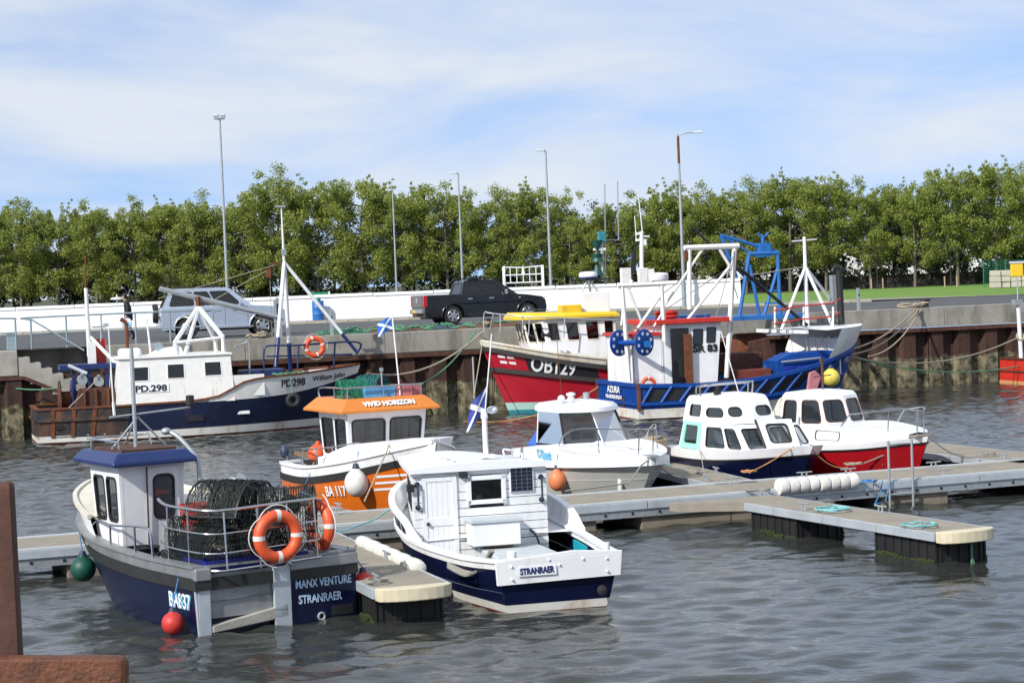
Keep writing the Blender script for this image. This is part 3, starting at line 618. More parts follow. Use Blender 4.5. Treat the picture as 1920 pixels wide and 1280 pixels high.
# ================================================================== moored small boats
def guard(root, name, pts, r, m, posts=(), k=5, zb=None):
    """bent guard rail with its posts"""
    b = MB().tube(smooth_path(pts, k), r, 6)
    for a, c in posts: b.tube([a, c], r*.9, 6)
    return b.build(name, m, root, smooth=50)
def pot(name, c, rz, L, w_, h, m, label, rx=0.0, dense=1.0, seed=0, hoop='black', group='lobster pots'):
    """D-section creel: base frame, hoops, netting knotted over it"""
    o = thing(name, c, rz, label, 'lobster pot', group); o.rotation_euler = (rx, 0, rz); rn = random.Random(seed)
    sec = [(w_/2*math.cos(R(a)), h*math.sin(R(a))) for a in range(0, 181, 18)]
    fb = MB(); fb.tube([(-L/2, -w_/2, 0), (L/2, -w_/2, 0), (L/2, w_/2, 0), (-L/2, w_/2, 0)], .016, 6, True)
    for i in range(3): fb.tube([(-L/2+L*i/4*2, y, z) for y, z in sec], .017, 6)
    fb.build('frame', hoop, o, smooth=60)
    nb = MB(); nl = int(17*dense); nh = int(13*dense)
    def S(u, a): 
        j = .018; return Vector((-L/2+L*u, (w_/2+.012)*math.cos(a)+rn.uniform(-j, j), (h+.012)*math.sin(a)+rn.uniform(-j, j)))
    for i in range(nl): nb.tube([S((i+.5*(k % 2))/nl, math.pi*k/nh) for k in range(nh+1)], .0065, 3)
    for i in range(nl): nb.tube([S((i+.5-.5*(k % 2))/nl, math.pi*k/nh) for k in range(nh+1)], .0055, 3)
    for e in (-L/2, L/2):
        for k in range(7): nb.tube([(e, w_/2*math.cos(math.pi*(k+1)/8), 0), (e, w_/2*math.cos(math.pi*(k+1)/8+rn.uniform(-.2, .2)), h*math.sin(math.pi*(k+1)/8))], .005, 3)
        for k in range(4): zz_ = h*(k+.7)/4.6; yy = w_/2*math.sqrt(max(0, 1-(zz_/h)**2)); nb.tube([(e, -yy, zz_), (e, yy, zz_)], .005, 3)
    nt_ = nb.build('netting', m, o); nt_['kind'] = 'stuff'
    eb = MB(); eb.lathe([(w_*.26, 0), (w_*.2, .1), (w_*.12, .2)], 8, (-.05, 0, h*.45), Matrix.Rotation(math.pi/2, 3, 'X')); eb.build('entrance_funnel', m, o)
    rb = MB().tube(coil((0, 0, .05), w_*.3, 2.2, .02, seed), .014, 5); rb.build('rope', rn.choice(('rope_grey', 'net_teal', 'rope_tan')), o)
    return o
# ---------------------------------------------------------------- lobster boat with dark blue hull (lower left)
def lobster_boat():
    rt = thing('lobster_boat', (-3.42, 29.75, 0), R(122), 'dark blue hulled lobster boat with white wheelhouse and blue roof, hull number BA837', 'fishing boat')
    W_ = lambda x, y, z: rt.matrix_basis @ Vector((x, y, z))
    H = Hull(rt, 6.4, 2.6, [(0, .92), (.3, .93), (.6, 1.02), (.8, 1.17), (1, 1.42)], [(0, .95), (.35, 1.0), (.6, .97), (.8, .74), (.93, .38), (1, 0)], [(0, .9), (.4, .95), (.65, .72), (.85, .34), (1, 0)], brake=.55, flare=.8)
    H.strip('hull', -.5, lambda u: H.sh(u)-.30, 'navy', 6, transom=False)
    H.strip('rubbing_band', lambda u: H.sh(u)-.30, lambda u: H.sh(u)-.13, 'rubber', 2, off=.035)
    H.strip('gunwale', lambda u: H.sh(u)-.135, lambda u: H.sh(u)+.01, 'alu_panel', 2, off=.012, inner=.16, transom=False)
    H.rail('gunwale_cap', 'alu_panel', .2, .03, .02, -.06)
    H.deck('deck', .45, 'deck_grey', 0, .95, .1)
    # transom: blue half with the name, plated half with the shooting door
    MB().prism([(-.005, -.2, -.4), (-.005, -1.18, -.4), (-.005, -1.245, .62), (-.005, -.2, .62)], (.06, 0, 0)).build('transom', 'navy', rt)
    MB().prism([(-.005, 1.18, -.4), (-.005, 1.06, -.4), (-.005, 1.06, .8), (-.005, 1.245, .8)], (.06, 0, 0)).box((-.03, 1.12, .36), (.012, .17, .82)).build('corner_plate', 'alu_fascia', rt)
    MB().box((.05, .47, .52), (.03, 1.18, .62)).build('transom_door', 'alu_panel', rt, bevel=.01)
    MB().box((-.02, -.06, .38), (.06, .26, .92)).build('door_post', 'alu_fascia', rt, bevel=.008)
    MB().prism([(-.05, 1.02, .02), (-.05, -.15, .12), (-.05, -.15, .3), (-.05, .5, .2), (-.05, 1.02, .12)], (.3, 0, 0)).build('stern_ledge', 'concrete_pale', rt, bevel=.02)
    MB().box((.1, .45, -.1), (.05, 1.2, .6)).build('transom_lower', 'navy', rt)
    MB().box((0.0, -.72, .84), (.16, 1.06, .16)).build('stern_cap', 'alu_panel', rt, bevel=.02); MB().box((-.012, -.72, .69), (.1, 1.06, .14)).build('stern_band', 'rubber', rt)
    MB().box((0.0, 1.14, .84), (.16, .24, .17)).build('stern_cap', 'alu_panel', rt, bevel=.02); MB().box((-.012, 1.14, .69), (.1, .24, .13)).build('stern_band', 'rubber', rt)
    MB().torus((-.02, -.66, .06), .05, .018, Matrix.Rotation(math.pi/2, 3, 'Y'), 12, 6).build('exhaust', 'galv', rt); MB().box((-.008, -1.0, .12), (.01, .34, .14)).build('scupper', 'black', rt)
    Mt = lambda y, z: frame_at((-.012, y, z), (0, -1, 0), (0, 0, 1))
    text('MANX VENTURE', .115, 'letter_pale_blue', rt, Mt(-.72, .49), bold=.003, width=.88); text('STRANRAER', .115, 'letter_pale_blue', rt, Mt(-.66, .27), bold=.003, width=.68)
    H.text('BA837', .21, 'letter_cyan', .088, .325, 1, bold=.004, width=.66, off=.006); H.text('BA837', .21, 'letter_white', .090, .335, 1, bold=.003, width=.66, off=.016)
    # raised white foredeck
    zf = crv([(0, 1.0), (.5, 1.28), (.75, 1.50), (1, 1.74)])
    H.strip('foredeck_side', lambda u: H.sh(u)+.0, zf, 'white', 4, off=-.10, u0=.60, transom=False); H.deck('foredeck', lambda u: zf(u)-.01, 'cream', .60, .985, .08)
    H.rail('foredeck_moulding', 'cream', .07, .06, 0, -.10, .60, 1.0, False, zf)
    MB().box((4.75, .35, 1.51), (.75, .7, .05), ry=-.10).build('hatch', 'deck_grey', rt, bevel=.015)
    # wheelhouse
    b_ = [(2.95, .02), (4.3, .08), (4.3, 1.04), (2.95, 1.10)]; b_ = [(2.95, 1.08), (2.95, .14), (4.05, .18), (4.05, 1.02)]
    t_ = [(2.88, 1.14), (2.88, .09), (4.22, .13), (4.22, 1.08)]
    house(rt, b_, .45, t_, 2.2, {3: [(.10, .50, .47, .88, .09), (.55, .50, .9, .88, .09)], 2: [(.08, .52, .47, .9, .08), (.53, .52, .92, .9, .08)], 1: [(.1, .52, .5, .9, .09)]}, 'white', .05)
    wall(rt, [(2.925, .68, .50), (2.925, .20, .50), (2.86, .18, 2.12), (2.86, .70, 2.12)], [(.18, .52, .84, .93, .10)], 'white', .035, name='door')
    tb('door_handle', [(2.86, .2, 1.2), (2.8, .2, 1.22), (2.8, .2, 1.5), (2.84, .2, 1.52)], .014, 'steel', rt); tb('door_edge', [(2.90, .70, .5), (2.815, .72, 2.14)], .014, 'black', rt, 4)
    tb('wheel', arc((2.8, -.16, 1.15), .17, 0, 342, 19, 'yz'), .014, 'black', rt, 6, True); MB().tube([(2.8, -.16-.16, 1.15), (2.8, -.16+.16, 1.15)], .01).tube([(2.8, -.16, .99), (2.8, -.16, 1.31)], .01).tube([(2.8, -.16, 1.15), (2.95, -.16, 1.15)], .02).build('wheel_spokes', 'steel', rt)
    q0 = [(2.66, 1.30), (2.66, -.04), (4.5, .0), (4.5, 1.24)]; cc = Vector((3.55, .62, 0))
    MB().loft([[(x, y, 2.17) for x, y in q0], [(x, y, 2.24) for x, y in q0], [(cc.x+(x-cc.x)*.86, cc.y+(y-cc.y)*.82, 2.37) for x, y in q0]]).build('wheelhouse_roof', 'roof_blue', rt, bevel=.02)
    MB().box((3.55, .62, 2.385), (1.3, .85, .03)).build('roof_mat', 'rust_dark', rt)
    guard(rt, 'roof_rail', [(2.9, 1.1, 2.3), (2.9, 1.12, 2.5), (3.0, 1.12, 2.53), (4.1, 1.08, 2.53), (4.25, 1.0, 2.53), (4.25, .2, 2.53), (4.1, .14, 2.53), (4.05, .12, 2.35)], .017, 'steel', [((4.15, 1.06, 2.3), (4.15, 1.06, 2.53))])
    MB().tube([(3.5, .6, 2.37), (3.5, .6, 3.9)], .033, 8).tube([(3.5, 1.0, 2.87), (3.5, -.32, 2.94)], .018).tube([(3.5, .55, 2.85), (3.5, 1.0, 2.38)], .015).tube([(3.5, .55, 2.85), (3.5, .1, 2.38)], .015).tube([(3.5, .55, 2.9), (4.1, .55, 2.38)], .015).build('mast', 'galv', rt, smooth=50)
    MB().tube([(3.5, .92, 2.9), (3.5, .93, 3.1)], .022).tube([(3.5, .93, 3.1), (3.5, .95, 4.25)], .011, 5).build('whip_aerial', 'white', rt); MB().box((3.45, -.3, 3.05), (.12, .1, .16)).build('floodlight', 'rubber', rt, bevel=.02)
    tb('davit_arm', smooth_path([(2.8, -.12, .5), (2.8, -.12, 1.9), (2.85, -.1, 2.2), (3.05, .08, 2.52), (3.2, .2, 2.62)], 5), .038, 'galv', rt, 10)
    MB().ball((3.2, .22, 2.62), .08, .7).build('davit_block', 'galv', rt, smooth=50)
    MB().box((2.35, -.65, 1.05), (.5, .35, 1.1)).build('hauler_stand', 'galv', rt); MB().lathe([(.2, 0), (.22, .03), (.1, .08), (.1, .1), (.22, .15), (.2, .18)], 16, (2.25, -.45, 1.72), Matrix.Rotation(R(70), 3, 'X')).build('pot_hauler', 'galv', rt, smooth=40)
    MB().prism([(2.1, -.9, 1.62), (2.7, -.9, 1.62), (2.6, -.2, 1.78), (2.2, -.2, 1.78)], (0, 0, .04)).build('hauler_tray', 'galv', rt)
    # side rails, stern cage
    rl = H.sh; P_ = lambda x, z: H.pt(x/6.6, .92, 1, -.07)+Vector((0, 0, z))
    guard(rt, 'side_rail', [P_(1.55, .02), P_(1.6, .36), P_(1.75, .44), P_(2.3, .43), P_(3.2, .38), P_(4.4, .42), P_(4.9, .40), P_(5.05, .32)], .02, 'steel', [(P_(2.2, 0), P_(2.2, .43)), (P_(3.2, 0), P_(3.2, .38)), (P_(4.45, .05), P_(4.45, .42))])
    ca = []
    for z, rr in ((.90, .018), (1.13, .013), (1.40, .013), (1.72, .022)):
        o_ = .1 if z < 1 else .02; ca.append(MB().tube(smooth_path([(1.45, 1.12, z+.06), (1.1, 1.14, z), (.2, 1.10, z-.01), (-.02-o_, .95, z-.02), (-.06-o_, .7, z-.02), (-.08-o_, -.45, z+.02), (.05-o_, -.66, z+.02), (.6, -.74, z+.04)], 4), rr, 6))
    b = MB()
    for m_ in ca: b.add(m_.v, m_.f)
    for x, y in ((1.1, 1.14), (.45, 1.11), (-.07, .8), (-.08, .3), (-.09, -.15), (0, -.62), (.5, -.73)): b.tube([(x-(.06 if y < 1 else 0), y, .86), (x, y, 1.72)], .014, 6)
    b.build('stern_cage', 'steel', rt, smooth=50)
    nb = MB()                                                       # net mesh stretched inside the cage
    for i in range(34):
        y = 1.0-i*.05; nb.tube([(-.03, y, .95), (-.03+.01*random.random(), y-.1, 1.15), (-.03, y, 1.38)], .004, 3); nb.tube([(-.03, y, .95), (-.03, y+.1, 1.15), (-.03, y, 1.38)], .004, 3)
    for i in range(26):
        x = .05+i*.05; nb.tube([(x, 1.09, .95), (x+.08, 1.09, 1.15), (x, 1.1, 1.38)], .004, 3); nb.tube([(x, 1.09, .95), (x-.08, 1.09, 1.15), (x, 1.1, 1.38)], .004, 3)
    nb.build('cage_netting', 'net_dark', rt)['kind'] = 'stuff'
    MB().lathe([(.20, 0), (.22, .02), (.26, .5), (.28, .52), (.25, .52), (.2, .05)], 16, (2.62, .93, .46)).build('black_bin', 'black', rt, smooth=40)
    MB().prism([(1.9, 1.0, .5), (2.9, 1.0, .5), (2.9, 1.0, .95), (1.7, 1.0, .85)], (0, -.3, 0)).build('side_locker', 'black', rt, bevel=.03)
    # loose things aboard
    def place(o): o.location = W_(*o.location); o.rotation_euler.z += R(122); return o
    bk = place(thing('basket', (2.05, .28, 1.14), 0, 'red plastic basket standing aft of the white wheelhouse', 'basket'))
    MB().lathe([(.19, 0), (.24, .42), (.26, .42), (.26, .46), (.23, .46), (.18, .03)], 18).build('tub', 'basket_red', bk, smooth=40)
    for k in range(5): MB().torus((0, 0, .06+.075*k), .197+.009*k, .008, None, 18, 4).build('rib', 'basket_red', bk)
    st = place(thing('fish_box_stack', (2.05, .28, .46), 0, 'stack of dark fish boxes under the red basket', 'fish box')); MB().box((0, 0, .16), (.6, .5, .32), taper=(1.06, 1.06)).build('lower_box', 'black', st); MB().box((0, 0, .5), (.6, .5, .32), taper=(1.06, 1.06)).build('upper_box', 'crate_blue', st)
    cr = place(thing('fish_crate', (.45, .25, .47), 0, 'bright blue plastic fish crate under the pots in the stern cage', 'crate'))
    MB().box((0, 0, .25), (.72, 1.5, .06)).box((-.36, 0, .25), (.03, 1.5, .5)).box((.36, 0, .25), (.03, 1.5, .5)).box((0, .74, .25), (.72, .03, .5)).box((0, -.74, .25), (.72, .03, .5)).build('crate_body', 'crate_blue', cr); MB().box((-.375, 0, .5), (.05, 1.56, .05)).box((0, .77, .5), (.78, .05, .05)).build('rim', 'crate_blue', cr)
    place(pot('lobster_pot', (.55, .62, 1.03), 0, .75, .6, .40, 'net_dark', 'dark netted lobster pot low at the port corner of the stern cage', seed=1, dense=1.5))
    place(pot('lobster_pot', (.45, -.08, 1.03), .2, .75, .6, .40, 'net_dark', 'dark netted lobster pot behind the orange lifebuoy', seed=2, dense=1.5))
    place(pot('lobster_pot', (1.35, .75, .62), 1.4, .75, .6, .42, 'net_dark', 'dark lobster pot beside the red basket', seed=3, dense=1.4))
    place(pot('lobster_pot', (.75, .42, 1.46), .5, .9, .72, .56, 'net_dark', 'largest dark lobster pot on top of the pile, with teal rope', seed=4, rx=.25, dense=1.4))
    place(pot('lobster_pot', (.5, -.42, 1.42), 1.2, .8, .66, .5, 'net_dark', 'lobster pot tilted on the starboard side of the pile', seed=5, rx=-.5, dense=1.3))
    place(pot('lobster_pot', (1.3, .0, 1.05), .1, .75, .6, .42, 'net_dark', 'dark lobster pot half hidden at the front of the pile', seed=6, dense=1.2))
    place(pot('lobster_pot', (1.25, .62, 1.05), 1.0, .75, .6, .45, 'net_dark', 'dark lobster pot behind the rail, nearest the wheelhouse door', seed=7, dense=1.5))
    place(pot('lobster_pot', (1.25, -.1, 1.45), .4, .8, .66, .5, 'net_dark', 'dark lobster pot at the back of the pile beside the hauler', seed=8, dense=1.5))
    ax = (Matrix.Rotation(R(122), 4, 'Z') @ Matrix.Rotation(math.pi/2, 4, 'Y'))
    lifebuoy('lifebuoy', W_(-.22, .06, 1.28), ax, 'orange lifebuoy hung flat on the stern cage of the lobster boat')
    lifebuoy('lifebuoy', W_(.22, -.82, 1.33), Matrix.Rotation(R(122), 4, 'Z') @ Matrix.Rotation(math.pi/2, 4, 'X'), 'orange lifebuoy seen edge on at the right side of the stern cage')
    p = H.pt(.075, .2, 1, .19); fender('ball', W_(*p)-Vector((0, 0, .05)), .16, 'fender_red', 'red ball fender under the BA837 lettering', None, W_(.5, 1.2, .98))
    p = H.pt(.80, .55, 1, .22); fender('ball', W_(*p)-Vector((0, 0, .1)), .2, 'fender_green', 'dark green ball fender at the bow of the lobster boat', None, W_(*H.pt(.78, 1.2, 1)))
    fender('ball', W_(.12, -1.42, .42), .17, 'fender_red', 'red ball fender between the blue transom and the near finger', None, W_(.15, -1.2, .98))
lobster_boat()
# ---------------------------------------------------------------- white clinker cabin boat (centre front)
def cabin_boat():
    rt = thing('cabin_boat', (.5, 30.2, 0), R(104.5), 'white boarded cabin boat with navy hull and STRANRAER on its transom', 'motor boat')
    W_ = lambda x, y, z: rt.matrix_basis @ Vector((x, y, z))
    H = Hull(rt, 7.9, 2.66, [(0, .74), (.15, .67), (.4, .66), (.55, .70), (.75, .86), (1, 1.1)], [(0, .66), (.2, .86), (.45, 1.0), (.65, .95), (.85, .6), (1, 0)], [(0, .54), (.25, .8), (.5, .9), (.7, .7), (.88, .32), (1, 0)], brake=.4, srake=.12, flare=.7)
    H.strip('bottom', -.5, .0, 'antifoul_red', 2); H.strip('boot_stripe', .0, .12, 'boot_white_rust', 1, off=.003)
    for k in range(4):                                              # lapped planks
        lo = lambda u, k=k: .12+(H.sh(u)-.26-.12)*k/4; hi = lambda u, k=k: .12+(H.sh(u)-.26-.12)*(k+1)/4
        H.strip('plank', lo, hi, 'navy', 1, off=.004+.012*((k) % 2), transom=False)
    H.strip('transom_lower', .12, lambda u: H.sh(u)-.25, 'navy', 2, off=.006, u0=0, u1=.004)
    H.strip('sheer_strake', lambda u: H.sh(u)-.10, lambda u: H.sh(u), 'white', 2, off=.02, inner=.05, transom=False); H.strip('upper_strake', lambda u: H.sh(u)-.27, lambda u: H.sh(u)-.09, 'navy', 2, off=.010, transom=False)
    w0 = H.pt(0, .74, 1).y
    MB().prism([(-.15, w0+.03, .42), (-.15, -w0-.03, .45), (-.17, -w0-.06, .80), (-.17, -.2, .85), (-.17, w0+.05, .76)], (.05, 0, 0)).build('transom_board', 'white', rt, bevel=.008)
    H.rail('gunwale', 'white_clean', .13, .05, .02, -.02, 0, 1, True)
    H.deck('cockpit_sole', .10, 'pale_grey', 0, .47, .05); H.deck('foredeck', lambda u: H.sh(u)-.02, 'white', .47, .98, .04)
    # raised bulwark forward with navy panels
    zb = crv([(0, .74), (.40, .70), (.5, .95), (.62, 1.08), (1, 1.36)]); H.strip('bulwark', H.sh, zb, 'white', 3, u0=.41, u1=1, transom=False, inner=.04)
    for i in range(4):
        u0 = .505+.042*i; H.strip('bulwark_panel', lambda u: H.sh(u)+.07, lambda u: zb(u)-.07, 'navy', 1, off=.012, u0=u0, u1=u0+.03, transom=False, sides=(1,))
    H.rail('bulwark_cap', 'white_clean', .11, .05, .01, 0, .41, 1, False, zb)
    for sx, y, h in ((-.12, -.72, .2), (.1, .62, .14)): MB().tube([(sx, y, .72), (sx, y, .72+h)], .07 if h < .2 else .05, 8).build('bollard', 'white', rt, smooth=50)
    MB().lathe([(.075, 0), (.07, .03), (.02, .045)], 14, (-.14, -.62, .25), Matrix.Rotation(-math.pi/2, 3, 'Y')).build('exhaust_cap', 'rubber', rt); 
    for y, z in ((.7, .5), (.7, .68), (-.7, .52), (-.7, .7), (0, .66), (-.35, .72), (.15, .74)): MB().ball((-.175, y, z), .018, 1, 6).build('bolt_head', 'white', rt)
    MB().box((-.178, .33, .60), (.008, .56, .13)).build('name_board', 'white_clean', rt); text('STRANRAER', .085, 'letter_navy', rt, frame_at((-.186, .33, .565), (0, -1, .02), (0, 0, 1)), bold=.005, width=.5)
    # cabin: boarded aft face
    xa, hw, z0, z1, yo = 3.7, 1.09, .08, 1.78, .18
    wins = ((.415, .66, .675, .89),); door = (.065, .0, .325, .90); n = 13
    Y = lambda u: yo+hw-2*hw*u
    def board(u0, u1, k):
        za = z0+(z1-z0)*k/n; zb_ = z0+(z1-z0)*(k+1)/n; MB().prism([(xa-.006*(k % 2), Y(u0), za+.006), (xa-.006*(k % 2), Y(u1), za+.006), (xa-.012, Y(u1), zb_-.006), (xa-.012, Y(u0), zb_-.006)], (.03, 0, 0)).build('board', 'white', rt)
    for k in range(n):
        va, vb = k/n, (k+1)/n; cuts = [(0, door[0]), (door[2], 1)]
        if vb > wins[0][1] and va < wins[0][3]: cuts = [(0, door[0]), (door[2], wins[0][0]), (wins[0][2], 1)]
        for a, b in cuts: board(a, b, k)
    MB().box((xa+.04, yo, (z0+z1)/2+.78), (.04, 2*hw-.01, .14)).box((xa+.04, Y(.03), (z0+z1)/2), (.04, .12, z1-z0-.01)).build('back_frame', 'white', rt)
    MB().box((xa+.035, Y(.195), .86), (.03, .57, 1.5)).build('door_lining', 'white', rt)
    d = MB(); d.box((xa-.004, Y(.195), z0+.78), (.034, .56, 1.52)); dr = d.build('door', 'white', rt, bevel=.006)
    for za, zc in ((.14, .80), (.92, 1.5)):
        for i in range(5): MB().box((xa-.0235, Y(.195)-.17+.085*i, z0+(za+zc)/2), (.006, .08, zc-za)).build('door_plank', 'white_clean', dr)
        MB().box((xa-.028, Y(.195)+.245, z0+(za+zc)/2), (.02, .07, zc-za+.12)).box((xa-.028, Y(.195)-.245, z0+(za+zc)/2), (.02, .07, zc-za+.12)).box((xa-.028, Y(.195), z0+zc+.03), (.02, .42, .06)).box((xa-.028, Y(.195), z0+za-.03), (.02, .42, .06)).build('door_rail', 'white', dr)
    MB().ball((xa-.06, Y(.10), .92), .03, 1, 8).build('door_knob', 'black', dr)
    fr_ = MB(); ya, yb, za, zb_ = Y(.415), Y(.675), z0+.66*(z1-z0), z0+.89*(z1-z0)
    for c, s_ in (((xa-.025, (ya+yb)/2, za+.01), (.05, ya-yb+.06, .07)), ((xa-.025, (ya+yb)/2, zb_), (.05, ya-yb+.06, .07)), ((xa-.025, ya, (za+zb_)/2), (.05, .07, zb_-za+.06)), ((xa-.025, yb, (za+zb_)/2), (.05, .07, zb_-za+.06))): fr_.box(c, s_)
    wo = fr_.build('window', 'white_clean', rt, bevel=.008); MB().box((xa+.005, (ya+yb)/2, (za+zb_)/2), (.008, ya-yb, zb_-za)).build('pane', 'dark_glass', wo)
    sp_ = MB().box((xa-.03, Y(.81), 1.53), (.03, .40, .39)).build('solar_panel', 'white_clean', rt, bevel=.01)
    for i in range(4):
        for j in range(6): MB().box((xa-.048, Y(.81)-.135+.09*i, 1.375+.062*j), (.006, .084, .057)).build('solar_cell', 'solar', sp_)
    for u in (.03, .955):
        b = MB().tube([(xa-.02, Y(u), 1.18), (xa-.1, Y(u), 1.19), (xa-.1, Y(u), 1.55), (xa-.02, Y(u), 1.56)], .017, 6); gh = b.build('grab_handle', 'fender_blue', rt, smooth=50)
        for z in (1.19, 1.55): MB().ball((xa-.05, Y(u), z), .045, 1, 8).build('handle_foot', 'navy', gh, smooth=50)
    MB().box((xa-.06, Y(.375), 1.66), (.1, .12, .1)).build('floodlight', 'rubber', rt, bevel=.015); MB().box((xa-.02, Y(-.018), 1.5), (.12, .1, .12)).build('side_lamp', 'black', rt)
    MB().box((xa-.25, Y(.56), .74), (.44, .78, .36)).build('cool_box', 'white_clean', rt, bevel=.02); MB().box((xa-.25, Y(.56), .95), (.5, .84, .06)).build('cool_box_lid', 'pale_grey', rt, bevel=.012); tb('box_bracket', [(xa-.05, Y(.5), .52), (xa-.4, Y(.5), .55), (xa-.4, Y(.68), .55), (xa-.05, Y(.68), .52)], .02, 'rusty', rt)
    MB().box((xa-.72, Y(.68), .28), (1.3, 1.0, .44)).build('engine_box', 'pale_grey', rt, bevel=.03); MB().box((xa-1.375, Y(.47), .22), (.01, .2, .16)).build('vent_grille', 'black', rt)
    tb('hose', smooth_path([(xa-.03, Y(.86), .72), (xa-.12, Y(.90), .6), (xa-.1, Y(.93), .35)], 4), .016, 'black', rt)
    for i in range(6): MB().box((xa-.55-.16*i, -H.pt((xa-.55-.16*i)/7.9, .5, 1, -.09).y, .40), (.15, .03, .34)).build('lining_board', 'turquoise', rt)
    # cabin sides, front, roof
    cb = [(xa, hw), (xa+.02, -hw), (6.6, -.72), (6.6, .72)]; cb = [(xa+.03, yo-hw), (6.55, yo-.66), (6.55, yo+.60), (xa+.03, yo+hw)]
    house(rt, cb, .3, [(xa+.03, yo-hw), (6.6, yo-.64), (6.6, yo+.58), (xa+.03, yo+hw)], 1.74, {0: [(.12, .55, .42, .85), (.5, .55, .78, .85)], 1: [(.08, .5, .46, .88), (.54, .5, .92, .88)], 2: [(.22, .55, .5, .85), (.58, .55, .88, .85)]}, 'white', .04, faces=(0, 1, 2))
    secs = []
    for x, h in ((xa-.10, 1.0), (4.7, .88), (5.7, .75), (6.75, .60)):
        secs.append([(x, yo+(hw+.07)*h*t, 1.79+.06*(1-t*t)-.012*(x-xa)) for t in (1, .6, .2, -.2, -.6, -1)]+[(x, yo+(hw+.07)*h*t, 1.72-.012*(x-xa)) for t in (-1, 1)])
    MB().loft(secs).build('cabin_roof', 'white_clean', rt, smooth=30)
    for y, a, b in ((.55, 4.0, 4.9), (-.62, 4.1, 5.2)): guard(rt, 'roof_grab_rail', [(a, y, 1.80), (a, y, 1.90), (b, y, 1.90), (b, y, 1.80)], .015, 'white', [((a*.5+b*.5, y, 1.8), (a*.5+b*.5, y, 1.90))])
    MB().tube([(4.15, -.05, 1.85), (4.15, -.05, 2.55)], .045, 8).tube([(4.15, -.05, 2.5), (4.2, -.05, 2.62)], .06, 8).tube([(4.05, -.05, 1.9), (4.15, -.05, 2.3)], .015).build('mast', 'white_clean', rt, smooth=50); MB().box((4.15, -.05, 1.9), (.22, .22, .05)).ball((4.3, -.22, 2.62), .09, .7, 10).build('mast_lamp', 'white_clean', rt, smooth=50)
    st = W_(4.15, -.05, 2.5); tp = st+Vector((.17, 0, 1.35)); sf = thing('saltire_flag', st, 0, 'limp navy saltire flag on the slanted staff of the white cabin boat', 'flag'); tb('staff', [(0, 0, 0), tp-st], .012, 'white', sf)
    flag(sf, Vector((.01, 0, .10)), Vector((-.30, -.05, -.26)), Vector((.06, 0, .42)), 'flag_navy')
def flag(root, o, fly, hoist, m):
    """cloth with folds: navy or blue field in four triangles, white diagonal cross standing proud on both faces"""
    nrm = fly.cross(hoist).normalized()
    def P(u, v, d=0.0): return o+fly*u+hoist*v+nrm*(.05*math.sin(u*7+v*2)*u+d)+Vector((0, 0, -.06*u*u))
    n = 10; b = MB(); b.loft([[P(i/n, j/n) for j in range(n+1)] for i in range(n+1)], closed=False); c = b.build('cloth', m, root, smooth=60)
    x = MB(); w_ = .10
    for d in (.006, -.006):
        for sg in (0, 1):
            secs = []
            for i in range(n+1):
                t = i/n; v = t if sg == 0 else 1-t; secs.append([P(t, min(1, max(0, v-w_)), d), P(t, v, d), P(t, min(1, max(0, v+w_)), d)])
            x.loft(secs, closed=False)
    x.build('white_cross', 'letter_white', c, smooth=60)
cabin_boat()
rope([at(598, 994, .95), at(640, 996, .75), at(700, 975, .8), at(752, 940, 1.0)], .014, 'rope_cyan', 'cyan mooring line from the lobster boat stern towards the white cabin boat')
for k in range(3): rope(smooth_path([at(925-3*k, 1032, .86), at(908-6*k, 1060+4*k, .55), at(880-4*k, 1072+3*k, .5), at(840, 1055+4*k, .54)], 4), .022, 'rope_grey', ('thick grey rope drooping from the white cabin boat to the finger, upper', 'thick grey rope drooping from the white cabin boat to the finger, middle', 'thick grey rope drooping from the white cabin boat to the finger, lower')[k], 'grey ropes on the quarter of the white cabin boat')
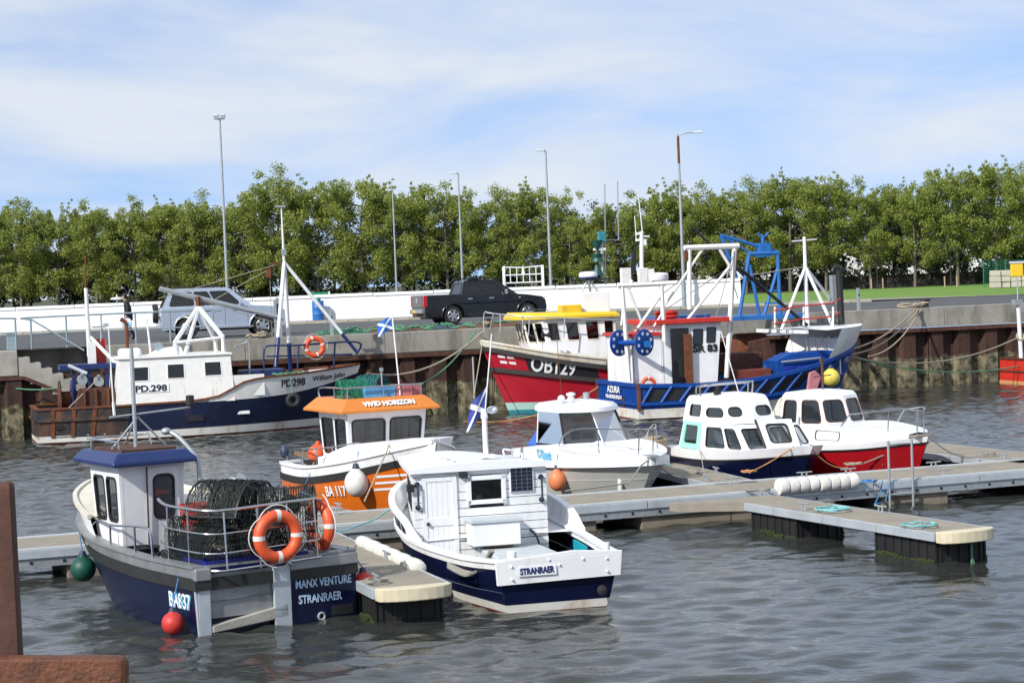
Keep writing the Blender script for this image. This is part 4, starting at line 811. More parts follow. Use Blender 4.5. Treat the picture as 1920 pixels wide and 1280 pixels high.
# ---------------------------------------------------------------- orange boat
def orange_boat():
    rt = thing('orange_boat', (-4.1, 46.3, 0), R(-65), 'orange and white fishing boat with orange wheelhouse roof lettered VIVID HORIZON', 'fishing boat')
    W_ = lambda x, y, z: rt.matrix_basis @ Vector((x, y, z))
    H = Hull(rt, 6.1, 2.5, [(0, .98), (.3, 1.0), (.6, 1.18), (.8, 1.38), (1, 1.66)], [(0, .86), (.06, .93), (.4, 1.0), (.65, .93), (.85, .58), (1, 0)], [(0, .84), (.4, .92), (.65, .68), (.85, .3), (1, 0)], brake=.7, flare=.75)
    H.strip('hull', -.4, lambda u: H.sh(u)-.34, 'orange_paint', 6); H.strip('rubbing_band', lambda u: H.sh(u)-.34, lambda u: H.sh(u)-.20, 'rubber', 2, off=.03)
    H.strip('bulwark', lambda u: H.sh(u)-.20, H.sh, 'white', 2, inner=.1, off=.01); H.rail('gunwale', 'white_clean', .16, .05, .01, -.04)
    H.deck('deck', .35, 'deck_grey', 0, .55, .1)
    H.text('BA 117', .2, 'letter_black', .60, .50, -1, bold=.006, width=.78, off=.008, slope=.07); H.text('BA 117', .2, 'letter_white', .603, .515, -1, bold=.006, width=.78, off=.018, slope=.07)
    for k in range(3): H.strip('hull_stripe', lambda u, k=k: .62+.13*k+(u-.7)*.5, lambda u, k=k: .67+.13*k+(u-.7)*.5, 'letter_white', 1, off=.012, u0=.80+.008*k, u1=.95, transom=False, sides=(-1,))
    zc = crv([(0, 1.0), (.45, 1.28), (.7, 1.6), (1, 1.72)]); H.strip('coachroof_side', lambda u: H.sh(u)-.02, zc, 'white_clean', 3, off=-.10, u0=.42, u1=1, transom=False); H.deck('coachroof', lambda u: zc(u), 'white_clean', .42, .985, .10)
    b_ = [(1.95, .74), (1.95, -.74), (3.35, -.74), (3.35, .74)]; t_ = [(1.85, .84), (1.85, -.84), (3.6, -.86), (3.6, .86)]
    house(rt, b_, .4, t_, 2.2, {2: [(.05, .52, .48, .90, .09), (.54, .52, .95, .90, .09)], 1: [(.08, .50, .48, .90, .08), (.56, .50, .92, .90, .08)], 0: [(.1, .5, .42, .9, .08), (.58, .5, .9, .9, .08)], 3: [(.08, .50, .48, .90, .08), (.56, .50, .92, .90, .08)]}, 'white', .06)
    q0 = [(1.6, 1.08), (1.6, -1.08), (3.86, -1.06), (3.86, 1.06)]; cc = Vector((2.7, 0, 0))
    MB().loft([[(x, y, 2.17) for x, y in q0], [(x, y, 2.21) for x, y in q0], [(cc.x+(x-cc.x)*.74, y*.80, 2.44) for x, y in q0]]).build('wheelhouse_roof', 'orange_roof', rt)
    xf, zt = (4.0+2.7+1.3*.74)/2, 2.335; nx = Vector((.23, 0, .302)).normalized(); up = Vector((-.302, 0, .23)).normalized()
    for d, mm, e in ((.006, 'letter_black', (.012, -.012)), (.014, 'letter_white', (0, 0))): text('VIVID HORIZON', .135, mm, rt, frame_at(Vector((3.71, 0+e[0], 2.325))+nx*d-up*(.07-e[1]), (0, 1, 0), up), bold=.008, width=1.12)
    guard(rt, 'roof_rail', [(3.45, .82, 2.4), (3.45, .82, 2.64), (3.45, .75, 2.66), (3.45, -.75, 2.66), (3.4, -.82, 2.66), (1.95, -.82, 2.62), (1.95, -.82, 2.4)], .017, 'steel', [((3.45, 0, 2.43), (3.45, 0, 2.66)), ((3.45, -.78, 2.4), (3.45, -.78, 2.66)), ((2.8, -.82, 2.4), (2.8, -.82, 2.64))], k=4)
    def place(o): o.location = W_(*o.location); o.rotation_euler.z += R(-65); return o
    place(pot('lobster_pot', (3.0, -.52, 2.44), 1.5, .55, .5, .36, 'net_green', 'green netted lobster pot on the orange wheelhouse roof', seed=11, hoop='net_green', group='pots on the orange roof'))
    place(pot('lobster_pot', (2.55, .12, 2.44), .5, .6, .62, .40, 'net_teal', 'round teal lobster pot behind the crates on the orange roof', seed=12, dense=1.5, group='pots on the orange roof'))
    for k, (x, y, m, s_, lab) in enumerate(((3.2, .06, 'crate_sky', (.34, .62, .2), 'pale blue crate on the orange wheelhouse roof'), (3.2, .58, 'crate_pink', (.34, .3, .22), 'left pink and violet crate on the orange roof'), (3.1, .85, 'crate_pink', (.34, .26, .2), 'right pink crate at the edge of the orange roof'))):
        c_ = place(thing('crate', (x, y-.1, 2.44), 0, lab, 'crate', 'crates on the orange roof')); b = MB()
        for zz_ in (.04, .15, .26): b.box((-s_[0]/2, 0, zz_*s_[2]/.3), (.03, s_[1], .07)).box((s_[0]/2, 0, zz_*s_[2]/.3), (.03, s_[1], .07)).box((0, -s_[1]/2, zz_*s_[2]/.3), (s_[0], .03, .07)).box((0, s_[1]/2, zz_*s_[2]/.3), (s_[0], .03, .07))
        for i in range(5):
            yy = -s_[1]/2+s_[1]*i/4
            for xx in (-s_[0]/2, s_[0]/2): b.box((xx, yy, s_[2]/2), (.035, .04, s_[2]))
        b.box((0, 0, .03), (s_[0], s_[1], .03)); b.build('crate_body', m, c_); MB().box((0, 0, s_[2]*.45), (s_[0]*.85, s_[1]*.9, s_[2]*.7)).build('folded_net', 'crate_blue' if k else 'rope_tan', c_)
    fs = W_(3.4, .38, 2.45); ff = thing('saltire_flag', fs, 0, 'bright blue saltire flag flying from a white staff on the orange boat', 'flag'); tb('staff', [(0, 0, 0), (-.10, 0, 1.72)], .016, 'white', ff); flag(ff, Vector((-.09, 0, 1.36)), Vector((-.30, -.05, -.10)), Vector((-.02, 0, .26)), 'flag_blue')
    MB().tube([(3.0, .15, 2.45), (3.0, .15, 2.95)], .018).box((3.0, .15, 2.98), (.06, .06, .07)).build('mast_lamp', 'galv', rt)
    # stern: sorting table, tubs
    MB().prism([(.15, .85, 1.12), (.15, -.75, 1.12), (1.35, -.75, 1.16), (1.35, .85, 1.16)], (0, 0, .04)).build('sorting_table', 'alu_fascia', rt); MB().box((.13, .05, 1.14), (.06, 1.66, .09)).box((.74, -.78, 1.16), (1.26, .05, .09)).build('table_edge', 'wood', rt)
    for x, y in ((.2, -.65), (1.3, -.65), (1.3, .7), (.2, .7)): tb('table_leg', [(x, y, .35), (x, y, 1.13)], .03, 'galv', rt)
    guard(rt, 'side_rail', [(1.5, -1.1, 1.0), (1.5, -1.1, 1.32), (1.7, -1.12, 1.36), (3.2, -1.12, 1.48), (4.4, -.96, 1.62), (4.5, -.92, 1.5)], .016, 'steel', [((2.4, -1.12, 1.1), (2.4, -1.12, 1.41)), ((3.3, -1.1, 1.2), (3.3, -1.1, 1.49))])
    o = place(thing('fish_tub', (.8, -.45, .36), 0, 'blue tub under the sorting table of the orange boat', 'tub')); MB().lathe([(.2, 0), (.26, .55), (.28, .56), (.24, .5), (.19, .03)], 14).build('tub', 'crate_blue', o, smooth=40)
    o = place(thing('fish_tub', (1.15, -.72, .36), 0, 'orange tub beside the table legs of the orange boat', 'tub')); MB().lathe([(.2, 0), (.27, .5), (.29, .51), (.25, .46), (.19, .03)], 14).build('tub', 'buoy_orange', o, smooth=40)
    o = place(thing('marker_buoy', (1.62, -.80, 1.15), 0, 'bright orange buoy lying against the white wheelhouse', 'buoy')); MB().ball((0, 0, .1), .22, .9).build('buoy', 'buoy_orange', o, smooth=50); MB().lathe([(.1, .2), (.05, .34), (.03, .36)], 8, (0, 0, 0)).build('eye', 'buoy_orange', o)
    p = H.pt(.76, .84, -1, .17); fender('ball', W_(*p), .24, 'fender_white', 'white ball fender hanging on the orange hull by a blue lanyard', None, W_(4.5, -.95, 1.6), stretch=1.15)
    p = H.pt(.40, .42, -1, .14); fender('ball', W_(*p), .15, 'fender_blue', 'dark blue teardrop fender low on the orange hull', None, W_(2.4, -1.2, 1.05), stretch=1.3)
    MB().tube([(.0, -.9, 1.0), (-.12, -.95, 1.25)], .03).ball((-.1, -.95, 1.2), .1, 1.4).build('stern_lamp', 'fender_blue', rt)
    MB().tube([(1.75, 1.0, .4), (1.75, 1.0, 1.75)], .045, 8).build('stern_post', 'wood_grey', rt, smooth=50)
    rope([W_(5.2, -.6, 1.66), W_(5.4, -.75, 1.5), at(683, 940, .6)], .016, 'rope_tan', 'tan mooring rope from the orange bow down to the cleat')
    rope(sag(W_(.1, -1.1, 1.0), W_(2.6, -1.25, 1.15), .42), .012, 'rope_tan', 'thin tan rope drooping along the orange hull, upper of two'); rope(sag(W_(.1, -1.12, .95), W_(3.3, -1.25, 1.3), .55), .011, 'rope_tan', 'thin tan rope drooping along the orange hull, lower of two')
orange_boat()
# ---------------------------------------------------------------- small white sports boat
def sports_boat():
    rt = thing('sports_boat', (.69, 47.7, 0), R(-68), 'small white and grey cabin sports boat with wide clear windscreen and pale blue lettering', 'motor boat')
    W_ = lambda x, y, z: rt.matrix_basis @ Vector((x, y, z))
    H = Hull(rt, 5.5, 2.3, [(0, .80), (.4, .84), (.75, .93), (1, 1.0)], [(0, .92), (.4, 1.0), (.7, .88), (.88, .55), (.97, .2), (1, 0)], [(0, .85), (.4, .85), (.7, .55), (.88, .22), (1, 0)], brake=.85, flare=.6)
    H.strip('hull', -.3, lambda u: H.sh(u)-.12, 'grey_hull', 5); H.strip('hull_line', lambda u: H.sh(u)-.42, lambda u: H.sh(u)-.39, 'fender_white', 1, off=.006); H.rail('gunwale', 'white_clean', .12, .14, -.05, .0)
    zt = crv([(0, .95), (.25, 1.1), (.45, 1.2), (.7, 1.12), (1, 1.04)]); H.strip('topsides', lambda u: H.sh(u)-.02, zt, 'white_clean', 3, off=-.10, u0=.05, u1=1.0, transom=False); H.deck('foredeck', lambda u: zt(u)-.005, 'white_clean', .42, .985, .10); H.deck('cockpit_sole', .45, 'deck_white', 0, .42, .12)
    H.text('C-Quest', .19, 'letter_cyan', .43, .90, -1, bold=.006, width=.72, off=-.075)
    # cabin: frameless windscreen with dark mouldings, moulded roof
    B0 = [(1.3, .78), (1.3, -.78), (2.75, -.74), (3.1, 0), (2.75, .74)]; T0 = [(1.25, .70), (1.25, -.70), (2.3, -.64), (2.5, 0), (2.3, .64)]; zb, zr = 1.14, 1.84
    for i in (1, 2, 3, 4):
        j = (i+1) % 5; a, b, c, d = Vector((*B0[i], zb)), Vector((*B0[j], zb)), Vector((*T0[j], zr)), Vector((*T0[i], zr)); MB().add([a, b, c, d], [(0, 1, 2, 3)]).build('windscreen_pane', 'tinted_glass', rt); tb('windscreen_post', [a, d], .028 if i in (2, 4) else .014, 'black' if i in (2, 4) else 'white', rt, 5); tb('windscreen_sill', [a, b], .03, 'black', rt, 5)
    pr = [(.95, .66), (.95, -.66), (1.4, -.76), (2.35, -.70), (2.66, -.34), (2.74, 0), (2.66, .34), (2.35, .70), (1.4, .76)]; cc = Vector((1.8, 0, 0))
    MB().loft([[(x, y, 1.84) for x, y in pr], [(x, y, 1.93) for x, y in pr], [(cc.x+(x-cc.x)*.9, y*.88, 2.01) for x, y in pr], [(cc.x+(x-cc.x)*.5, y*.5, 2.06) for x, y in pr]]).build('cabin_roof', 'white_clean', rt, smooth=45)
    MB().lathe([(.09, 0), (.09, .05), (.05, .12), (.1, .13), (.1, .18), (.02, .2)], 10, (1.9, -.2, 2.04)).ball((2.2, -.55, 2.12), .09, 1, 8).ball((2.3, -.38, 2.1), .06, 1, 8).build('roof_lamp', 'white_clean', rt, smooth=50); MB().lathe([(.07, 0), (.07, .17), (.03, .18)], 10, (1.7, .25, 2.03)).build('roof_vent', 'galv', rt); tb('whip_aerial', [(2.0, -.45, 2.05), (1.95, -.5, 3.5)], .007, 'rusty', rt, 4)
    for y in (-.4, .4): MB().box((1.35, y, .9), (.45, .5, .14)).box((1.13, y, 1.2), (.12, .5, .6)).build('seat', 'pale_grey', rt, bevel=.05)
    MB().box((2.35, -.05, 1.2), (.6, 1.3, .1)).build('dashboard', 'deck_white', rt); MB().box((2.3, -.3, 1.33), (.05, .2, .2)).box((2.3, 0, 1.30), (.05, .26, .16)).build('instrument', 'black', rt); MB().torus((2.0, -.4, 1.32), .15, .014, Matrix.Rotation(R(65), 3, 'Y'), 14, 5).build('wheel', 'black', rt)
    guard(rt, 'pulpit', [(2.9, -1.0, 1.1), (3.3, -.98, 1.45), (3.8, -.85, 1.58), (4.7, -.45, 1.6), (5.25, -.12, 1.6), (5.25, .12, 1.6), (4.7, .45, 1.6), (3.8, .85, 1.58), (3.3, .98, 1.45), (2.9, 1.0, 1.1)], .015, 'steel', [((4.3, -.66, 1.1), (4.25, -.66, 1.6)), ((4.3, .66, 1.1), (4.25, .66, 1.6)), ((5.1, -.16, 1.05), (5.2, -.16, 1.6)), ((5.1, .16, 1.05), (5.2, .16, 1.6))])
    MB().ball((3.5, -.3, 1.18), .14, .8, 10).build('deck_vent', 'white_clean', rt, smooth=50); MB().prism([(3.3, -.45, 1.15), (4.3, -.3, 1.12), (4.3, .3, 1.12), (3.3, .45, 1.15)], (0, 0, .06)).build('fore_hatch', 'white_clean', rt, bevel=.03); MB().box((5.35, 0, 1.06), (.35, .2, .05)).build('bow_roller', 'galv', rt)
    ot = MB(); ot.loft([[(-.5, -.22, .75), (.15, -.22, .75), (.15, .22, .75), (-.5, .22, .75)], [(-.55, -.26, 1.0), (.2, -.26, 1.0), (.2, .26, 1.0), (-.55, .26, 1.0)], [(-.3, -.12, 1.32), (.05, -.1, 1.30), (.05, .1, 1.3), (-.3, .12, 1.32)]]); oc = ot.build('covered_outboard', 'cover_blue', rt, bevel=.05); oc['label'] = 'outboard motor under a bright blue cover'
    p = H.pt(.62, .5, -1, .15); fender('ball', W_(*p), .19, 'fender_orange', 'pale orange teardrop fender on the white sports boat', None, W_(2.95, -1.0, 1.12), stretch=1.2)
    p = H.pt(.93, .45, -1, .07); fender('long', W_(*p), .05, 'fender_white', 'short white fender at the sports boat bow', None, W_(5.1, -.3, 1.0))
    rope([W_(5.4, 0, 1.05), W_(5.5, -.3, .9), at(1180, 905, .62), at(1060, 920, .53)], .018, 'rope_grey', 'dark mooring rope from the sports boat bow to the left'); rope(sag(W_(5.4, 0, 1.05), at(1300, 890, .55), .2), .018, 'rope_grey', 'grey mooring rope from the sports boat bow to the right')
sports_boat()
# ---------------------------------------------------------------- white cruiser with navy hull
def cruiser():
    rt = thing('cabin_cruiser', (4.18, 48.2, 0), R(-68), 'white cabin cruiser with navy hull, oval roof windows and a mint green side panel', 'motor boat')
    W_ = lambda x, y, z: rt.matrix_basis @ Vector((x, y, z))
    H = Hull(rt, 5.0, 2.1, [(0, .78), (.4, .80), (.75, .9), (1, 1.02)], [(0, .9), (.4, 1.0), (.7, .9), (.88, .55), (1, 0)], [(0, .8), (.4, .82), (.7, .55), (.88, .24), (1, 0)], brake=.7, flare=.6)
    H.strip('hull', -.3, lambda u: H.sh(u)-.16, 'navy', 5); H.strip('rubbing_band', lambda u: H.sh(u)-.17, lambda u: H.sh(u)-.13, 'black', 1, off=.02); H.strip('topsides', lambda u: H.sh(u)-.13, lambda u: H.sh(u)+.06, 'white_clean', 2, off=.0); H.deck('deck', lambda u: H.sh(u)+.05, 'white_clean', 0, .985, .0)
    B0 = [(.55, .84), (.55, -.84), (1.75, -.88), (3.35, -.62), (3.75, 0), (3.35, .62), (1.75, .88)]; T0 = [(.65, .74), (.65, -.74), (1.75, -.78), (2.75, -.58), (3.0, 0), (2.75, .58), (1.75, .78)]
    house(rt, B0, .84, T0, 1.42, {1: [(.16, .05, .86, .9, .06)], 2: [(.08, .14, .54, .88, .07), (.62, .14, .93, .86, .07)], 3: [(.12, .14, .86, .86, .08)], 4: [(.12, .14, .86, .86, .08)], 5: [(.1, .14, .5, .86, .07)], 6: [(.2, .1, .8, .9, .06)]}, 'white_clean', .04, fm='rubber', fw=.013)
    wall(rt, [(.66, -.875, .86), (1.66, -.905, .86), (1.62, -.80, 1.44), (.74, -.77, 1.44)], [(.14, .16, .9, .9, .06)], 'mint', .02, fm='mint', gm='green_glass', name='green_panel')
    B1 = [(.65, .76), (.65, -.76), (1.75, -.80), (2.45, -.6), (2.62, 0), (2.45, .6), (1.75, .80)]; T1 = [(.72, .68), (.72, -.68), (1.75, -.72), (2.2, -.55), (2.34, 0), (2.2, .55), (1.75, .72)]
    house(rt, B1, 1.42, T1, 1.90, {1: [(.28, .3, .78, .82, .06)], 2: [(.06, .3, .92, .72, .1)], 3: [(.12, .32, .62, .74, .1)], 4: [(.2, .32, .9, .74, .1)], 5: [(.1, .3, .9, .72, .1)]}, 'white_clean', .04, fm='rubber', fw=.016)
    MB().loft([[(x, y, 1.90) for x, y in T1], [(1.5+(x-1.5)*.93, y*.92, 1.99) for x, y in T1], [(1.5+(x-1.5)*.5, y*.5, 2.04) for x, y in T1]]).build('cabin_roof', 'white_clean', rt, smooth=40)
    wall(rt, [(3.62, -.28, .93), (3.9, .36, .93), (3.35, .46, 1.52), (3.05, -.2, 1.52)], [(.18, .2, .82, .85, .09)], 'white_clean', .04, name='hinged_screen', fm='rubber')
    tb('screen_edge', [(3.60, -.31, .95), (3.03, -.23, 1.52)], .03, 'black', rt, 4); tb('screen_foot', [(3.63, -.29, .93), (3.91, .36, .93)], .025, 'black', rt, 4)
    wall(rt, [(3.75, .5, .92), (3.55, .85, .92), (3.05, .78, 1.42), (3.2, .5, 1.42)], [(.12, .15, .85, .88, .08)], 'white_clean', .03, name='side_screen', fm='rubber', fw=.015)
    guard(rt, 'roof_rail', [(1.3, -.62, 1.95), (1.3, -.62, 2.2), (1.4, -.5, 2.24), (1.45, .5, 2.26), (1.4, .62, 2.22), (1.3, .64, 1.95)], .02, 'steel'); guard(rt, 'roof_rail', [(1.1, -.62, 1.95), (1.1, -.62, 2.17), (1.2, -.5, 2.2), (1.25, .5, 2.22), (1.2, .62, 2.18), (1.1, .64, 1.95)], .02, 'steel')
    MB().box((1.7, -.42, 2.05), (.12, .12, .1)).lathe([(.04, .05), (.04, .17)], 8, (1.7, -.42, 2.04)).build('roof_lamp', 'black', rt); tb('whip_aerial', [(1.9, .02, 1.98), (1.75, -.30, 3.4)], .011, 'white', rt, 5)
    om = MB(); om.loft([[(-.35, -.17, .75), (.0, -.17, .75), (.0, .17, .75), (-.35, .17, .75)], [(-.45, -.2, 1.0), (.05, -.2, 1.0), (.05, .2, 1.0), (-.45, .2, 1.0)], [(-.25, -.12, 1.35), (.05, -.15, 1.28), (.05, .15, 1.28), (-.25, .12, 1.35)]]); om.build('outboard_motor', 'fender_blue', rt, bevel=.05); MB().box((-.15, 0, .4), (.2, .16, .8)).build('outboard_leg', 'black', rt)
    tb('grab_rail', [(.3, -.8, .85), (.3, -.8, 1.02), (.5, -.82, 1.02)], .012, 'steel', rt)
    rope(smooth_path([W_(4.6, -.2, 1.05), W_(4.7, -.45, .95), at(1440, 868, .7), at(1405, 886, .56)], 4), .016, 'rope_orange', 'orange mooring rope from the cruiser bow to the cleat before it'); rope(sag(W_(4.9, 0, 1.05), at(1590, 876, .54), .15), .014, 'rope_orange', 'orange mooring rope from the cruiser bow towards the red boat'); rope([W_(1.9, -1.0, .9), at(1320, 884, .55)], .010, 'rope_tan', 'thin cream rope from the cruiser side to a yellow tag')
cruiser()
# ---------------------------------------------------------------- red boat
def red_boat():
    rt = thing('red_cruiser', (5.93, 48.8, 0), R(-57), 'red hulled small cruiser with white cabin and steel bow rail', 'motor boat')
    W_ = lambda x, y, z: rt.matrix_basis @ Vector((x, y, z))
    H = Hull(rt, 4.95, 2.05, [(0, .80), (.4, .80), (.75, .88), (1, 1.02)], [(0, .85), (.4, 1.0), (.7, .92), (.88, .6), (1, 0)], [(0, .8), (.4, .88), (.7, .66), (.88, .32), (1, 0)], brake=.45, flare=.7)
    H.strip('hull', -.3, lambda u: H.sh(u)-.10, 'red_gloss', 5); H.strip('rubbing_band', lambda u: H.sh(u)-.10, lambda u: H.sh(u)-.06, 'black', 1, off=.02); H.strip('topsides', lambda u: H.sh(u)-.06, lambda u: H.sh(u)+.06, 'white_clean', 1); H.deck('deck', lambda u: H.sh(u)+.05, 'white_clean', 0, .985, 0)
    zc = crv([(0, 1.1), (.5, 1.28), (.75, 1.2), (1, 1.1)]); H.strip('fore_cabin_side', lambda u: H.sh(u)+.04, zc, 'white_clean', 3, off=-.16, u0=.30, u1=.93, transom=False); H.deck('fore_cabin_top', lambda u: zc(u), 'white_clean', .30, .93, .16)
    o = H.pt(.55, 1.02, -1, -.15); wall(rt, [H.pt(.47, .95, -1, -.148), H.pt(.64, .95, -1, -.148), H.pt(.64, 1.19, -1, -.148), H.pt(.47, 1.21, -1, -.148)], [(.06, .1, .94, .92, .06)], 'white_clean', .02, name='fore_window_panel', gm='dark_glass', fw=.015)
    B0 = [(1.0, .78), (1.0, -.78), (1.75, -.80), (2.55, -.62), (2.75, 0), (2.55, .62), (1.75, .80)]; T0 = [(1.1, .66), (1.1, -.66), (1.75, -.70), (2.2, -.54), (2.36, 0), (2.2, .54), (1.75, .70)]
    house(rt, B0, .84, T0, 1.88, {1: [(.16, .38, .84, .92, .10)], 2: [(.1, .44, .9, .93, .09)], 3: [(.08, .46, .90, .92, .09)], 4: [(.1, .46, .92, .92, .09)], 5: [(.1, .44, .9, .93, .09)], 6: [(.16, .38, .84, .92, .1)]}, 'white_clean', .04, fm='rust_dark', fw=.02, gm='glass')
    MB().loft([[(x, y, 1.88) for x, y in T0], [(1.6+(x-1.6)*.92, y*.9, 1.96) for x, y in T0], [(1.6+(x-1.6)*.4, y*.4, 2.0) for x, y in T0]]).build('cabin_roof', 'white_clean', rt, smooth=40)
    MB().prism([(.35, -.78, .86), (1.05, -.79, .86), (1.08, -.68, 1.86), (.95, -.66, 1.80)], (0, 1.4, 0)).build('canvas_hood', 'canvas_cream', rt, bevel=.03)
    nb_ = wall(rt, [(1.08, -.815, .93), (1.68, -.83, .93), (1.68, -.815, 1.11), (1.08, -.80, 1.11)], (), 'wood', .02, name='name_board'); text('Wee Amy', .09, 'letter_white', rt, frame_at((1.38, -.832, .985), (1, -.03, 0), (0, .09, 1)), bold=.002, width=.42, shear=.25)
    MB().tube([(1.6, .1, 1.95), (1.6, .1, 2.6)], .03, 8).tube([(1.6, -.15, 2.28), (1.6, .35, 2.30)], .014).box((1.6, .1, 2.64), (.08, .08, .08)).build('mast', 'rust_dark', rt); tb('side_pole', [(1.78, -.83, .85), (1.78, -.78, 1.45)], .015, 'wood_grey', rt)
    guard(rt, 'pulpit', [(2.9, -.85, .95), (3.4, -.80, 1.5), (3.6, -.72, 1.56), (4.5, -.3, 1.66), (4.8, -.08, 1.62), (4.8, .08, 1.62), (4.5, .3, 1.66), (3.6, .72, 1.56), (3.4, .8, 1.5), (2.9, .85, .95)], .015, 'steel', [((4.2, -.42, 1.1), (4.25, -.42, 1.63)), ((4.2, .42, 1.1), (4.25, .42, 1.63)), ((4.75, -.1, 1.05), (4.75, -.1, 1.62)), ((4.75, .1, 1.05), (4.75, .1, 1.62))]); MB().box((4.6, 0, 1.09), (.6, .5, .04)).build('anchor_plate', 'wood_grey', rt)
    p = H.pt(.42, .45, -1, .09); fender('long', W_(*p), .075, 'fender_white', 'white sausage fender hanging on the red hull', None, W_(1.95, -.85, .95))
    rope(sag(W_(4.9, 0, 1.1), at(1620, 868, .53), .02), .014, 'rope_grey', 'pale mooring rope from the red bow down to the left'); rope(sag(W_(4.9, .05, 1.1), at(1850, 852, .58), .22), .016, 'rope_grey', 'grey mooring rope from the red bow to the far right finger')
red_boat()
tub = thing('tub', at(1226, 868, DZ), 0, 'tan round tub full of rope on the finger between the white boats', 'tub'); MB().lathe([(.26, 0), (.29, .5), (.31, .5), (.31, .54), (.27, .54), (.24, .05)], 20).build('tub_body', 'tub_tan', tub, smooth=40); MB().tube(coil((0, 0, .47), .2, 5, .02, 3), .02, 5).build('rope', 'rope_tan', tub)
# ================================================================== the big boats along the quay
def qp(px, py, out):
    """where the pixel's ray meets the upright plane that runs along the quay, `out` metres off its face"""
    d = CM.to_3x3() @ Vector(((px-960)/F, -(py-640)/F, -1.0)); o = Vector((0, 0, CAMH)); t = ((Q0-o).dot(QN)+out)/d.dot(QN); return o+d*t
def ring_disc(root, name, c, M, r, m, holes=6, hm='letter_white'):
    o = MB().lathe([(r*.2, -.03), (r*.95, -.03), (r, -.02), (r, .02), (r*.95, .03), (r*.2, .03)], 24, c, M).build(name, m, root, smooth=40)
    for k in range(holes):
        a = 6.283*k/holes+.3; MB().lathe([(r*.13, -.034), (r*.13, .034)], 10, Vector(c)+M @ Vector((r*.7*math.cos(a), r*.7*math.sin(a), 0)), M).build('hole', hm, o)
    return o
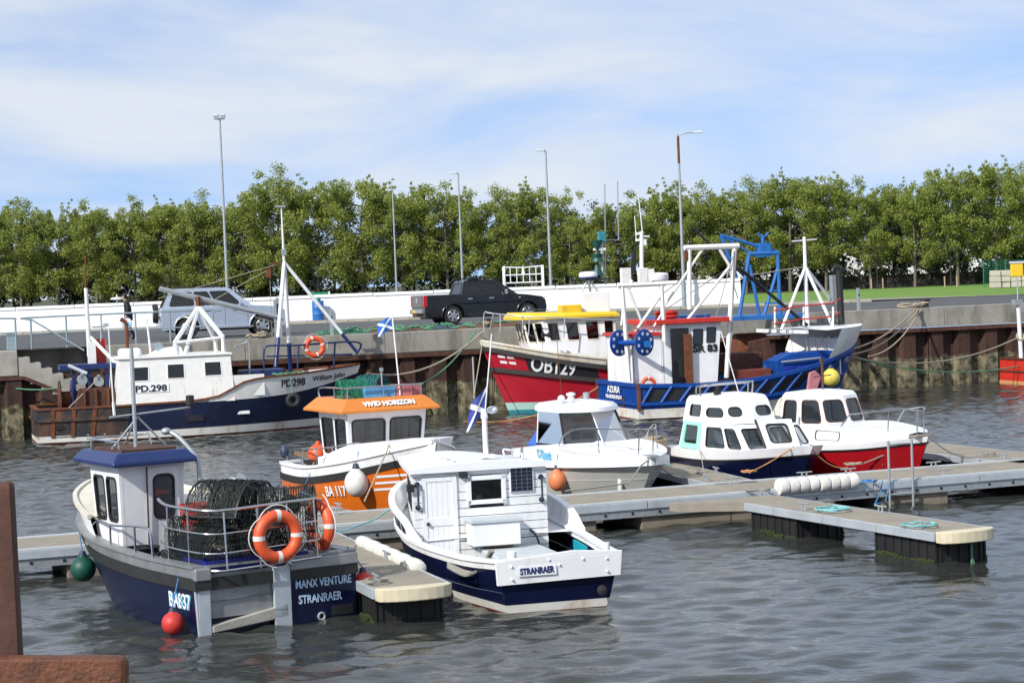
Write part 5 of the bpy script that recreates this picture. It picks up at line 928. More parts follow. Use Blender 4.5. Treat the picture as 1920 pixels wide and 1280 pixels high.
# ---------------------------------------------------------------- navy and white trawler at the left
def trawler():
    rt = thing('trawler', q(.55, 2.4, 0), QA, 'navy and white trawler with rusty stern and white wheelhouse numbered PD.298', 'fishing boat'); bpy.context.view_layer.update()
    W_ = lambda x, y, z: rt.matrix_basis @ Vector((x, y, z)); inv = rt.matrix_basis.inverted(); L_ = lambda px, py, out: inv @ qp(px, py, out)
    H = Hull(rt, 11.0, 3.9, [(0, 1.12), (.3, 1.14), (.52, 1.25), (.62, 1.72), (.8, 1.86), (1, 2.02)], [(0, .80), (.2, .96), (.5, 1.0), (.7, .88), (.88, .5), (1, 0)], [(0, .74), (.25, .92), (.5, .95), (.72, .70), (.9, .28), (1, 0)], brake=.75, flare=.8)
    zw = crv([(0, 1.12), (.3, 1.13), (.6, 1.14), (.76, 1.22), (.88, 1.42), (1, 1.74)])           # where navy meets white
    H.strip('antifouling', -.5, .07, 'antifoul_red', 2); H.strip('boot_stripe', .06, lambda u: .26+.06*u, 'boot_white_rust', 1, off=.004)
    H.strip('rusty_quarter', .2, lambda u: H.sh(u), 'black_rust_hull', 4, off=.004, u0=0, u1=.27, inner=.06)
    H.strip('hull', lambda u: .26+.05*u, lambda u: zw(u), 'navy_rusty', 5, u0=.27, u1=1.0, transom=False)
    H.strip('bow_bulwark', lambda u: zw(u), lambda u: max(H.sh(u), zw(u)+.02), 'white_rusty', 3, u0=.50, u1=1.0, transom=False, off=.006, inner=.06)
    H.rail('rubbing_strake', 'black_rust_hull', .10, .10, 0, .02, 0, .27, True, lambda u: .78); H.rail('gunwale', 'rusty', .14, .06, .02, -.03, 0, 1.0, True)
    H.deck('deck', 1.0, 'rust_dark', 0, .7, .08); H.deck('foredeck', lambda u: H.sh(u)-.12, 'rust_dark', .66, .985, .07)
    for u in (.04, .1, .16): H.strip('hull_rib', .2, 1.1, 'rusty', 2, off=.03, u0=u, u1=u+.012, transom=False, sides=(-1,))
    for u, z, s_ in ((.475, .62, (.5, .20)), (.07, .55, (.35, .16))): p = H.pt(u, z, -1, .012); MB().box(p, (s_[0], .03, s_[1])).build('freeing_port', 'black', rt)
    p = H.pt(.63, .70, -1, .02); MB().box(p, (.42, .03, .11)).build('anode', 'white', rt, bevel=.02)
    H.text('PD298', .24, 'letter_black', .775, 1.47, -1, bold=.006, width=.85, off=.03, slope=.03); H.text('William John', .17, 'letter_black', .895, 1.62, -1, bold=.001, width=1.25, off=.03, slope=.06)
    # wheelhouse, flush with the near side
    a, b, c, d = L_(221, 758, 4.3), L_(441, 752, 4.3), L_(437, 667, 4.05), L_(228, 676, 4.05)
    x0, x1 = a.x, b.x; yn = -1.9; z1 = 2.62
    house(rt, [(x0, yn), (x1, yn), (x1, 1.2), (x0, 1.2)], 1.12, [(x0+.12, yn+.22), (x1-.06, yn+.22), (x1-.06, 1.1), (x0+.12, 1.1)], z1, {0: [(.10, .52, .265, .83, .02), (.425, .54, .58, .86, .02), (.755, .56, .91, .87, .02)], 1: [(.15, .5, .4, .85), (.6, .5, .85, .85)], 3: [(.2, .5, .4, .85)]}, 'white_rusty', .05, fm='white', gm='dark_glass')
    MB().prism([(x0+.06, yn+.16, z1), (x1, yn+.16, z1), (x1, 1.16, z1), (x0+.06, 1.16, z1)], (0, 0, .07)).build('wheelhouse_roof', 'white_rusty', rt, bevel=.02)
    MB().box((x0+1.1, yn+.062, 1.66), (1.15, .012, .27), rx=R(-8)).build('number_board', 'white_clean', rt); text('PD.298', .2, 'letter_black', rt, frame_at((x0+1.1, yn+.038, 1.56), (1, 0, 0), (0, .14, 1)), bold=.010, width=1.02)
    MB().box((x0+.55, -.9, 2.82), (.75, .5, .3)).build('liferaft', 'white_clean', rt, bevel=.12); MB().prism([(x0+1.2, -1.2, 2.69), (x0+2.3, -1.2, 2.69), (x0+2.2, -1.2, 2.95), (x0+1.6, -1.2, 2.9)], (0, 1.2, 0)).build('skylight', 'white', rt)
    sl_ = L_(297, 650, 3.3); MB().lathe([(.02, -.1), (.13, -.06), (.15, .06), (.14, .08)], 14, sl_, Matrix.Rotation(R(80), 3, 'X')).tube([sl_-Vector((0, 0, .14)), sl_-Vector((0, 0, .35))], .03).build('searchlight', 'galv_blue', rt, smooth=50)
    # A-frame on the roof, derrick, mast
    ap = L_(372, 575, 2.6); at2 = L_(371, 556, 2.6)
    for px, py, out in ((328, 642, 3.6), (346, 668, 3.7), (418, 632, 3.6), (404, 640, 1.6)):
        f0 = L_(px, py, out); f1 = Vector((f0.x, f0.y, 2.68)); b = MB().tube([ap, f0, f1], .075, 6); b.build('gantry_leg', 'white', rt, smooth=40)
    MB().tube([L_(328, 642, 3.6), L_(418, 632, 3.6)], .05).build('gantry_bar', 'white', rt); MB().tube([ap, at2], .09, 6).build('gantry_head', 'rusty', rt)
    dp, de = L_(299, 541, 2.5), L_(531, 597, 2.4); tb('derrick', [dp, de], .085, 'galv', rt, 8); tb('derrick_wire', [dp+Vector((.1, 0, -.08)), de+Vector((0, 0, -.22))], .012, 'rope_tan', rt, 4)
    mt = L_(533, 492, 2.4); m0 = L_(516, 690, 3.2)
    for nm, (px, py, out), split in (('a', (517, 688, 3.4), .72), ('b', (545, 700, 1.6), .72), ('c', (671, 662, 2.4), .78)):
        f = L_(px, py, out); k = mt.lerp(f, split); tb('mast_leg', [mt, k], .07 if nm != 'c' else .06, 'white', rt, 8); tb('mast_leg_foot', [k, f], .075 if nm != 'c' else .06, 'roof_blue', rt, 8)
    tb('mast', [mt+Vector((0, 0, -.3)), mt+Vector((-.02, 0, 1.9))], .055, 'white', rt, 8, r2=.02); MB().box(mt+Vector((-.05, 0, 1.9)), (.35, .1, .07)).build('mast_head', 'galv', rt); MB().box(mt+Vector((0, 0, .35)), (.14, .14, .2)).build('mast_lamp', 'galv', rt); MB().box(mt+Vector((-.25, 0, -.02)), (.55, .06, .05)).box(mt+Vector((-.55, 0, -.35)), (.14, .1, .3)).build('mast_bracket', 'rusty', rt)
    for a_, b_ in (((0, 0, 0), (-4.3, 0, -1.05)), ((-.5, 0, -.2), (-3.9, 0, -1.9))): tb('rigging_wire', [mt+Vector(a_), mt+Vector(b_)], .012, 'rope_tan', rt, 4)
    tb('hanging_line', [mt+Vector((-.5, .1, -.2)), mt+Vector((-.5, .1, -2.5))], .01, 'rope_grey', rt, 4)
    # bow rail
    tp = [L_(495, 688, 3.9), L_(495, 658, 3.9), L_(505, 648, 3.9), L_(560, 647, 3.9), L_(670, 641, 2.9), L_(668, 664, 2.6)]; guard(rt, 'bow_rail', tp, .035, 'roof_blue', [(L_(628, 643, 3.3), L_(626, 690, 3.3)), (L_(560, 647, 3.9), L_(558, 690, 3.9)), (L_(500, 668, 3.9), L_(660, 664, 2.9))], k=4)
    lb = qp(590, 650, 3.75); lifebuoy('lifebuoy', lb, Matrix.Rotation(QA, 4, 'Z') @ Matrix.Rotation(math.pi/2, 4, 'X') @ Matrix.Rotation(.3, 4, 'Z'), 'orange lifebuoy hanging on the blue bow rail of the trawler', Rr=.285, r=.085)
    for i in range(4): tb('deck_rope', coil((8.1+.25*i, -.6-.2*(i % 2), H.sh(.76)-.08), .3, 3, .03, 20+i), .025, 'rope_green', rt, 5)
    ty = L_(550, 750, 4.25); t_ = tag(thing('tyre_fender', W_(*ty)+Vector((0, -.06, 0)), QA, 'black tyre fender hanging on the navy bow of the trawler', 'fender')); MB().torus((0, 0, 0), .17, .085, Matrix.Rotation(math.pi/2, 3, 'X'), 20, 8).build('tyre', 'rubber', t_, smooth=60); tb('lanyard', [(0, 0, .2), Vector(qp(547, 705, 4.1))-t_.location], .02, 'rope_green', t_, 5)
    # open deck forward of the house: winch, mesh guard
    MB().prism([L_(470, 706, 3.9), L_(490, 706, 3.9), L_(508, 736, 4.0), L_(482, 742, 4.0)], (0, .05, 0)).build('steel_plate', 'galv', rt); g = MB()
    for i in range(9): g.tube([L_(459+i*5.5, 706, 3.7), L_(459+i*5.5, 735, 3.7)], .012, 4)
    for i in range(6): g.tube([L_(458, 706+i*5.5, 3.7), L_(505, 706+i*5.5, 3.7)], .012, 4)
    g.build('mesh_guard', 'black', rt); MB().box(L_(490, 700, 2.6), (1.5, 1.0, .3)).build('hatch_cover', 'roof_blue', rt, bevel=.05); MB().box(L_(462, 722, 4.15), (1.2, .04, .7)).build('side_panel', 'white_rusty', rt)
    MB().tube(smooth_path([L_(440, 650, 3.5), L_(455, 645, 3.4), L_(467, 644, 3.4), L_(468, 700, 3.4)], 4), .03, 6).build('hose_stand', 'galv', rt)
    # stern: net drum, blue gantry, posts
    dr = L_(150, 745, 2.6); Mx = Matrix.Rotation(R(90), 3, 'Y')
    MB().lathe([(.28, -.8), (.28, .8)], 16, dr+Vector((.1, 0, -.05)), Mx).build('net_drum', 'rusty', rt, smooth=40)
    for xx, m in ((-.75, 'rust_dark'), (-.35, 'roof_blue'), (.75, 'rust_dark')): MB().lathe([(.58, -.03), (.62, 0), (.58, .03)], 22, dr+Vector((xx+.1, 0, 0)), Mx).build('drum_flange', m, rt, smooth=40)
    MB().prism([L_(138, 768, 3.6), L_(148, 728, 3.6), L_(215, 726, 3.6), L_(221, 768, 3.6)], (0, .08, 0)).build('winch_guard', 'rust_dark', rt, bevel=.03)
    for px in (158, 180, 203): MB().box(L_(px, 748, 3.66), (.07, .07, .68)).build('guard_rib', 'rusty', rt)
    MB().box(L_(168, 686, 2.6), (2.0, 1.2, .16)).build('gantry_top', 'roof_blue', rt)
    for px, py in ((138, 695), (200, 698), (168, 705)): p = L_(px, py, 3.0); MB().box((p.x, p.y, 1.75), (.12, .12, 1.2)).build('gantry_post', 'roof_blue', rt)
    tb('gantry_brace', [L_(128, 685, 3.2), L_(163, 700, 3.4)], .06, 'alu_fascia', rt)
    for px, py in ((154, 712), (185, 715)): MB().lathe([(.05, -.05), (.17, -.05), (.12, 0), (.17, .05), (.05, .05)], 12, L_(px, py, 3.4), Matrix.Rotation(R(90), 3, 'X')).box(L_(px, py-7, 3.4), (.1, .1, .2)).build('towing_block', 'galv', rt)
    MB().box(L_(188, 660, 2.0), (.35, .3, .9)).build('red_locker', 'bright_red', rt); MB().box(L_(172, 662, 2.4), (.25, .3, .75)).build('white_locker', 'white_rusty', rt)
    m1, m2 = L_(168, 668, 2.4), L_(161, 540, 2.4); tb('stern_mast', [m1, m2], .08, 'white_rusty', rt, 8, r2=.06); tb('stern_mast_top', [m2, L_(160, 480, 2.4)], .03, 'rusty', rt, 5); tb('mast_stay', [L_(170, 632, 2.4), L_(220, 684, 3.0)], .06, 'white', rt)
    MB().lathe([(.2, 0), (.3, .05), (.3, .14), (.1, .16)], 14, L_(187, 614, 2.4)).build('radar_dome', 'white', rt, smooth=40); MB().ball(L_(219, 560, 2.0), .22, .25, 12).tube([L_(219, 560, 2.0), L_(219, 572, 2.0)], .03).tube([L_(219, 560, 2.0), L_(219, 552, 2.0)], .02).build('radio_dome', 'white', rt, smooth=40)
    MB().tube([L_(239, 662, 2.6), L_(237, 605, 2.6)], .06, 8).tube([L_(226, 598, 2.6), L_(237, 605, 2.6)], .08, 6).build('exhaust_stack', 'rusty', rt); tb('aerial', [L_(283, 668, 2.6), L_(275, 597, 2.6)], .035, 'white', rt, 6); tb('aerial', [L_(189, 640, 2.9), L_(190, 592, 2.9)], .02, 'galv', rt, 5)
    tb('trawl_warp', [L_(180, 714, 3.4), L_(128, 765, 4.0)], .02, 'rope_tan', rt, 4)
trawler()
# ---------------------------------------------------------------- red, black and cream trawler
def red_trawler():
    rt = thing('trawler', q(27.25, 2.3, 0), QA+math.pi, 'red and black trawler with yellow wheelhouse roof numbered OB129', 'fishing boat')
    inv = rt.matrix_basis.inverted(); L_ = lambda px, py, out: inv @ qp(px, py, out)
    H = Hull(rt, 11.4, 4.1, [(0, 1.5), (.4, 1.6), (.6, 1.78), (.8, 2.12), (1, 2.62)], [(0, .85), (.3, 1.0), (.6, .98), (.8, .74), (.92, .40), (1, 0)], [(0, .8), (.3, .95), (.6, .82), (.8, .45), (.93, .16), (1, 0)], brake=1.0, flare=.9)
    A = crv([(0, 1.15), (.4, 1.22), (.6, 1.46), (.8, 1.84), (1, 2.36)]); B_ = crv([(0, .65), (.4, .78), (.6, .98), (.8, 1.28), (1, 1.62)])
    H.strip('antifouling', -.5, .02, 'teal_boot', 2); H.strip('lower_boot', .0, .16, 'teal_boot', 1, off=.002); H.strip('boot_stripe', .16, lambda u: .34+.08*u, 'mint_boot', 1, off=.003)
    H.strip('hull', lambda u: .34+.08*u, lambda u: B_(u), 'red_paint', 4); H.strip('upper_hull', lambda u: B_(u), lambda u: A(u), 'red_paint', 3, off=.004)
    H.strip('number_panel', lambda u: B_(u)+.02, lambda u: A(u)-.02, 'black', 2, off=.012, u0=.69, u1=.895, transom=False, sides=(1,)); H.rail('rubbing_strake', 'rubber', .12, .15, 0, .03, 0, 1, True, B_); H.rail('fender_rail', 'rubber', .14, .16, 0, .04, 0, 1, True, A)
    H.strip('bulwark', lambda u: A(u), H.sh, 'cream_rusty', 3, off=.01, inner=.08); H.rail('gunwale', 'cream_rusty', .16, .07, .02, -.03); H.deck('deck', lambda u: H.sh(u)-.5, 'deck_grey', 0, .97, .1)
    H.text('OB129', .52, 'letter_white', .828, 1.42, 1, bold=.012, width=1.42, off=.045, slope=-.17)
    for k in range(3):
        for j in range(2): H.strip('bow_mark', lambda u, k=k: 1.80+.2*k+(u-.95)*1.6, lambda u, k=k: 1.89+.2*k+(u-.95)*1.6, 'letter_white', 1, off=.012, u0=.925+.024*j, u1=.943+.024*j, transom=False, sides=(1,))
    p = H.pt(.60, 1.72, 1, .02); MB().lathe([(.05, 0), (.1, 0), (.1, .03), (.05, .03)], 12, p, Matrix.Rotation(R(-90), 3, 'X')).build('porthole', 'black', rt)
    # wheelhouse
    x1, x0 = L_(985, 600, 3.0).x, L_(1152, 600, 3.6).x; zb, zr = 1.75, 3.3
    B0 = [(x0, 1.45), (x0, -1.45), (x1-.7, -1.35), (x1-.25, -.6), (x1-.25, .6), (x1-.7, 1.35)]; T0 = [(x0, 1.38), (x0, -1.38), (x1-.45, -1.25), (x1+.05, -.55), (x1+.05, .55), (x1-.45, 1.25)]
    house(rt, B0, zb, T0, zr, {5: [(.05, .50, .20, .92, .06), (.30, .50, .48, .92, .06), (.58, .50, .76, .92, .06), (.84, .50, .97, .92, .06)], 4: [(.06, .48, .48, .93, .05), (.54, .48, .94, .93, .05)], 3: [(.04, .48, .32, .93, .05), (.36, .48, .64, .93, .05), (.68, .48, .96, .93, .05)], 1: [(.1, .5, .4, .9)]}, 'white', .05, fm='cream', gm='dark_glass')
    yr = [(x0-.1, 1.6), (x0-.1, -1.6), (x1-.5, -1.45), (x1+.45, -.5), (x1+.45, .5), (x1-.5, 1.45)]; cm = Vector(((x0+x1)/2, 0, 0))
    MB().loft([[(x, y, zr) for x, y in yr], [(x, y, zr+.09) for x, y in yr], [(cm.x+(x-cm.x)*.93, y*.9, zr+.17+max(0, (x-cm.x))*.045) for x, y in yr]]).build('wheelhouse_roof', 'yellow', rt, smooth=30)
    MB().prism([(x1-.75, 1.05, zr+.30), (x1-.3, .95, zr+.32), (x1+.1, .45, zr+.32), (x1-.55, .6, zr+.34)], (0, 0, .02)).build('roof_plate', 'black', rt); MB().box((x0+1.5, .9, zr+.3), (.75, .5, .32)).build('roof_locker', 'yellow', rt, bevel=.04); MB().box((x0+.5, .4, zr+.5), (1.0, 1.0, .75)).build('roof_cabinet', 'white_clean', rt, bevel=.03)
    rd = L_(1103, 522, 2.3); MB().lathe([(.3, 0), (.33, .05), (.33, .17), (.28, .23), (.05, .25)], 16, rd).build('radar_dome', 'white_clean', rt, smooth=40); MB().lathe([(.335, .0), (.335, .06)], 16, rd).build('radar_base', 'roof_blue', rt)
    for dx, dy in ((-.45, .4), (-.2, -.4), (.45, 0)): tb('radar_leg', [rd, rd+Vector((dx*1.3, dy, -1.0))], .04, 'galv', rt)
    MB().box(rd+Vector((-.35, 0, -.03)), (1.0, .4, .05)).build('radar_shelf', 'black', rt)
    ms = L_(1130, 528, 2.0); mt = L_(1128, 438, 2.0); tb('signal_mast', [ms, mt], .06, 'galv', rt); MB().box(mt+Vector((0, 0, -.1)), (.25, .2, .35)).build('mast_lamp', 'teal_boot', rt); MB().box(mt+Vector((.1, 0, -.55)), (.45, .1, .08)).build('scanner_bar', 'white', rt)
    for k in range(2): MB().lathe([(.22, 0), (.05, .38), (.22, .76)], 10, L_(1120, 516-24*k*1.05, 2.0)).build('day_shape', 'fender_green', rt)
    for px, y0, y1 in ((1136, 534, 345), (1160, 450, 340)): tb('whip_aerial', [L_(px, y0, 1.8), L_(px-2, y1, 1.8)], .022, 'galv', rt, 5)
    tb('aerial_arm', [L_(1130, 450, 1.9), L_(1160, 450, 1.8)], .02, 'galv', rt)
    tp = [L_(908, 622, 2.3), L_(908, 587, 2.3), L_(925, 588, 2.6), L_(1000, 594, 3.9), L_(1160, 600, 4.2)]
    guard(rt, 'bow_rail', tp, .025, 'galv', [(L_(938, 588, 3.0), L_(938, 622, 3.0)), (L_(980, 592, 3.6), L_(980, 620, 3.6)), (L_(993, 594, 3.8), L_(991, 629, 3.8)), (L_(1059, 597, 4.1), L_(1057, 632, 4.1)), (L_(918, 618, 2.5), L_(926, 586, 2.7))], k=3)
    MB().tube([L_(1015, 628, 4.2), L_(1033, 628, 4.2)], .06).tube([L_(1018, 622, 4.2), L_(1018, 633, 4.2)], .05).tube([L_(1030, 622, 4.2), L_(1030, 633, 4.2)], .05).build('mooring_bitts', 'black', rt)
    # blue trawl gantry aft
    o1, o2 = .9, 3.9
    for oo in (o1, o2):
        t0 = L_(1405, 476, oo); t1 = L_(1458, 474, oo); f0, f1, f2 = L_(1385, 600, oo), L_(1425, 596, oo), L_(1463, 592, oo)
        for a, b, r_ in ((t0, f0, .09), (t0+Vector((0, 0, -.4)), f1, .08), (t1, f2, .09), (t1+Vector((0, 0, -.5)), L_(1432, 594, oo), .08), (t0, t1, .11)): MB().tube([a, b], r_*.75, 6).build('gantry_tube', 'sky_blue_paint', rt, smooth=40)
        for py in (545, 568): tb('gantry_rung', [L_(1434, py, oo), L_(1462, py, oo)], .04, 'sky_blue_paint', rt)
    for px in (1405, 1458): tb('gantry_cross', [L_(px, 476, o1), L_(px, 476, o2)], .10, 'sky_blue_paint', rt, 6)
    c_ = L_(1431, 474, 2.4); MB().tube([c_, L_(1430, 440, 2.4)], .07).tube([L_(1420, 437, 2.4), L_(1430, 446, 2.4)], .04).tube([L_(1441, 436, 2.4), L_(1431, 446, 2.4)], .04).box(c_+Vector((0, 0, .1)), (.4, .5, .5)).build('gantry_head', 'sky_blue_paint', rt)
    j = L_(1352, 441, 2.4); tb('gantry_boom', [j, L_(1458, 472, 2.4)], .06, 'sky_blue_paint', rt); tb('gantry_strut', [j, L_(1380, 520, 2.4)], .08, 'sky_blue_paint', rt); tb('gantry_stay', [j, L_(1405, 474, 2.4)], .04, 'sky_blue_paint', rt); tb('derrick', [L_(1295, 424, 2.4), L_(1420, 540, 2.6)], .05, 'black', rt)
    MB().box(L_(1415, 594, 3.0), (3.0, 2.6, .15)).build('gantry_deck', 'sky_blue_paint', rt); MB().lathe([(.55, -.6), (.6, -.5), (.6, .5), (.55, .6)], 18, L_(1405, 655, 2.6), Matrix.Rotation(R(90), 3, 'Y')).build('net_drum', 'rusty', rt, smooth=40)
    MB().prism([L_(1398, 692, 4.2), L_(1402, 640, 4.2), L_(1440, 632, 4.2), L_(1452, 680, 4.2)], (0, .1, 0)).build('trawl_door', 'rust_dark', rt, bevel=.03)
    MB().box(L_(1180, 690, 4.3), (.25, .2, 2.2)).build('quarter_post', 'rusty', rt)
    t2 = thing('tyre_fender', qp(1150, 683, 4.6), QA, 'black tyre fender at the shoulder of the red trawler', 'fender'); MB().torus((0, 0, 0), .17, .09, Matrix.Rotation(math.pi/2, 3, 'X'), 18, 8).build('tyre', 'rubber', t2, smooth=60)
red_trawler()
# ---------------------------------------------------------------- blue trawler
def blue_trawler():
    OUT = 6.9
    rt = thing('trawler', q(19.3, OUT, 0), QA, 'bright blue trawler with black side panels and white wheelhouse numbered SR 83', 'fishing boat')
    inv = rt.matrix_basis.inverted(); L_ = lambda px, py, out: inv @ qp(px, py, out); W_ = lambda x, y, z: rt.matrix_basis @ Vector((x, y, z))
    H = Hull(rt, 8.7, 4.7, [(0, 1.10), (.25, 1.04), (.5, 1.16), (.7, 1.42), (.85, 1.72), (1, 2.05)], [(0, .90), (.3, 1.0), (.6, .98), (.8, .76), (.92, .42), (1, 0)], [(0, .86), (.3, .95), (.6, .86), (.8, .5), (.93, .18), (1, 0)], brake=.9, flare=.8)
    H.strip('antifouling', -.5, .05, 'antifoul_red', 2); H.strip('boot_stripe', .04, lambda u: .34+.25*u*u, 'boot_white_rust', 1, off=.004)
    lo = crv([(0, .52), (.3, .52), (.6, .64), (.8, .88), (1, 1.15)]); H.strip('hull', lambda u: .34+.25*u*u, H.sh, 'blue_paint', 5, inner=.08); H.rail('gunwale', 'blue_paint', .18, .12, .02, -.02); H.rail('lower_strake', 'blue_paint', .12, .10, 0, .03, 0, 1, True, lo)
    us = [.015, .09, .165, .24, .315, .39, .47, .545, .62, .69, .745]
    for i in range(len(us)-1):
        ua, ub = us[i]+.012, us[i+1]-.012; b = MB(); secs = [[H.pt(u+.028*t, lo(u)+.07+(H.sh(u)-.1-lo(u)-.07)*t, -1, .014) for t in (0, .5, 1)] for u in (ua, (ua+ub)/2, ub)]; b.loft(secs, closed=False); b.build('side_panel', 'black_panel', rt, smooth=60)
    for u in us+[.80]: tb('side_frame', [H.pt(u-.003, lo(u)+.03, -1, .05), H.pt(u+.033, H.sh(u)-.02, -1, .05)], .055, 'blue_paint', rt, 6)
    H.deck('deck', lambda u: .85+.2*u, 'rust_dark', 0, .97, .1)
    w0 = H.pt(0, .8, 1).y
    for i in range(17): MB().box((-.02, -w0+.2+(2*w0-.4)*i/16, .78), (.03, .05, .5)).build('transom_board', 'blue_paint', rt)
    Mt = lambda y, z: frame_at((-.075, y, z), (0, -1, 0), (0, 0, 1)); MB().box((-.03, .0, 1.05), (.05, .9, .28)).build('transom_plate', 'blue_paint', rt); MB().box((-.04, -.55, .53), (.02, .42, .26)).build('scupper', 'rust_dark', rt)
    text('AZURA', .21, 'letter_white', rt, Mt(.25, .82), bold=.008, width=1.3); text('FRASERBURGH', .12, 'letter_white', rt, Mt(.25, .62), bold=.004, width=1.6)
    for y in (w0, -w0): MB().box((-.01, y, .75), (.09, .12, .9)).build('corner_post', 'rusty', rt)
    # wheelhouse
    pa, pb = L_(1293, 700, 8.3), L_(1350, 700, 8.3); x0, x1 = L_(1185, 640, 8.3).x, pb.x; xs_ = L_(1240, 640, 8.3).x; yn = -1.5; zt = 3.05
    house(rt, [(xs_, yn), (x1-.15, yn), (x1-.15, 1.3), (xs_, 1.3)], .95, [(xs_, yn+.05), (x1+.08, yn+.05), (x1+.08, 1.25), (xs_, 1.25)], zt, {0: [(.535, .66, .70, .90, .05), (.765, .68, .92, .92, .05)], 1: [(.08, .6, .3, .9), (.38, .6, .62, .9), (.7, .6, .92, .9)], 3: [(.1, .6, .4, .9)]}, 'white', .05, fm='rubber')
    MB().box(((xs_+.18*(x1-xs_)+xs_+.42*(x1-xs_))/2-.0, yn-.012, 1.95), (.62, .03, 1.9)).build('doorway', 'black', rt); MB().box((xs_+.42*(x1-xs_), yn-.1, 1.85), (.24, .16, 1.7)).build('post_box', 'rusty', rt)
    text('SR 83', .22, 'letter_black', rt, frame_at((xs_+.74*(x1-xs_), yn-.0, 2.10), (1, 0, 0), (0, .03, 1)), bold=.014, width=.86)
    MB().prism([(xs_-.25, yn-.18, zt), (x1+.3, yn-.18, zt), (x1+.3, 1.5, zt), (xs_-.25, 1.5, zt)], (0, 0, .16)).build('wheelhouse_roof', 'bright_red', rt, bevel=.02); MB().box(((xs_+x1)/2, 0, zt+.2), (x1-xs_-.2, 2.0, .1)).build('roof_top', 'sky_blue_paint', rt)
    house(rt, [(x0, yn+.1), (xs_+.02, yn+.1), (xs_+.02, 1.2), (x0, 1.2)], .95, [(x0, yn+.1), (xs_+.02, yn+.1), (xs_+.02, 1.2), (x0, 1.2)], 2.7, {}, 'white', .05); MB().prism([(x0-.1, yn, 2.7), (xs_, yn, 2.7), (xs_, 1.3, 2.7), (x0-.1, 1.3, 2.7)], (0, 0, .1)).build('aft_house_roof', 'bright_red', rt)
    lb = qp(1216, 722, 8.62); lifebuoy('lifebuoy', lb, Matrix.Rotation(QA, 4, 'Z') @ Matrix.Rotation(math.pi/2, 4, 'X'), 'red lifebuoy low on the white side of the blue trawler', Rr=.22, r=.065)
    p = L_(1250, 596, 7.6); rr = thing('lifebuoy', W_(*p), QA, 'pair of red liferings lying flat on the red roof edge of the blue trawler', 'lifebuoy')
    for k in range(2): MB().torus((0, 0, .05+.13*k), .34, .065, None, 20, 8).build('ring', 'bright_red', rr, smooth=60)
    # net drum discs at the stern quarter
    d1, d2 = L_(1161, 643, 8.3), L_(1208, 642, 9.3); Md = (d2-d1).to_track_quat('Z', 'Y').to_matrix()
    for dd in (d1, d2): ring_disc(rt, 'drum_disc', dd, Md, .43, 'blue_paint', 8)
    tb('drum_shaft', [d1, d2], .09, 'blue_paint', rt, 8); MB().box(L_(1214, 645, 9.45), (.2, .15, .2)).build('drum_motor', 'sky_blue_paint', rt)
    # white stern gantry
    for a, b, r_ in (((1166, 536), (1180, 715), .1), ((1240, 536), (1246, 640), .1), ((1158, 536), (1248, 532), .11), ((1178, 540), (1204, 605), .06), ((1237, 556), (1196, 615), .07), ((1185, 525), (1180, 540), .08), ((1226, 612), (1240, 590), .05), ((1170, 560), (1165, 610), .05)): MB().tube([L_(*a, 8.5), L_(*b, 8.5)], r_*.75, 6).build('gantry_tube', 'white_rusty', rt, smooth=40)
    for px, py, w_, h_ in ((1173, 520, .3, .9), (1205, 520, .3, .9), (1218, 520, .25, .8)): MB().box(L_(px, py, 7.4), (w_, .25, h_*.7)).build('mast_foot', 'white_rusty', rt)
    tb('mast', [L_(1203, 535, 7.4), L_(1203, 434, 7.4)], .07, 'white', rt, 8); MB().box(L_(1199, 438, 7.4), (.25, .1, .08)).box(L_(1199, 450, 7.4), (.25, .1, .08)).box(L_(1212, 443, 7.4), (.2, .08, .05)).box(L_(1208, 454, 7.4), (.12, .1, .2)).build('mast_lamps', 'white', rt); tb('whip_aerial', [L_(1205, 440, 7.4), L_(1196, 356, 7.4)], .02, 'white', rt, 5); tb('whip_aerial', [L_(1193, 450, 7.4), L_(1190, 405, 7.4)], .015, 'white', rt, 5)
    MB().lathe([(.32, 0), (.35, .05), (.35, .2), (.3, .25), (.05, .27)], 16, L_(1234, 526, 7.4)).build('radar_dome', 'white_clean', rt, smooth=40); MB().prism([L_(1180, 515, 7.2), L_(1188, 470, 7.2), L_(1194, 455, 7.2), L_(1192, 512, 7.2)], (0, .04, 0)).build('furled_flag', 'black', rt)
    # goal-post gantry forward of the house
    for a, b, r_ in (((1283, 465), (1385, 461), .13), ((1292, 467), (1293, 580), .11), ((1377, 466), (1362, 708), .12), ((1317, 468), (1248, 570), .06), ((1348, 466), (1372, 505), .07), ((1372, 495), (1290, 598), .07)): MB().tube([L_(*a, 8.2), L_(*b, 8.2)], r_*.72, 8).build('goalpost_tube', 'white_rusty', rt, smooth=40)
    for px in (1287, 1380): MB().box(L_(px, 480, 8.2), (.12, .12, .3)).build('hanging_block', 'rusty', rt)
    for a, b, o_ in (((1374, 480), (1330, 640), 8.3), ((1376, 470), (1372, 640), 8.3), ((1283, 520), (1230, 560), 8), ((1370, 500), (1240, 585), 7.5), ((1355, 470), (1384, 560), 7.0)): tb('rigging_wire', [L_(*a, o_), L_(*b, o_)], .016, 'rope_grey', rt, 4)
    # whaleback bow, open at the back, with winch
    zwb = crv([(.6, 2.58), (.8, 2.66), (.9, 2.68), (1, 2.70)]); H.strip('whaleback_side', H.sh, zwb, 'white', 4, u0=.78, u1=1.0, transom=False, off=0, inner=.05)
    H.deck('whaleback_top', zwb, 'white', .70, .99, 0); 
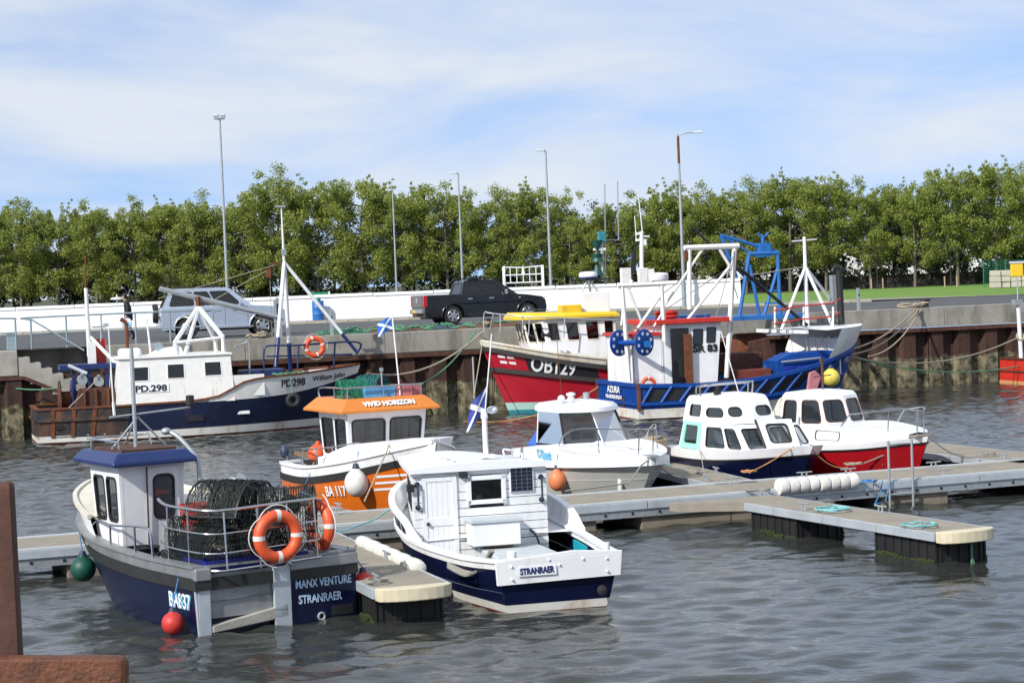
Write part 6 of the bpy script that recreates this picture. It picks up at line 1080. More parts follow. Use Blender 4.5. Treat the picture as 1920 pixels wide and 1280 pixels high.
    u = .755; pl, pr = H.pt(u, 1.5, 1), H.pt(u, 1.5, -1); MB().box((pl.x+.9, 0, 1.7), (.04, 2*pl.y*.7, 1.2)).build('bulkhead', 'white', rt); MB().box((pl.x-.6, 0, zwb(.7)-.03), (.10, 2*pl.y*1.08, .12)).build('whaleback_beam', 'white', rt)
    for i in range(5): MB().box((pl.x+.86, -pl.y*.6+pl.y*.3*i, 1.8), (.05, .05, 1.1)).build('bulkhead_rib', 'white', rt)
    wc = L_(1503, 684, 8.0); MB().prism([wc+Vector((-1.0, -.3, -.45)), wc+Vector((1.0, -.3, -.35)), wc+Vector((1.05, -.3, .45)), wc+Vector((-.5, -.3, .42)), wc+Vector((-1.05, -.3, .2))], (0, .9, 0)).build('winch', 'blue_paint', rt, bevel=.03)
    for k in range(3): MB().box(wc+Vector((-.6+.5*k, -.34, -.18)), (.3, .1, .35)).build('winch_panel', 'crate_blue', rt, bevel=.02)
    tb('winch_bar', [wc+Vector((-.9, -.4, .15)), wc+Vector((.5, -.4, .22))], .04, 'galv', rt); MB().lathe([(.2, -.1), (.2, .1)], 12, wc+Vector((.85, -.36, .02)), Matrix.Rotation(R(90), 3, 'X')).build('winch_drum', 'blue_paint', rt)
    # fore mast and fittings on the whaleback
    mt = L_(1508, 444, 7.0); mf = L_(1514, 614, 7.0); tb('fore_mast', [mf, mt], .085, 'white', rt, 8, r2=.06); tb('cross_tree', [mt+Vector((-.45, 0, -.14)), mt+Vector((.45, 0, -.1))], .025, 'white', rt)
    m2 = L_(1510, 500, 7.0)
    for px, py, o_, r_ in ((1465, 618, 7.6, .05), (1562, 612, 7.6, .06), (1560, 565, 6.2, .05)): tb('mast_stay', [m2, L_(px, py, o_)], r_, 'white', rt, 6)
    tb('boom', [L_(1383, 500, 7.4), L_(1514, 610, 7.4)], .06, 'black', rt); tb('rigging_wire', [m2, L_(1400, 517, 7.0)], .018, 'rope_grey', rt, 4)
    tb('exhaust_pipe', smooth_path([L_(1578, 612, 6.8), L_(1573, 515, 6.8), L_(1570, 503, 6.8), L_(1564, 500, 6.8)], 3), .12, 'black', rt, 8); MB().box(L_(1563, 540, 6.4), (.2, .3, .9)).build('pipe_stand', 'galv', rt)
    for py, c in ((572, 0), (597, 1)): tb('bow_rail', [L_(1452, py+10, 8.2), L_(1500, py+2, 8.2), L_(1562, py-4, 7.6), L_(1575, py-12, 7.0)], .028, 'bright_red', rt)
    for px in (1453, 1507, 1562): tb('rail_post', [L_(px, 575, 8.0), L_(px, 615, 8.0)], .035, 'white', rt)
    H.text('FR.3', .2, 'letter_white', .95, 1.45, -1, width=.5, off=.02); fender('ball', qp(1558, 708, 9.0), .3, 'fender_yellow', 'yellow ball fender on the blue bow', None, qp(1558, 682, 8.6))
    o_ = thing('fender', qp(1522, 718, 9.6), QA, 'faded red flat fender hanging between the blue side frames', 'fender'); MB().prism([(-.25, 0, -.35), (.1, 0, -.38), (.32, 0, .2), (.1, 0, .42), (-.12, 0, .35)], (0, -.12, 0)).build('fender_body', 'crate_pink', o_, bevel=.05)
    # rusty gear on deck
    MB().box(L_(1385, 680, 6.5), (1.3, 1.2, .7)).build('fish_hatch', 'rust_dark', rt, bevel=.04); MB().box(L_(1405, 700, 7.6), (1.3, .8, .3)).build('deck_box', 'antifoul_red', rt, bevel=.03)
blue_trawler()
# ---------------------------------------------------------------- red boat cut by the right edge
def edge_boat():
    rt = thing('red_workboat', q(36.75, 2.3, 0), QA, 'red boat with a low transom cut off by the right edge of the picture', 'fishing boat'); inv = rt.matrix_basis.inverted(); L_ = lambda px, py, out: inv @ qp(px, py, out)
    H = Hull(rt, 8, 3.4, [(0, .95), (.5, 1.0), (1, 1.6)], [(0, .9), (.4, 1.0), (.8, .7), (1, 0)], [(0, .8), (.4, .95), (.8, .5), (1, 0)], brake=.7, srake=-.15)
    H.strip('hull', -.4, H.sh, 'bright_red', 4, inner=.06); H.rail('rubbing_strake', 'antifoul_red', .06, .06, 0, .02, 0, 1, True, lambda u: .5); H.rail('gunwale', 'rust_dark', .12, .06, .02, 0); H.deck('deck', .6, 'deck_grey', 0, .9, .1); H.strip('boot_stripe', 0, .14, 'rope_orange', 1, off=.004)
    text('ST', .2, 'letter_white', rt, frame_at((-.03, -.9, .55), (0, -1, 0), (0, 0, 1)), bold=.004); tb('stern_post', [(.3, .2, .9), (.25, .2, 3.0)], .08, 'white', rt, 8); MB().box((.2, .2, 3.1), (.3, .3, .2)).build('deck_lamp', 'galv', rt); MB().torus((.3, .2, 1.8), .14, .05, Matrix.Rotation(1.2, 3, 'X'), 14, 6).build('rope_hank', 'rope_tan', rt)
    house(rt, [(3, -1.2), (5.5, -1.2), (5.5, 1.2), (3, 1.2)], .6, [(3, -1.1), (5.6, -1.1), (5.6, 1.1), (3, 1.1)], 2.6, {0: [(.2, .5, .8, .85)], 3: [(.2, .5, .8, .85)]}, 'white', .05, roof='white')
edge_boat()
# mooring ropes of the big boats
rope(sag(qp(688, 700, 2.4), qp(905, 622, .4), .55), .035, 'rope_tan', 'tan mooring rope from the navy bow up to the quay, upper of two'); rope(sag(qp(688, 705, 2.4), qp(893, 618, .3), 1.05), .028, 'rope_green', 'green mooring rope drooping from the navy bow to the quay, lower of two')
rope(sag(qp(1594, 655, 6.9), qp(1718, 578, .1), .25), .03, 'rope_tan', 'tan mooring rope from the blue bow up to the quay bollard, highest of three'); rope(sag(qp(1596, 664, 6.9), qp(1722, 580, .1), .35), .028, 'rope_tan', 'tan mooring rope from the blue bow up to the quay bollard, middle of three'); rope(sag(qp(1628, 668, 2.0), qp(1727, 580, .1), .4), .028, 'rope_tan', 'tan mooring rope reaching the quay bollard, lowest of three')
rope(sag(qp(1594, 668, 6.9), qp(1910, 632, 2.0), .55), .026, 'rope_tan', 'long tan rope from the blue bow across to the red boat at the edge'); rope(sag(qp(1594, 668, 6.9), qp(1930, 682, 2.0), .42), .024, 'rope_green', 'long green rope from the blue bow across to the red boat at the edge')
rope(sag(qp(0, 722, .4), qp(118, 725, 1.6), .12), .024, 'rope_green', 'pale green rope stretched from the left edge to the rusty stern'); rope(sag(qp(1172, 690, 4.6), at(870, 790, .1), .6), .03, 'rope_orange', 'brown rope running down from the red trawler into the water'); rope([qp(905, 640, 2.2), qp(888, 745, 4.6)], .02, 'rope_tan', 'thin pale line hanging straight from the red bow')
# ================================================================== vehicles, person, quay furniture
pm('car_silver', (0.38, 0.44, 0.54), 0.3, 0.35, var=0.04, coat=.6)
pm('car_black', (0.006, 0.007, 0.010), 0.22, 0.0, var=0.1, coat=.2)
pm('trim_dark', (0.02, 0.02, 0.022), 0.6, var=0.1)
pm('tyre', (0.018, 0.018, 0.019), 0.85, var=0.2)
pm('alloy', (0.55, 0.56, 0.58), 0.3, 0.9, var=0.05)
pm('lamp_red', (0.42, 0.012, 0.02), 0.2, var=0.05); pm('lamp_clear', (0.62, 0.66, 0.70), 0.15, var=0.05); pm('plate_yellow', (0.70, 0.48, 0.03), 0.5, var=0.03)
glass('car_glass', (0.25, 0.28, 0.3), 0.35)
def wheel(root, x, y, r, side):
    M = Matrix.Rotation(R(90), 3, 'X'); w_ = .24
    t = MB().lathe([(r*.62, -w_/2), (r*.93, -w_/2), (r, -w_*.32), (r, w_*.32), (r*.93, w_/2), (r*.62, w_/2)], 26, (x, y, r), M).build('wheel', 'tyre', root, smooth=40)
    yy = y+side*.10
    MB().torus((x, yy+side*.02, r), r*.60, r*.05, M, 22, 6).build('rim', 'alloy', t, smooth=60); MB().lathe([(r*.6, -.01), (r*.6, .01)], 22, (x, yy-side*.02, r), M).build('brake_disc', 'trim_dark', t)
    b = MB()
    for k in range(6):
        a = R(60*k+15); c, s_ = math.cos(a), math.sin(a); b.prism([(x+c*r*.12-s_*r*.13, yy+side*.015, r+s_*r*.12+c*r*.13), (x+c*r*.6-s_*r*.10, yy+side*.015, r+s_*r*.6+c*r*.10), (x+c*r*.6+s_*r*.10, yy+side*.015, r+s_*r*.6-c*r*.10), (x+c*r*.12+s_*r*.13, yy+side*.015, r+s_*r*.12-c*r*.13)], (0, side*.03, 0))
    b.lathe([(r*.16, -.03), (r*.16, .03)], 10, (x, yy+side*.03, r), M); b.build('spokes', 'alloy', t)
def car_body(root, outline, W_, wheels, r, paint):
    """side outline (top edge, rear to front) closed along a sill with round wheel arches, drawn out to the car's width"""
    pts = list(outline); zs = .34
    pts.append((pts[-1][0], zs))
    for wx in sorted(wheels, reverse=True):
        n = 9; pts += [(wx+(r+.09)*math.cos(R(a)), max(zs, r+(r+.09)*math.sin(R(a)))) for a in [-5+190*i/n for i in range(n+1)]]
    pts.append((pts[0][0], zs))
    o = MB().prism([(x, -W_/2, z) for x, z in pts], (0, W_, 0)).build('body', paint, root, bevel=.05, smooth=35)
    for wx in wheels:
        for sd in (-1, 1):
            MB().tube([(wx+(r+.10)*math.cos(R(a)), sd*(W_/2-.0), r+(r+.10)*math.sin(R(a))) for a in range(-8, 189, 14)], .045, 6).build('arch_moulding', paint, o, smooth=60)
    MB().box(((outline[0][0]+outline[-1][0])/2, 0, .42), (outline[-1][0]-outline[0][0]-.5, W_-.5, .3)).build('underbody', 'trim_dark', root)
    return o
def suv():
    rt = thing('parked_suv', (-13.15, 79.75, QZ), R(13), 'silver blue off-road estate car with a spare wheel on its back door', 'car'); W_ = 1.86; r = .39
    car_body(rt, [(.02, .45), (0, .8), (.03, 1.16), (3.45, 1.16), (3.9, 1.13), (4.45, 1.04), (4.62, .92), (4.68, .6), (4.62, .42)], W_, (.98, 3.76), r, 'car_silver')
    B0 = [(.06, -.90), (3.42, -.88), (3.42, .88), (.06, .90)]; T0 = [(.38, -.70), (2.62, -.69), (2.62, .69), (.38, .70)]
    house(rt, B0, 1.14, T0, 1.80, {0: [(.07, .12, .36, .90, .08), (.385, .12, .60, .90, .05), (.625, .12, .905, .90, .08)], 1: [(.06, .08, .94, .92, .1)], 2: [(.095, .12, .375, .90, .08), (.40, .12, .615, .9, .05), (.64, .12, .93, .90, .08)], 3: [(.1, .12, .9, .9, .1)]}, 'car_silver', .03, fm='trim_dark', gm='car_glass', fw=.012)
    MB().loft([[(.36, -.70, 1.795), (2.66, -.69, 1.795), (2.66, .69, 1.795), (.36, .70, 1.795)], [(.5, -.60, 1.87), (2.4, -.58, 1.87), (2.4, .58, 1.87), (.5, .60, 1.87)]]).build('roof', 'car_silver', rt, bevel=.03)
    for y in (-.6, .6): tb('roof_rail', [(.5, y, 1.87), (.6, y, 1.92), (2.2, y, 1.92), (2.35, y, 1.86)], .018, 'trim_dark', rt)
    for x in (.98, 3.76):
        for sd in (-1, 1): wheel(rt, x, sd*(W_/2-.12), r, sd)
    M = Matrix.Rotation(R(90), 3, 'Y'); sw = MB().lathe([(.2, -.1), (.34, -.1), (.36, -.05), (.36, .08), (.3, .1)], 22, (-.12, .05, .98), M).build('spare_wheel', 'tyre', rt, smooth=40); MB().lathe([(.02, -.13), (.24, -.12), (.26, -.08)], 18, (-.12, .05, .98), M).build('spare_cover', 'car_silver', sw, smooth=40)
    MB().box((.0, 0, .52), (.16, 1.78, .22)).build('rear_bumper', 'car_silver', rt, bevel=.05); MB().box((4.64, 0, .52), (.16, 1.78, .26)).build('front_bumper', 'car_silver', rt, bevel=.05)
    for sd in (-1, 1):
        MB().box((.04, sd*.83, 1.0), (.12, .18, .26)).build('tail_lamp', 'lamp_red' if False else 'lamp_clear', rt, bevel=.02); MB().box((4.5, sd*.74, .9), (.2, .3, .16)).build('headlight', 'lamp_clear', rt, bevel=.03)
        MB().box((2.95, sd*1.0, 1.24), (.1, .2, .16)).build('mirror', 'car_silver', rt, bevel=.03); MB().box((2.4, sd*.95, .38), (2.0, .12, .06)).build('side_step', 'alloy', rt)
        for x in (1.75, 2.75): MB().box((x, sd*.945, 1.03), (.16, .03, .04)).build('door_handle', 'car_silver', rt)
        for x in (1.42, 2.38, 3.22): MB().box((x, sd*.9305, .80), (.012, .004, .70)).build('door_gap', 'trim_dark', rt)
    MB().box((1.6, -.4, 1.15), (.5, .5, .5)).box((2.5, -.4, 1.15), (.5, .5, .5)).box((2.5, .4, 1.15), (.5, .5, .5)).build('seat', 'trim_dark', rt)
suv()
def pickup():
    rt = thing('pickup_truck', (-3.75, 85.7, QZ), R(19), 'black double cab pickup truck with red tail lamps parked before the white wall', 'pickup truck'); W_ = 1.85; r = .38
    car_body(rt, [(.06, .5), (.04, .9), (.05, 1.22), (1.55, 1.22), (1.6, 1.14), (3.95, 1.14), (4.4, 1.10), (5.0, 1.0), (5.16, .85), (5.2, .55), (5.15, .42)], W_, (1.22, 4.38), r, 'car_black')
    B0 = [(1.58, -.88), (4.0, -.86), (4.0, .86), (1.58, .88)]; T0 = [(1.78, -.68), (3.2, -.67), (3.2, .67), (1.78, .68)]
    house(rt, B0, 1.13, T0, 1.70, {0: [(.08, .12, .40, .90, .06), (.45, .12, .84, .90, .07)], 1: [(.06, .08, .94, .92, .1)], 2: [(.16, .12, .55, .90, .07), (.6, .12, .92, .9, .06)], 3: [(.1, .12, .9, .9, .08)]}, 'car_black', .03, fm='trim_dark', gm='car_glass', fw=.012)
    MB().loft([[(1.76, -.68, 1.695), (3.24, -.67, 1.695), (3.24, .67, 1.695), (1.76, .68, 1.695)], [(1.9, -.58, 1.76), (3.05, -.56, 1.76), (3.05, .56, 1.76), (1.9, .58, 1.76)]]).build('roof', 'car_black', rt, bevel=.03)
    for y in (-.58, .58): tb('roof_rail', [(1.7, y, 1.76), (1.75, y, 1.83), (3.0, y, 1.83), (3.3, y, 1.72)], .028, 'trim_dark', rt)
    MB().box((2.4, 0, 1.83), (.1, 1.2, .04)).build('roof_bar', 'trim_dark', rt)
    for x in (1.22, 4.38):
        for sd in (-1, 1): wheel(rt, x, sd*(W_/2-.12), r, sd)
    MB().box((.025, 0, .97), (.05, 1.45, .46)).build('tailgate', 'car_black', rt, bevel=.02); tg = MB().prism([(-.012, .14, 1.13), (-.012, -.14, 1.13), (-.012, -.10, .93), (-.012, .1, .93)], (.02, 0, 0)).build('tailgate_badge', 'alloy', rt)
    MB().box((.0, 0, .58), (.2, 1.6, .18)).build('rear_bumper', 'alloy', rt, bevel=.04); MB().box((-.105, .12, .58), (.01, .36, .11)).build('number_plate', 'plate_yellow', rt); MB().box((-.05, .1, .44), (.1, .4, .08)).build('tow_bar', 'rusty', rt)
    for sd in (-1, 1):
        MB().box((.08, sd*.85, .98), (.16, .17, .44)).build('tail_lamp', 'lamp_red', rt, bevel=.02); MB().box((5.03, sd*.74, .92), (.24, .3, .18)).build('headlight', 'lamp_clear', rt, bevel=.03); MB().box((3.45, sd*1.0, 1.24), (.1, .2, .2)).build('mirror', 'alloy', rt, bevel=.03)
        for x in (1.95, 2.85): MB().box((x, sd*.94, 1.02), (.2, .03, .045)).build('door_handle', 'alloy', rt)
        for x in (1.62, 2.58, 3.62): MB().box((x, sd*.9255, .80), (.014, .004, .62)).build('door_gap', 'trim_dark', rt)
        MB().box((2.75, sd*.93, .36), (1.9, .12, .06)).build('side_step', 'trim_dark', rt); MB().box((4.05, sd*.93, 1.0), (.08, .012, .03)).build('side_repeater', 'lamp_clear', rt)
    MB().box((2.2, -.4, 1.12), (.5, .5, .5)).box((3.0, -.4, 1.12), (.5, .5, .5)).build('seat', 'trim_dark', rt)
pickup()
# ---------------------------------------------------------------- person walking to the left
pm('skin', (0.42, 0.25, 0.18), 0.6, var=0.08); pm('coat_dark', (0.012, 0.018, 0.024), 0.8, var=0.2); pm('trouser_grey', (0.06, 0.06, 0.062), 0.85, var=0.2); pm('hair', (0.035, 0.025, 0.02), 0.8, var=0.2); pm('bag_white', (0.6, 0.62, 0.68), 0.6, var=0.1)
def skinned(name, verts, edges, radii, m, parent, sub=2):
    me = bpy.data.meshes.new(name); me.from_pydata(verts, edges, []); me.update(); o = bpy.data.objects.new(name, me); COL.objects.link(o); o.parent = parent
    o.modifiers.new('skin', 'SKIN'); sv = me.skin_vertices[0].data
    for i, r_ in enumerate(radii): sv[i].radius = (r_ if isinstance(r_, tuple) else (r_, r_))
    sv[0].use_root = True
    sb = o.modifiers.new('sub', 'SUBSURF'); sb.levels = sub; sb.render_levels = sub; me.materials.append(MATS[m]); o.modifiers['skin'].use_smooth_shade = True
    return o
def person():
    rt = thing('person', at(243, 637, QZ), R(184), 'person in a dark coat walking with a white bag behind the silver car', 'person')
    J = {'pel': (0, 0, .93), 'waist': (.02, 0, 1.12), 'chest': (.05, 0, 1.33), 'neck': (.10, 0, 1.50), 'chin': (.15, 0, 1.56), 'head': (.15, 0, 1.66), 'crown': (.13, 0, 1.76), 'sl': (.05, .19, 1.42), 'el': (-.02, .26, 1.16), 'wl': (.08, .27, .95), 'sr': (.05, -.19, 1.42), 'er': (-.05, -.25, 1.16), 'wr': (.0, -.27, .93),
         'hl': (.0, .10, .90), 'kl': (.12, .11, .49), 'al': (-.02, .11, .09), 'tl': (.14, .12, .04), 'hr': (0, -.10, .9), 'kr': (.0, -.11, .48), 'ar': (-.20, -.11, .11), 'tr': (-.06, -.12, .04), 'hal': (.10, .27, .86), 'har': (.02, -.27, .84)}
    def mk(name, names, es, rad, m, sub=2): return skinned(name, [J[n] for n in names], [(names.index(a), names.index(b)) for a, b in es], rad, m, rt, sub)
    mk('body', ['pel', 'waist', 'chest', 'neck', 'chin', 'head', 'crown', 'sl', 'el', 'wl', 'hal', 'sr', 'er', 'wr', 'har', 'hl', 'kl', 'al', 'tl', 'hr', 'kr', 'ar', 'tr'], [('pel', 'waist'), ('waist', 'chest'), ('chest', 'neck'), ('neck', 'chin'), ('chin', 'head'), ('head', 'crown'), ('chest', 'sl'), ('sl', 'el'), ('el', 'wl'), ('wl', 'hal'), ('chest', 'sr'), ('sr', 'er'), ('er', 'wr'), ('wr', 'har'), ('pel', 'hl'), ('hl', 'kl'), ('kl', 'al'), ('al', 'tl'), ('pel', 'hr'), ('hr', 'kr'), ('kr', 'ar'), ('ar', 'tr')], [.13, .12, .13, .055, .07, .092, .06, .06, .045, .032, .038, .06, .045, .032, .038, .085, .055, .04, .035, .085, .055, .04, .035], 'skin')
    mk('coat', ['chest', 'waist', 'pel', 'neck', 'sl', 'el', 'wl', 'sr', 'er', 'wr'], [('chest', 'waist'), ('waist', 'pel'), ('chest', 'neck'), ('chest', 'sl'), ('sl', 'el'), ('el', 'wl'), ('chest', 'sr'), ('sr', 'er'), ('er', 'wr')], [(.18, .15), (.17, .15), (.19, .165), .075, .085, .068, .052, .085, .068, .052], 'coat_dark')
    mk('trousers', ['pel', 'hl', 'kl', 'al', 'hr', 'kr', 'ar'], [('pel', 'hl'), ('hl', 'kl'), ('kl', 'al'), ('pel', 'hr'), ('hr', 'kr'), ('kr', 'ar')], [.15, .105, .078, .065, .105, .078, .065], 'trouser_grey')
    mk('shoe', ['al', 'tl'], [('al', 'tl')], [.055, .05], 'black', 1); mk('shoe', ['ar', 'tr'], [('ar', 'tr')], [.055, .05], 'black', 1)
    MB().ball((.115, 0, 1.70), .10, .95, 12).build('hair', 'hair', rt, smooth=60); MB().box((.255, 0, 1.65), (.03, .025, .04)).build('nose', 'skin', rt); 
    for sd in (-1, 1): MB().ball((.14, sd*.095, 1.655), .025, 1.3, 6).build('ear', 'skin', rt, smooth=60)
    for sd, (hx, hy, hz) in ((1, J['hal']), (-1, J['har'])):
        for k in range(4): skinned('finger', [(hx-.02+.018*k, hy, hz), (hx-.02+.02*k, hy-.005*sd, hz-.05), (hx-.01+.02*k, hy-.02*sd, hz-.085+.006*abs(k-1.5))], [(0, 1), (1, 2)], [.011, .010, .008], 'skin', rt, 1)
        skinned('thumb', [(hx+.03, hy, hz+.02), (hx+.055, hy-.015*sd, hz-.02), (hx+.05, hy-.03*sd, hz-.045)], [(0, 1), (1, 2)], [.013, .011, .009], 'skin', rt, 1)
    bg_ = thing('carrier_bag', rt.matrix_basis @ Vector((.05, .30, .82)), R(184), 'white and blue carrier bag held by the walking person', 'bag'); MB().loft([[(-.14, -.05, -.36), (.14, -.05, -.36), (.14, .05, -.36), (-.14, .05, -.36)], [(-.2, -.09, -.2), (.2, -.09, -.2), (.2, .09, -.2), (-.2, .09, -.2)], [(-.15, -.02, .0), (.15, -.02, .0), (.15, .02, .0), (-.15, .02, .0)]]).build('bag', 'bag_white', bg_, bevel=.02); MB().box((0, .085, -.2), (.2, .02, .14)).build('print', 'letter_cyan', bg_); tb('handle', [(-.08, 0, 0), (0, -.02, .07), (.08, 0, 0)], .012, 'bag_white', bg_)
person()
# ---------------------------------------------------------------- lamp posts
def lamp(px, ytop, Y, name, label, arm=0.45, side=-1, dbl=False, rust=False):
    p = atY(px, ytop, Y); p2 = Vector((p.x+(0 if not dbl else 0), Y, QZ)); h = p.z-QZ; o = thing(name, (p.x, Y, QZ), 0, label, 'lamp post', 'lamp posts behind the wall' if not dbl else None)
    MB().tube([(0, 0, 0), (0, 0, 1.3)], .11, 10).build('base_shaft', 'galv' if not rust else 'galv_blue', o, smooth=50); MB().tube([(0, 0, 1.3), (0, 0, h)], .085, 10, r2=.05).build('shaft', 'galv', o, smooth=50)
    if rust: MB().tube([(0, 0, h-1.4), (0, 0, h-.1)], .062, 8).build('rusty_sleeve', 'rusty', o, smooth=50)
    if dbl:
        MB().box((0, 0, h+.02), (.5, .12, .06)).build('cross_arm', 'galv', o)
        for d in (-.17, .17): MB().box((d, -.1, h+.15), (.26, .2, .24), rx=.4).build('floodlight', 'pale_grey', o, bevel=.02)
    else:
        tb('arm', smooth_path([(0, 0, h-.05), (side*arm*.5, -.05, h+.04), (side*arm, -.05, h+.05)], 3), .035, 'galv', o); MB().loft([[(side*arm, -.13, h+.0), (side*arm, .03, h+.0), (side*arm, .03, h+.1), (side*arm, -.13, h+.1)], [(side*(arm+.45), -.16, h+.03), (side*(arm+.45), .06, h+.03), (side*(arm+.4), .03, h+.14), (side*(arm+.4), -.12, h+.14)]]).build('lamp_head', 'pale_grey', o, bevel=.02)
lamp(412, 224, 113, 'flood_mast', 'tall mast with twin floodlights behind the silver car', dbl=True)
lamp(1023, 284, 113, 'lamp_post', 'grey lamp post behind the bonnet of the black pickup', .08)
lamp(859, 326, 138, 'lamp_post', 'grey lamp post rising behind the black pickup roof', .08)
lamp(736, 358, 157, 'lamp_post', 'most distant grey lamp post, left of the black pickup', .08)
lamp(1271, 252, 103.0, 'street_lamp', 'tall street lamp with rusty top and curved arm near the wall end', .75, 1, rust=True)
# ---------------------------------------------------------------- quay furniture
def railing(name, pxs, ytop, ymid, yfoot, label, out=-.35):
    o = thing(name, (0, 0, 0), 0, label, 'railing', 'galvanised railings on the quay edge'); f = lambda t, a: a[0]+(a[1]-a[0])*t; n = len(pxs); P = lambda px, y: qp(px, y, out)
    t_ = [(px-pxs[0])/(pxs[-1]-pxs[0]) for px in pxs]; a, b = P(pxs[0], ytop[0]), P(pxs[-1], ytop[1]); zt, zm = QZ+1.08, QZ+.52
    A, B = Vector((a.x, a.y, 0)), Vector((b.x, b.y, 0)); o.location = (A.x, A.y, QZ); d = (B-A); ln = d.length; o.rotation_euler = (0, 0, math.atan2(d.y, d.x))
    tb('top_rail', smooth_path([(0, 0, .5), (0, 0, .98), (.1, 0, 1.08), (ln-.1, 0, 1.08), (ln, 0, .98), (ln, 0, .5)], 4), .03, 'galv_blue', o, 8); tb('mid_rail', [(0, 0, .52), (ln, 0, .52)], .025, 'galv_blue', o, 8)
    for t in t_: tb('post', [(ln*t, 0, 0), (ln*t, 0, 1.07)], .032, 'galv_blue', o, 8)
    return o, ln
railing('quay_railing', (57, 122, 187, 251, 316, 398), (592, 577), 0, 0, 'galvanised tube railing before the silver car'); railing('quay_railing', (-60, -15, 28), (596, 594), 0, 0, 'short galvanised railing at the left edge above the landing')
tb('stair_handrail', [qp(57, 598, -.2), qp(158, 657, .25)], .03, 'galv_blue', None, 8); tag(bpy.data.objects['stair_handrail'], 'sloping handrail that follows the quay steps down', 'handrail')
br = thing('barrel', Vector((at(613, 601, QZ).x, 101.6, QZ+.11)), 0, 'blue plastic barrel standing against the white wall', 'barrel'); MB().lathe([(.27, 0), (.29, .02), (.29, .28), (.30, .30), (.29, .32), (.29, .60), (.30, .62), (.29, .64), (.29, .9), (.26, .96), (.05, .96)], 20).build('drum', 'sky_blue_paint', br, smooth=40); MB().ball((.05, 0, 1.02), .10, 1.2, 8).build('bung', 'net_green', br); br.location.y = (WL+(wd*((br.location.x-WL.x)/wd.x))+wn*.55).y
sg = thing('sign_frame', Vector((br.location.x, br.location.y+1.0, QZ)), 0, 'low white frame with a green panel just behind the wall over the barrel', 'sign')
for d in (-.5, .5): tb('post', [(d, 0, 0), (d, 0, 1.5)], .04, 'white', sg)
MB().box((0, 0, 1.42), (1.0, .04, .12)).build('panel', 'net_green', sg)
def gpost(px, y0, y1, lab, out=-.6):
    a = qp(px, y1, out); o = thing('mooring_post', (a.x, a.y, QZ), QA, lab, 'post', 'square galvanised posts on the quay'); h = qp(px, y0, out).z-QZ; MB().box((0, 0, h/2), (.11, .11, h)).build('post', 'galv', o, bevel=.01); MB().box((0, -.06, h*.7), (.05, .03, .06)).build('socket', 'black', o)
gpost(622.5, 579, 624, 'grey square post on the quay in front of the blue barrel'); gpost(1610, 540, 578, 'grey square post on the quay right of the blue bow')
cbn = qp(522, 625, -.9); cb_ = thing('power_pedestal', (cbn.x, cbn.y, QZ), QA, 'narrow grey power pedestal with a blue socket panel behind the trawler mast', 'pedestal'); MB().prism([(-.12, -.1, 0), (.12, -.1, 0), (.12, -.1, 1.3), (.0, -.1, 1.42), (-.12, -.1, 1.3)], (0, .2, 0)).build('cabinet', 'galv', cb_); MB().box((.02, -.108, .95), (.13, .02, .5)).build('socket_panel', 'roof_blue', cb_)
def bollard(px, py, out, lab):
    a = qp(px, py, out); o = thing('bollard', (a.x, a.y, QZ), QA, lab, 'bollard'); MB().lathe([(.2, 0), (.15, .04), (.12, .12), (.12, .22), (.2, .28), (.2, .33), (.05, .36)], 14).build('casting', 'black', o, smooth=40); tb('rope_turns', coil((0, 0, .1), .17, 3, .03, int(px)), .03, 'rope_tan', o, 5); return o
bollard(1735, 572, -.35, 'black mooring bollard with tan ropes on the quay by the lawn'); bollard(914, 607, -.4, 'black mooring bollard behind the red trawler bow'); bollard(492, 622, -.4, 'mooring bollard heaped with rope behind the silver car front wheel')
tag(MB().tube(coil(qp(1708, 573, -.4)+Vector((0, 0, QZ-qp(1708, 573, -.4).z)), .45, 5, .03, 77), .032, 5).build('rope_heap', 'rope_tan', None), 'heap of tan rope left of the bollard on the quay', 'rope'); tag(MB().tube(coil(Vector((qp(485, 622, -.5).x, qp(485, 622, -.5).y, QZ)), .4, 4, .03, 78), .03, 5).build('rope_heap', 'rope_tan', None), 'heap of tan rope on the quay below the silver car front', 'rope')
eb = qp(22, 648, -.5); e_ = thing('electric_box', (eb.x, eb.y, QZ), QA, 'small blue grey steel box on the landing at the left edge', 'box'); MB().box((0, 0, .28), (.32, .3, .56)).build('case', 'galv_blue', e_, bevel=.02); MB().box((0, 0, .58), (.36, .34, .04)).build('lid', 'galv_blue', e_)
def net_pile(name, x0, x1, out, w_, m, lab, seed):
    rn = random.Random(seed); o = thing(name, q((x0+x1)/2, out, QZ), QA, lab, 'fishing net', 'nets spread along the quay'); L = x1-x0; b = MB(); n = 40; k = 9
    hgt = lambda x, y: (.05+.13*(noise.noise(Vector((x*1.1+seed, y*2, 0)))+.6))*max(0, 1-(2*y/w_)**2)*max(0, 1-(2*x/L)**6)
    b.loft([[(-L/2+L*i/n, -w_/2+w_*j/k, hgt(-L/2+L*i/n, -w_/2+w_*j/k)+.01) for j in range(k+1)] for i in range(n+1)], closed=False); ob = b.build('heap', m, o, smooth=60)
    r_ = MB()
    for i in range(26):
        x = rn.uniform(-L/2, L/2); y = rn.uniform(-w_/2, w_/2); pts = []
        for s_ in range(7): x += rn.uniform(-.25, .25); y += rn.uniform(-.12, .12); xx = max(-L/2, min(L/2, x)); yy = max(-w_/2, min(w_/2, y)); pts.append((xx, yy, hgt(xx, yy)+.03+rn.uniform(0, .05)))
        r_.tube(smooth_path(pts, 2), .022, 4)
    s2 = r_.build('strands', 'rope_green' if m != 'net_green' else 'rope_orange', o); s2['kind'] = 'stuff'
